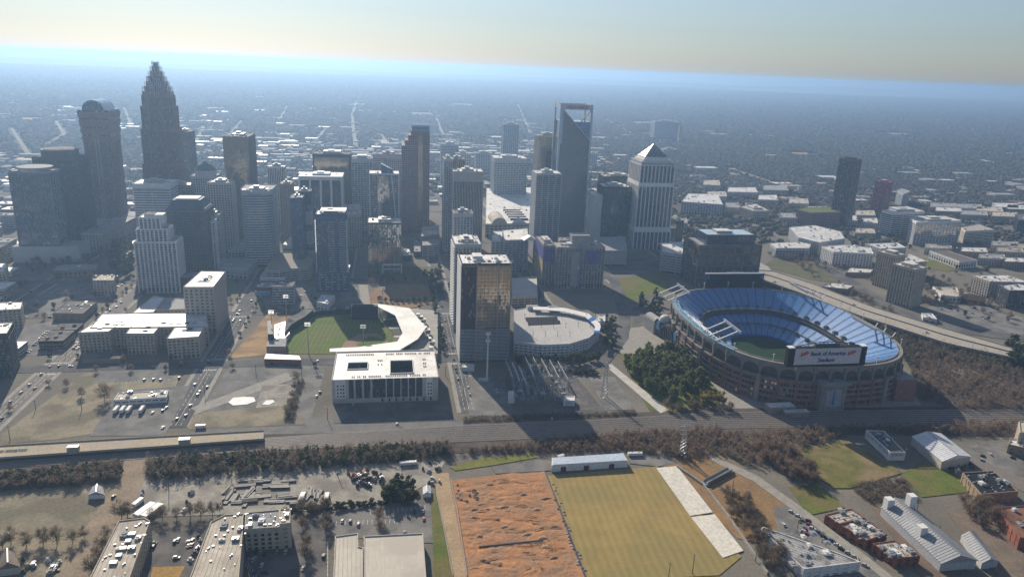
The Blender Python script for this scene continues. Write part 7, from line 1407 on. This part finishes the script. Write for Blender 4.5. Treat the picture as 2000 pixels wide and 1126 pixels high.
def brush(name, label, P, n, mat, leaf=.8, hh=5, tri=26, bare=True, seed=3):
    """a thicket: real twig and leaf faces in uneven clumps"""
    rd = random.Random(seed); b = MB()
    for (x, y) in scatter(P, n, rd):
        r_ = rd.uniform(1.6, 3.4); h_ = hh * rd.uniform(.5, 1.25); b.bar((x, y, 0), (x + rd.uniform(-.5, .5), y, h_ * .8), .16)
        for _ in range(tri):
            t, u_ = rd.uniform(0, 6.28), rd.random(); q = r_ * rd.random() ** .5 * (1 - .5 * u_); p = Vector((x + q * math.cos(t), y + q * math.sin(t), h_ * (u_ * .95 + .05))); d = Vector((rd.gauss(0, 1), rd.gauss(0, 1), rd.gauss(.6, .8))).normalized(); e = d.cross(Vector((rd.gauss(0, 1), rd.gauss(0, 1), .3))).normalized(); s = leaf * rd.uniform(.6, 1.5)
            if bare: b.face([p - d * s - e * s * .16, p - d * s + e * s * .16, p + d * s * 1.3])
            else: b.face([p - d * s, p + e * s * .8, p + d * s, p - e * s * .8])
    o = b.build(name, mat); tag(o, label, None, None, 'stuff')
brush('brush', 'dark brush along the south side of the tracks', [(290, 902), (560, 886), (870, 872), (880, 888), (780, 905), (560, 918), (300, 936)], 330, LF_DARK, .85, 7, 24, False, 1)
brush('brush', 'bare thicket mixed into the track side brush', [(285, 900), (560, 884), (880, 870), (890, 892), (560, 922), (290, 940)], 600, LF_BARE, 1.1, 8, 30, True, 2)
brush('brush', 'bare thicket between tracks and rough field', [(0, 932), (120, 922), (235, 908), (236, 940), (140, 952), (0, 958)], 420, LF_BARE, 1.1, 7, 34, True, 4)
brush('brush', 'dark undergrowth between tracks and rough field', [(0, 930), (120, 922), (238, 906), (234, 930), (120, 945), (0, 950)], 260, LF_DARK, .85, 6, 24, False, 5)
brush('brush', 'russet thicket behind the long shed', [(880, 885), (1060, 866), (1200, 850), (1400, 838), (1420, 862), (1330, 895), (1220, 882), (1060, 885)], 760, LF_RUST, 1.1, 6, 30, True, 6)
brush('brush', 'russet brush around the creek path', [(1290, 880), (1400, 845), (1560, 850), (1660, 850), (1560, 880), (1480, 915), (1400, 885), (1340, 905)], 480, LF_RUST, 1.1, 6, 30, True, 7)
brush('brush', 'russet wood below the motorway viaduct', [(1765, 770), (1790, 700), (1840, 690), (2000, 745), (2020, 800), (1860, 800)], 620, LF_RUST, 1.2, 9, 40, True, 8)
brush('brush', 'dark wood under the motorway viaduct', [(1735, 660), (1700, 632), (1850, 680), (1985, 705), (2000, 745), (1840, 700), (1780, 720)], 700, LF_BARE, 1.2, 8, 34, True, 9)
brush('brush', 'evergreen undergrowth under the motorway viaduct', [(1735, 660), (1705, 640), (1850, 684), (1985, 705), (2000, 735), (1840, 700), (1780, 720)], 330, LF_DARK, .9, 6, 26, False, 10)
brush('brush', 'brush belt along the right hand tracks', [(1500, 845), (1700, 838), (2020, 825), (2020, 850), (1800, 850), (1690, 842), (1560, 862)], 330, LF_RUST, 1.1, 7, 30, True, 12)
brush('brush', 'scrub on the strip beside the dirt mounds', [(1660, 950), (1760, 930), (1790, 975), (1700, 985)], 150, LF_BARE, 1, 4, 30, True, 13)
brush('brush', 'scrub by the railway verge under the dark lot', [(905, 815), (1000, 812), (1190, 806), (1240, 802), (1240, 810), (1000, 822), (905, 826)], 240, LF_BARE, .9, 2.5, 26, True, 14)
brush('brush', 'dry scrub row on the vacant lot', [(585, 745), (592, 745), (572, 822), (556, 822)], 80, LF_BARE, .9, 4, 30, True, 15)
# ---------------------------------------------------------------- far wood
far = []; fs = []; hi = math.radians(48)
def taken(x, y, m=4): return any(a - m < x < b + m and c - m < y < d + m for a, b, c, d in FOOT)
m_far, t_, b_ = newmat('far_canopy'); oi = t_.nodes.new('ShaderNodeObjectInfo'); rp = t_.nodes.new('ShaderNodeValToRGB'); L(t_, oi.outputs['Random'], rp.inputs[0]); L(t_, rp.outputs[0], b_.inputs['Base Color']); b_.inputs['Roughness'].default_value = .9; b_.inputs['Specular IOR Level'].default_value = .1
e = rp.color_ramp.elements; e[0].color = (.05, .046, .036, 1); e[1].color = (.12, .10, .076, 1); n_ = rp.color_ramp.elements.new(.55); n_.color = (.08, .068, .052, 1); n_ = rp.color_ramp.elements.new(.75); n_.color = (.032, .042, .022, 1)
for y_ in (722, 745, 886, 905, 1031, 1050):
    for x_ in range(-700, 56, 16):
        if trd.random() < .5 and not taken(x_, y_, 3) and all(abs(x_ - s) > 12 for s in (-600, -450, -328, -180, -62)): tree('bare' if trd.random() < .7 else 'street', 'small street tree on the kerb of a cross street', 'trees along the cross streets', world=(x_ + trd.uniform(-2, 2), y_), sc=.62)
for x_ in (-341, -315, -193, -167):
    for y_ in range(760, 1240, 18):
        if trd.random() < .5 and not taken(x_, y_, 2): tree('bare' if trd.random() < .6 else 'street', 'small street tree on the kerb of a long downtown street', 'trees along the long streets', world=(x_, y_ + trd.uniform(-3, 3)), sc=.62)
for p in scatter([(1500, 440), (1720, 425), (2000, 560), (2000, 640), (1830, 610), (1620, 520)], 150, trd, 6):
    if not taken(p[0], p[1], 0): tree(trd.choice(('bare', 'rust', 'street')), 'tree among the low blocks of the right hand district', 'trees of the right hand district', world=p, sc=.8)
for p in scatter([(10, 560), (200, 480), (520, 470), (520, 600), (240, 640), (40, 640)], 90, trd, 8):
    if not taken(p[0], p[1], 1) and all(abs(p[0] - s) > 13 for s in (-450, -328, -180)) and all(abs(p[1] - s) > 11 for s in (733, 895, 1040)): tree(trd.choice(('bare', 'street')), 'tree standing on the blocks left of the ballpark', 'trees left of the ballpark', world=p, sc=.75)
# ================================================================ FAR CITY AND WOOD
frd = random.Random(21)
WALLM = [W_BEIGE, W_GREY, W_TAN, W_WHITE, W_CREAM, W_RED]
CITY = []
def free(x0, x1, y0, y1): return not any(x0 < b and x1 > a and y0 < d and y1 > c for a, b, c, d in FOOT)
# blocks that fill the grid behind the towers: individual buildings with windows
cnt = 0
for gy in range(770, 2140, 34):
    for gx in range(-880, 900, 44):
        if frd.random() > (.72 if gy < 1600 else .5): continue
        if gx > 340 and gy < 1320: continue
        if gy < 1055 and not (gx < -345 or (-170 < gx < -70 and gy > 905)): continue
        if gx > 520 + (gy - 1300) * .2: continue
        w5, d5 = frd.uniform(11, 20), frd.uniform(10, 16); x, y = gx + frd.uniform(-6, 6), gy + frd.uniform(-4, 4)
        if any(abs(x - s) < w5 + 9 for s in (-600, -450, -328, -180, -62, 70, 203, 330, 460)) or any(abs(y - s) < d5 + 8 for s in (1040, 1275, 1420, 1560, 1720, 1900)): continue
        if not free(x - w5, x + w5, y - d5, y + d5): continue
        FOOT.append((x - w5, x + w5, y - d5, y + d5)); h = frd.choice((6, 7, 9, 12, 14, 18, 24)) if gy < 1500 else frd.choice((5, 6, 7, 9, 12)); cnt += 1
        if cnt > 300: cnt -= 1; continue
        wi, ri = frd.randrange(6), frd.randrange(6); wm = WALLM[wi]; rm = (WROOF, WROOF, WROOF, TROOF, GROOF, DROOF)[ri]; b = MB(); P = rect(-w5, w5, -d5, d5); b.prism(offset(P, -.3), 0, h, 2); z = 1
        while z < h - 1: b.prism(P, z, z + 1.7, 0, bot=True); z += 3.4
        b.prism(P, h - 1.4, h + .6, 0, 1, bot=True)
        for k in range(3): u_, v_ = frd.uniform(-.7, .5) * w5, frd.uniform(-.7, .5) * d5; b.box(u_, u_ + 3, v_, v_ + 3, h + .6, h + 2.4)
        o = b.build('city_block', [wm, rm, G_PUNC]); o.location = (x, y, 0); tag(o, '%s %s block with flat %s roof in the streets among the towers' % ('low' if h < 10 else 'taller', ('beige', 'grey', 'tan', 'white', 'cream', 'red brick')[wi], ('white', 'white', 'white', 'tan', 'grey', 'dark')[ri]), 'building', 'low blocks among the towers')
# far roofs: the nearest three hundred singly, the rest as one mass
pos = []
for _ in range(15000):
    a = frd.uniform(-80, 2080); b = 180 + 215 * frd.random() ** 1.1 + a * .03
    x, y = G(a, b)
    if y < 1750 and x < 560 and x > -900: continue
    if y > 9000: continue
    cl = math.sin(x * .0021 + 1.3) * math.sin(y * .0026 + .4) + .6 * math.sin(x * .006 + y * .004)
    dens = .5 if a < 1180 else .09
    if a < 300: dens *= .75
    if b < 255 + a * .03: dens *= .45
    if frd.random() > dens * (.55 + .8 * cl): continue
    pos.append((math.hypot(x, y), x, y))
pos.sort(); placed = []
rest = MB(); one = 0
for D, x, y in pos:
    big = frd.random() < .42; w5, d5, h = (frd.uniform(9, 30), frd.uniform(6, 15), frd.uniform(5, 10)) if big else (frd.uniform(5, 9), frd.uniform(4, 6), 5)
    if not free(x - w5, x + w5, y - d5, y + d5): continue
    FOOT.append((x - w5 - 6, x + w5 + 6, y - d5 - 14, y + d5 + 4)); rz = frd.choice((0, 0, 0, .1, -.3))
    if one < 300:
        b = MB(); rsel = frd.choice(((WROOF, 'white'), (WROOF, 'white'), (GROOF, 'grey'), (TROOF, 'tan'), (DROOF, 'dark'))) if big else frd.choice(((GROOF, 'grey'), (DROOF, 'dark'), (WROOF, 'white'), (_mc['pale_shingle'], 'grey shingle')))
        if big: b.box(-w5, w5, -d5, d5, 0, h, 0, 1); b.box(-w5 * .4, -w5 * .2, -d5 * .3, d5 * .2, h, h + 1.8); b.box(w5 * .3, w5 * .5, -d5 * .2, d5 * .3, h, h + 1.5); b.prism(offset(rect(-w5, w5, -d5, d5), .3), h - .8, h + .5, 0, 1, bot=True)
        else: b.box(-w5, w5, -d5, d5, 0, h - 1, 0); b.prism(rect(-w5 - .4, w5 + .4, -d5 - .4, d5 + .4), h - 1, h + 2.4, 1, poly2=rect(-w5 + .5, w5 - .5, -.1, .1))
        o = b.build('distant_building' if big else 'distant_house', [frd.choice(WALLM), rsel[0]]); o.location = (x, y, 0); o.rotation_euler[2] = rz; one += 1
        tag(o, (rsel[1] + ' roofed commercial building among trees beyond downtown') if big else ('small ' + rsel[1] + ' roofed house among the trees beyond downtown'), 'building' if big else 'house', 'distant commercial buildings' if big else 'distant houses')
    else:
        s = 1 + D / 9000; rest.box(x - w5 * s, x + w5 * s, y - d5 * s, y + d5 * s, 0, h, 0, frd.choice((1, 2, 3, 3)))
if rest.v: tag(rest.build('distant_roof', [W_BEIGE, WROOF, TROOF, GROOF]), 'pale roofs scattered through the hazy suburbs', None, None, 'stuff')
# landmark blocks in the haze
tower('hospital', 'broad hospital slab on the wooded skyline right of pyramid tower', 1280, 1328, 238, 3400, 60, S(W_GREY, G_BLUE, 4, 1.8, 8, 2, base=6), GROOF, cat='building', nu=3)
r, w_, d_, h_ = tower('church_tower', 'pale church tower beside the hazy hospital slab', 1328, 1333, 246, 3250, 12, S(W_CREAM, G_PUNC, 6, 4, 4, 2, base=6), GROOF, cat='church', nu=0)
MB().cyl(0, 0, h_, h_ + 18, 5, 8, r2=.3).build('spire', W_CREAM, r)
for i, (a, b, wd, D) in enumerate(((1198, 322, 20, 2700), (1240, 318, 24, 2600), (640, 250, 8, 3600), (1310, 292, 26, 2300), (905, 300, 30, 1900), (1160, 300, 14, 2300))): tower('distant_midrise', ['pale midrise far right of the cut top tower', 'pale midrise left of the pyramid tower tip', 'tiny slab in the haze above the ribbed towers', 'pale flats just right of the pyramid roof', 'hazy blue block behind slim slab', 'hazy block beside the cut top tower'][i], a - wd / 2, a + wd / 2, b, D, 30, S(W_GREY, G_BLUE, 4, 1.8, 6, 2, base=4), WROOF, cat='building', nu=2)
# pale avenues running out through the suburbs
AVE = M('far_avenue', (.26, .24, .2), (.21, .195, .165), .02, .9)
for pp in ([(684, 222), (690, 222), (700, 288), (690, 288)], [(742, 262), (747, 262), (778, 304), (770, 304)], [(636, 248), (641, 248), (612, 284), (604, 286)], [(106, 236), (111, 236), (130, 262), (122, 262)], [(122, 262), (130, 262), (96, 282), (84, 284)], [(470, 236), (474, 236), (452, 262), (446, 262)], [(1165, 330), (1190, 300), (1196, 300), (1180, 345)], [(395, 246), (400, 246), (385, 280), (378, 282)], [(560, 205), (563, 205), (548, 236), (543, 236)], [(850, 230), (854, 230), (870, 268), (864, 268)], [(20, 250), (25, 250), (60, 300), (50, 300)], [(240, 210), (243, 210), (262, 250), (256, 250)], [(1010, 205), (1013, 205), (1040, 262), (1034, 262)], [(1420, 330), (1432, 328), (1560, 372), (1545, 374)], [(1180, 232), (1186, 232), (1240, 262), (1230, 263)], [(700, 185), (702, 185), (690, 222), (685, 222)], [(1700, 300), (1708, 299), (1830, 330), (1820, 332)]): sheet('avenue', pp, AVE, .5); ap_, bp_ = [(Vector(G(*pp[i])) + Vector(G(*pp[j]))) / 2 for i, j in ((0, 1), (2, 3))]; nn = max(2, int((bp_ - ap_).length / 40)); FOOT.extend([(ap_.lerp(bp_, k / nn).x - 14, ap_.lerp(bp_, k / nn).x + 14, ap_.lerp(bp_, k / nn).y - 30, ap_.lerp(bp_, k / nn).y + 30) for k in range(nn + 1)])
for cx_, cy_, cw in ((820, 222, 24), (420, 212, 22), (300, 232, 18), (560, 262, 26), (980, 268, 24), (140, 214, 20), (1120, 240, 20), (1400, 262, 16), (1560, 300, 18), (1750, 262, 22), (60, 232, 20), (700, 205, 16), (1260, 240, 26), (500, 190, 18), (900, 205, 22)):
    pp = [(cx_ - cw, cy_ + 1.5), (cx_ + cw * .8, cy_ + 2.5), (cx_ + cw, cy_ - 2), (cx_ - cw * .7, cy_ - 2.5)]; sheet('clearing', pp, (TAN, AVE, DRY)[cx_ % 3], .45); ws_ = [G(*q) for q in pp]; FOOT.append((min(q[0] for q in ws_), max(q[0] for q in ws_), min(q[1] for q in ws_) - 60, max(q[1] for q in ws_)))
sheet('sand_field', [(1165, 318), (1200, 314), (1230, 330), (1195, 336)], TAN, .4)
sheet('sand_field', [(1030, 296), (1052, 292), (1056, 302), (1038, 304)], TAN, .4)
# wood points
CELL = 160; grid = {}
for f_ in FOOT:
    for i in range(int(f_[0] // CELL), int(f_[1] // CELL) + 1):
        for j in range(int(f_[2] // CELL), int(f_[3] // CELL) + 1): grid.setdefault((i, j), []).append(f_)
pts = []; scs = []
r0 = 1250.0
while r0 < 16000:
    s = max(11.0, r0 / 230); n = int(r0 * 1.75 / s); th = YAW + (np.arange(n) / n - .5) * 1.75
    xs = np.sin(th) * r0 + rng.normal(0, s * .35, n); ys = np.cos(th) * r0 + rng.normal(0, s * .35, n)
    for x, y in zip(xs, ys):
        if y < 1800 and -900 < x < 560: continue
        if y < 1250: continue
        if x > 560 and y < 1450 and frd.random() < .55: continue
        k = math.sin(x * .0031 + 2) * math.sin(y * .0023) + .5 * math.sin(x * .0077 - y * .005)
        pr = .93 if x > 350 + y * .12 else .8 + .2 * k
        if y < 2100 and x < 560: pr *= .62
        if frd.random() > pr: continue
        if any(a < x < b and c < y < d for a, b, c, d in grid.get((int(x // CELL), int(y // CELL)), ())): continue
        q = s * frd.uniform(.5, .95) * .75; q = max(4.2, q); pts.append((x, y, q * .38)); scs.append(q)
    r0 += s * .95
print('far trees', len(pts), 'city', cnt, 'far roofs', len(pos))
gn_scatter('far_wood', pts, scs, m_far, 'bare winter woodland stretching to the horizon', .72)
# ================================================================ HAZE
hz_ = MB(); hz_.box(-92000, 92000, -7000, 121500, -2, 320)
hm_, t_, b_ = newmat('haze'); t_.nodes.remove(b_); pv = t_.nodes.new('ShaderNodeVolumePrincipled'); pv.inputs['Color'].default_value = (.33, .51, .77, 1); pv.inputs['Density'].default_value = HAZE; pv.inputs['Anisotropy'].default_value = .5
L(t_, pv.outputs[0], [n for n in t_.nodes if n.type == 'OUTPUT_MATERIAL'][0].inputs['Volume'])
tag(hz_.build('haze', hm_), 'thin blue winter haze over the city', None, None, 'stuff')
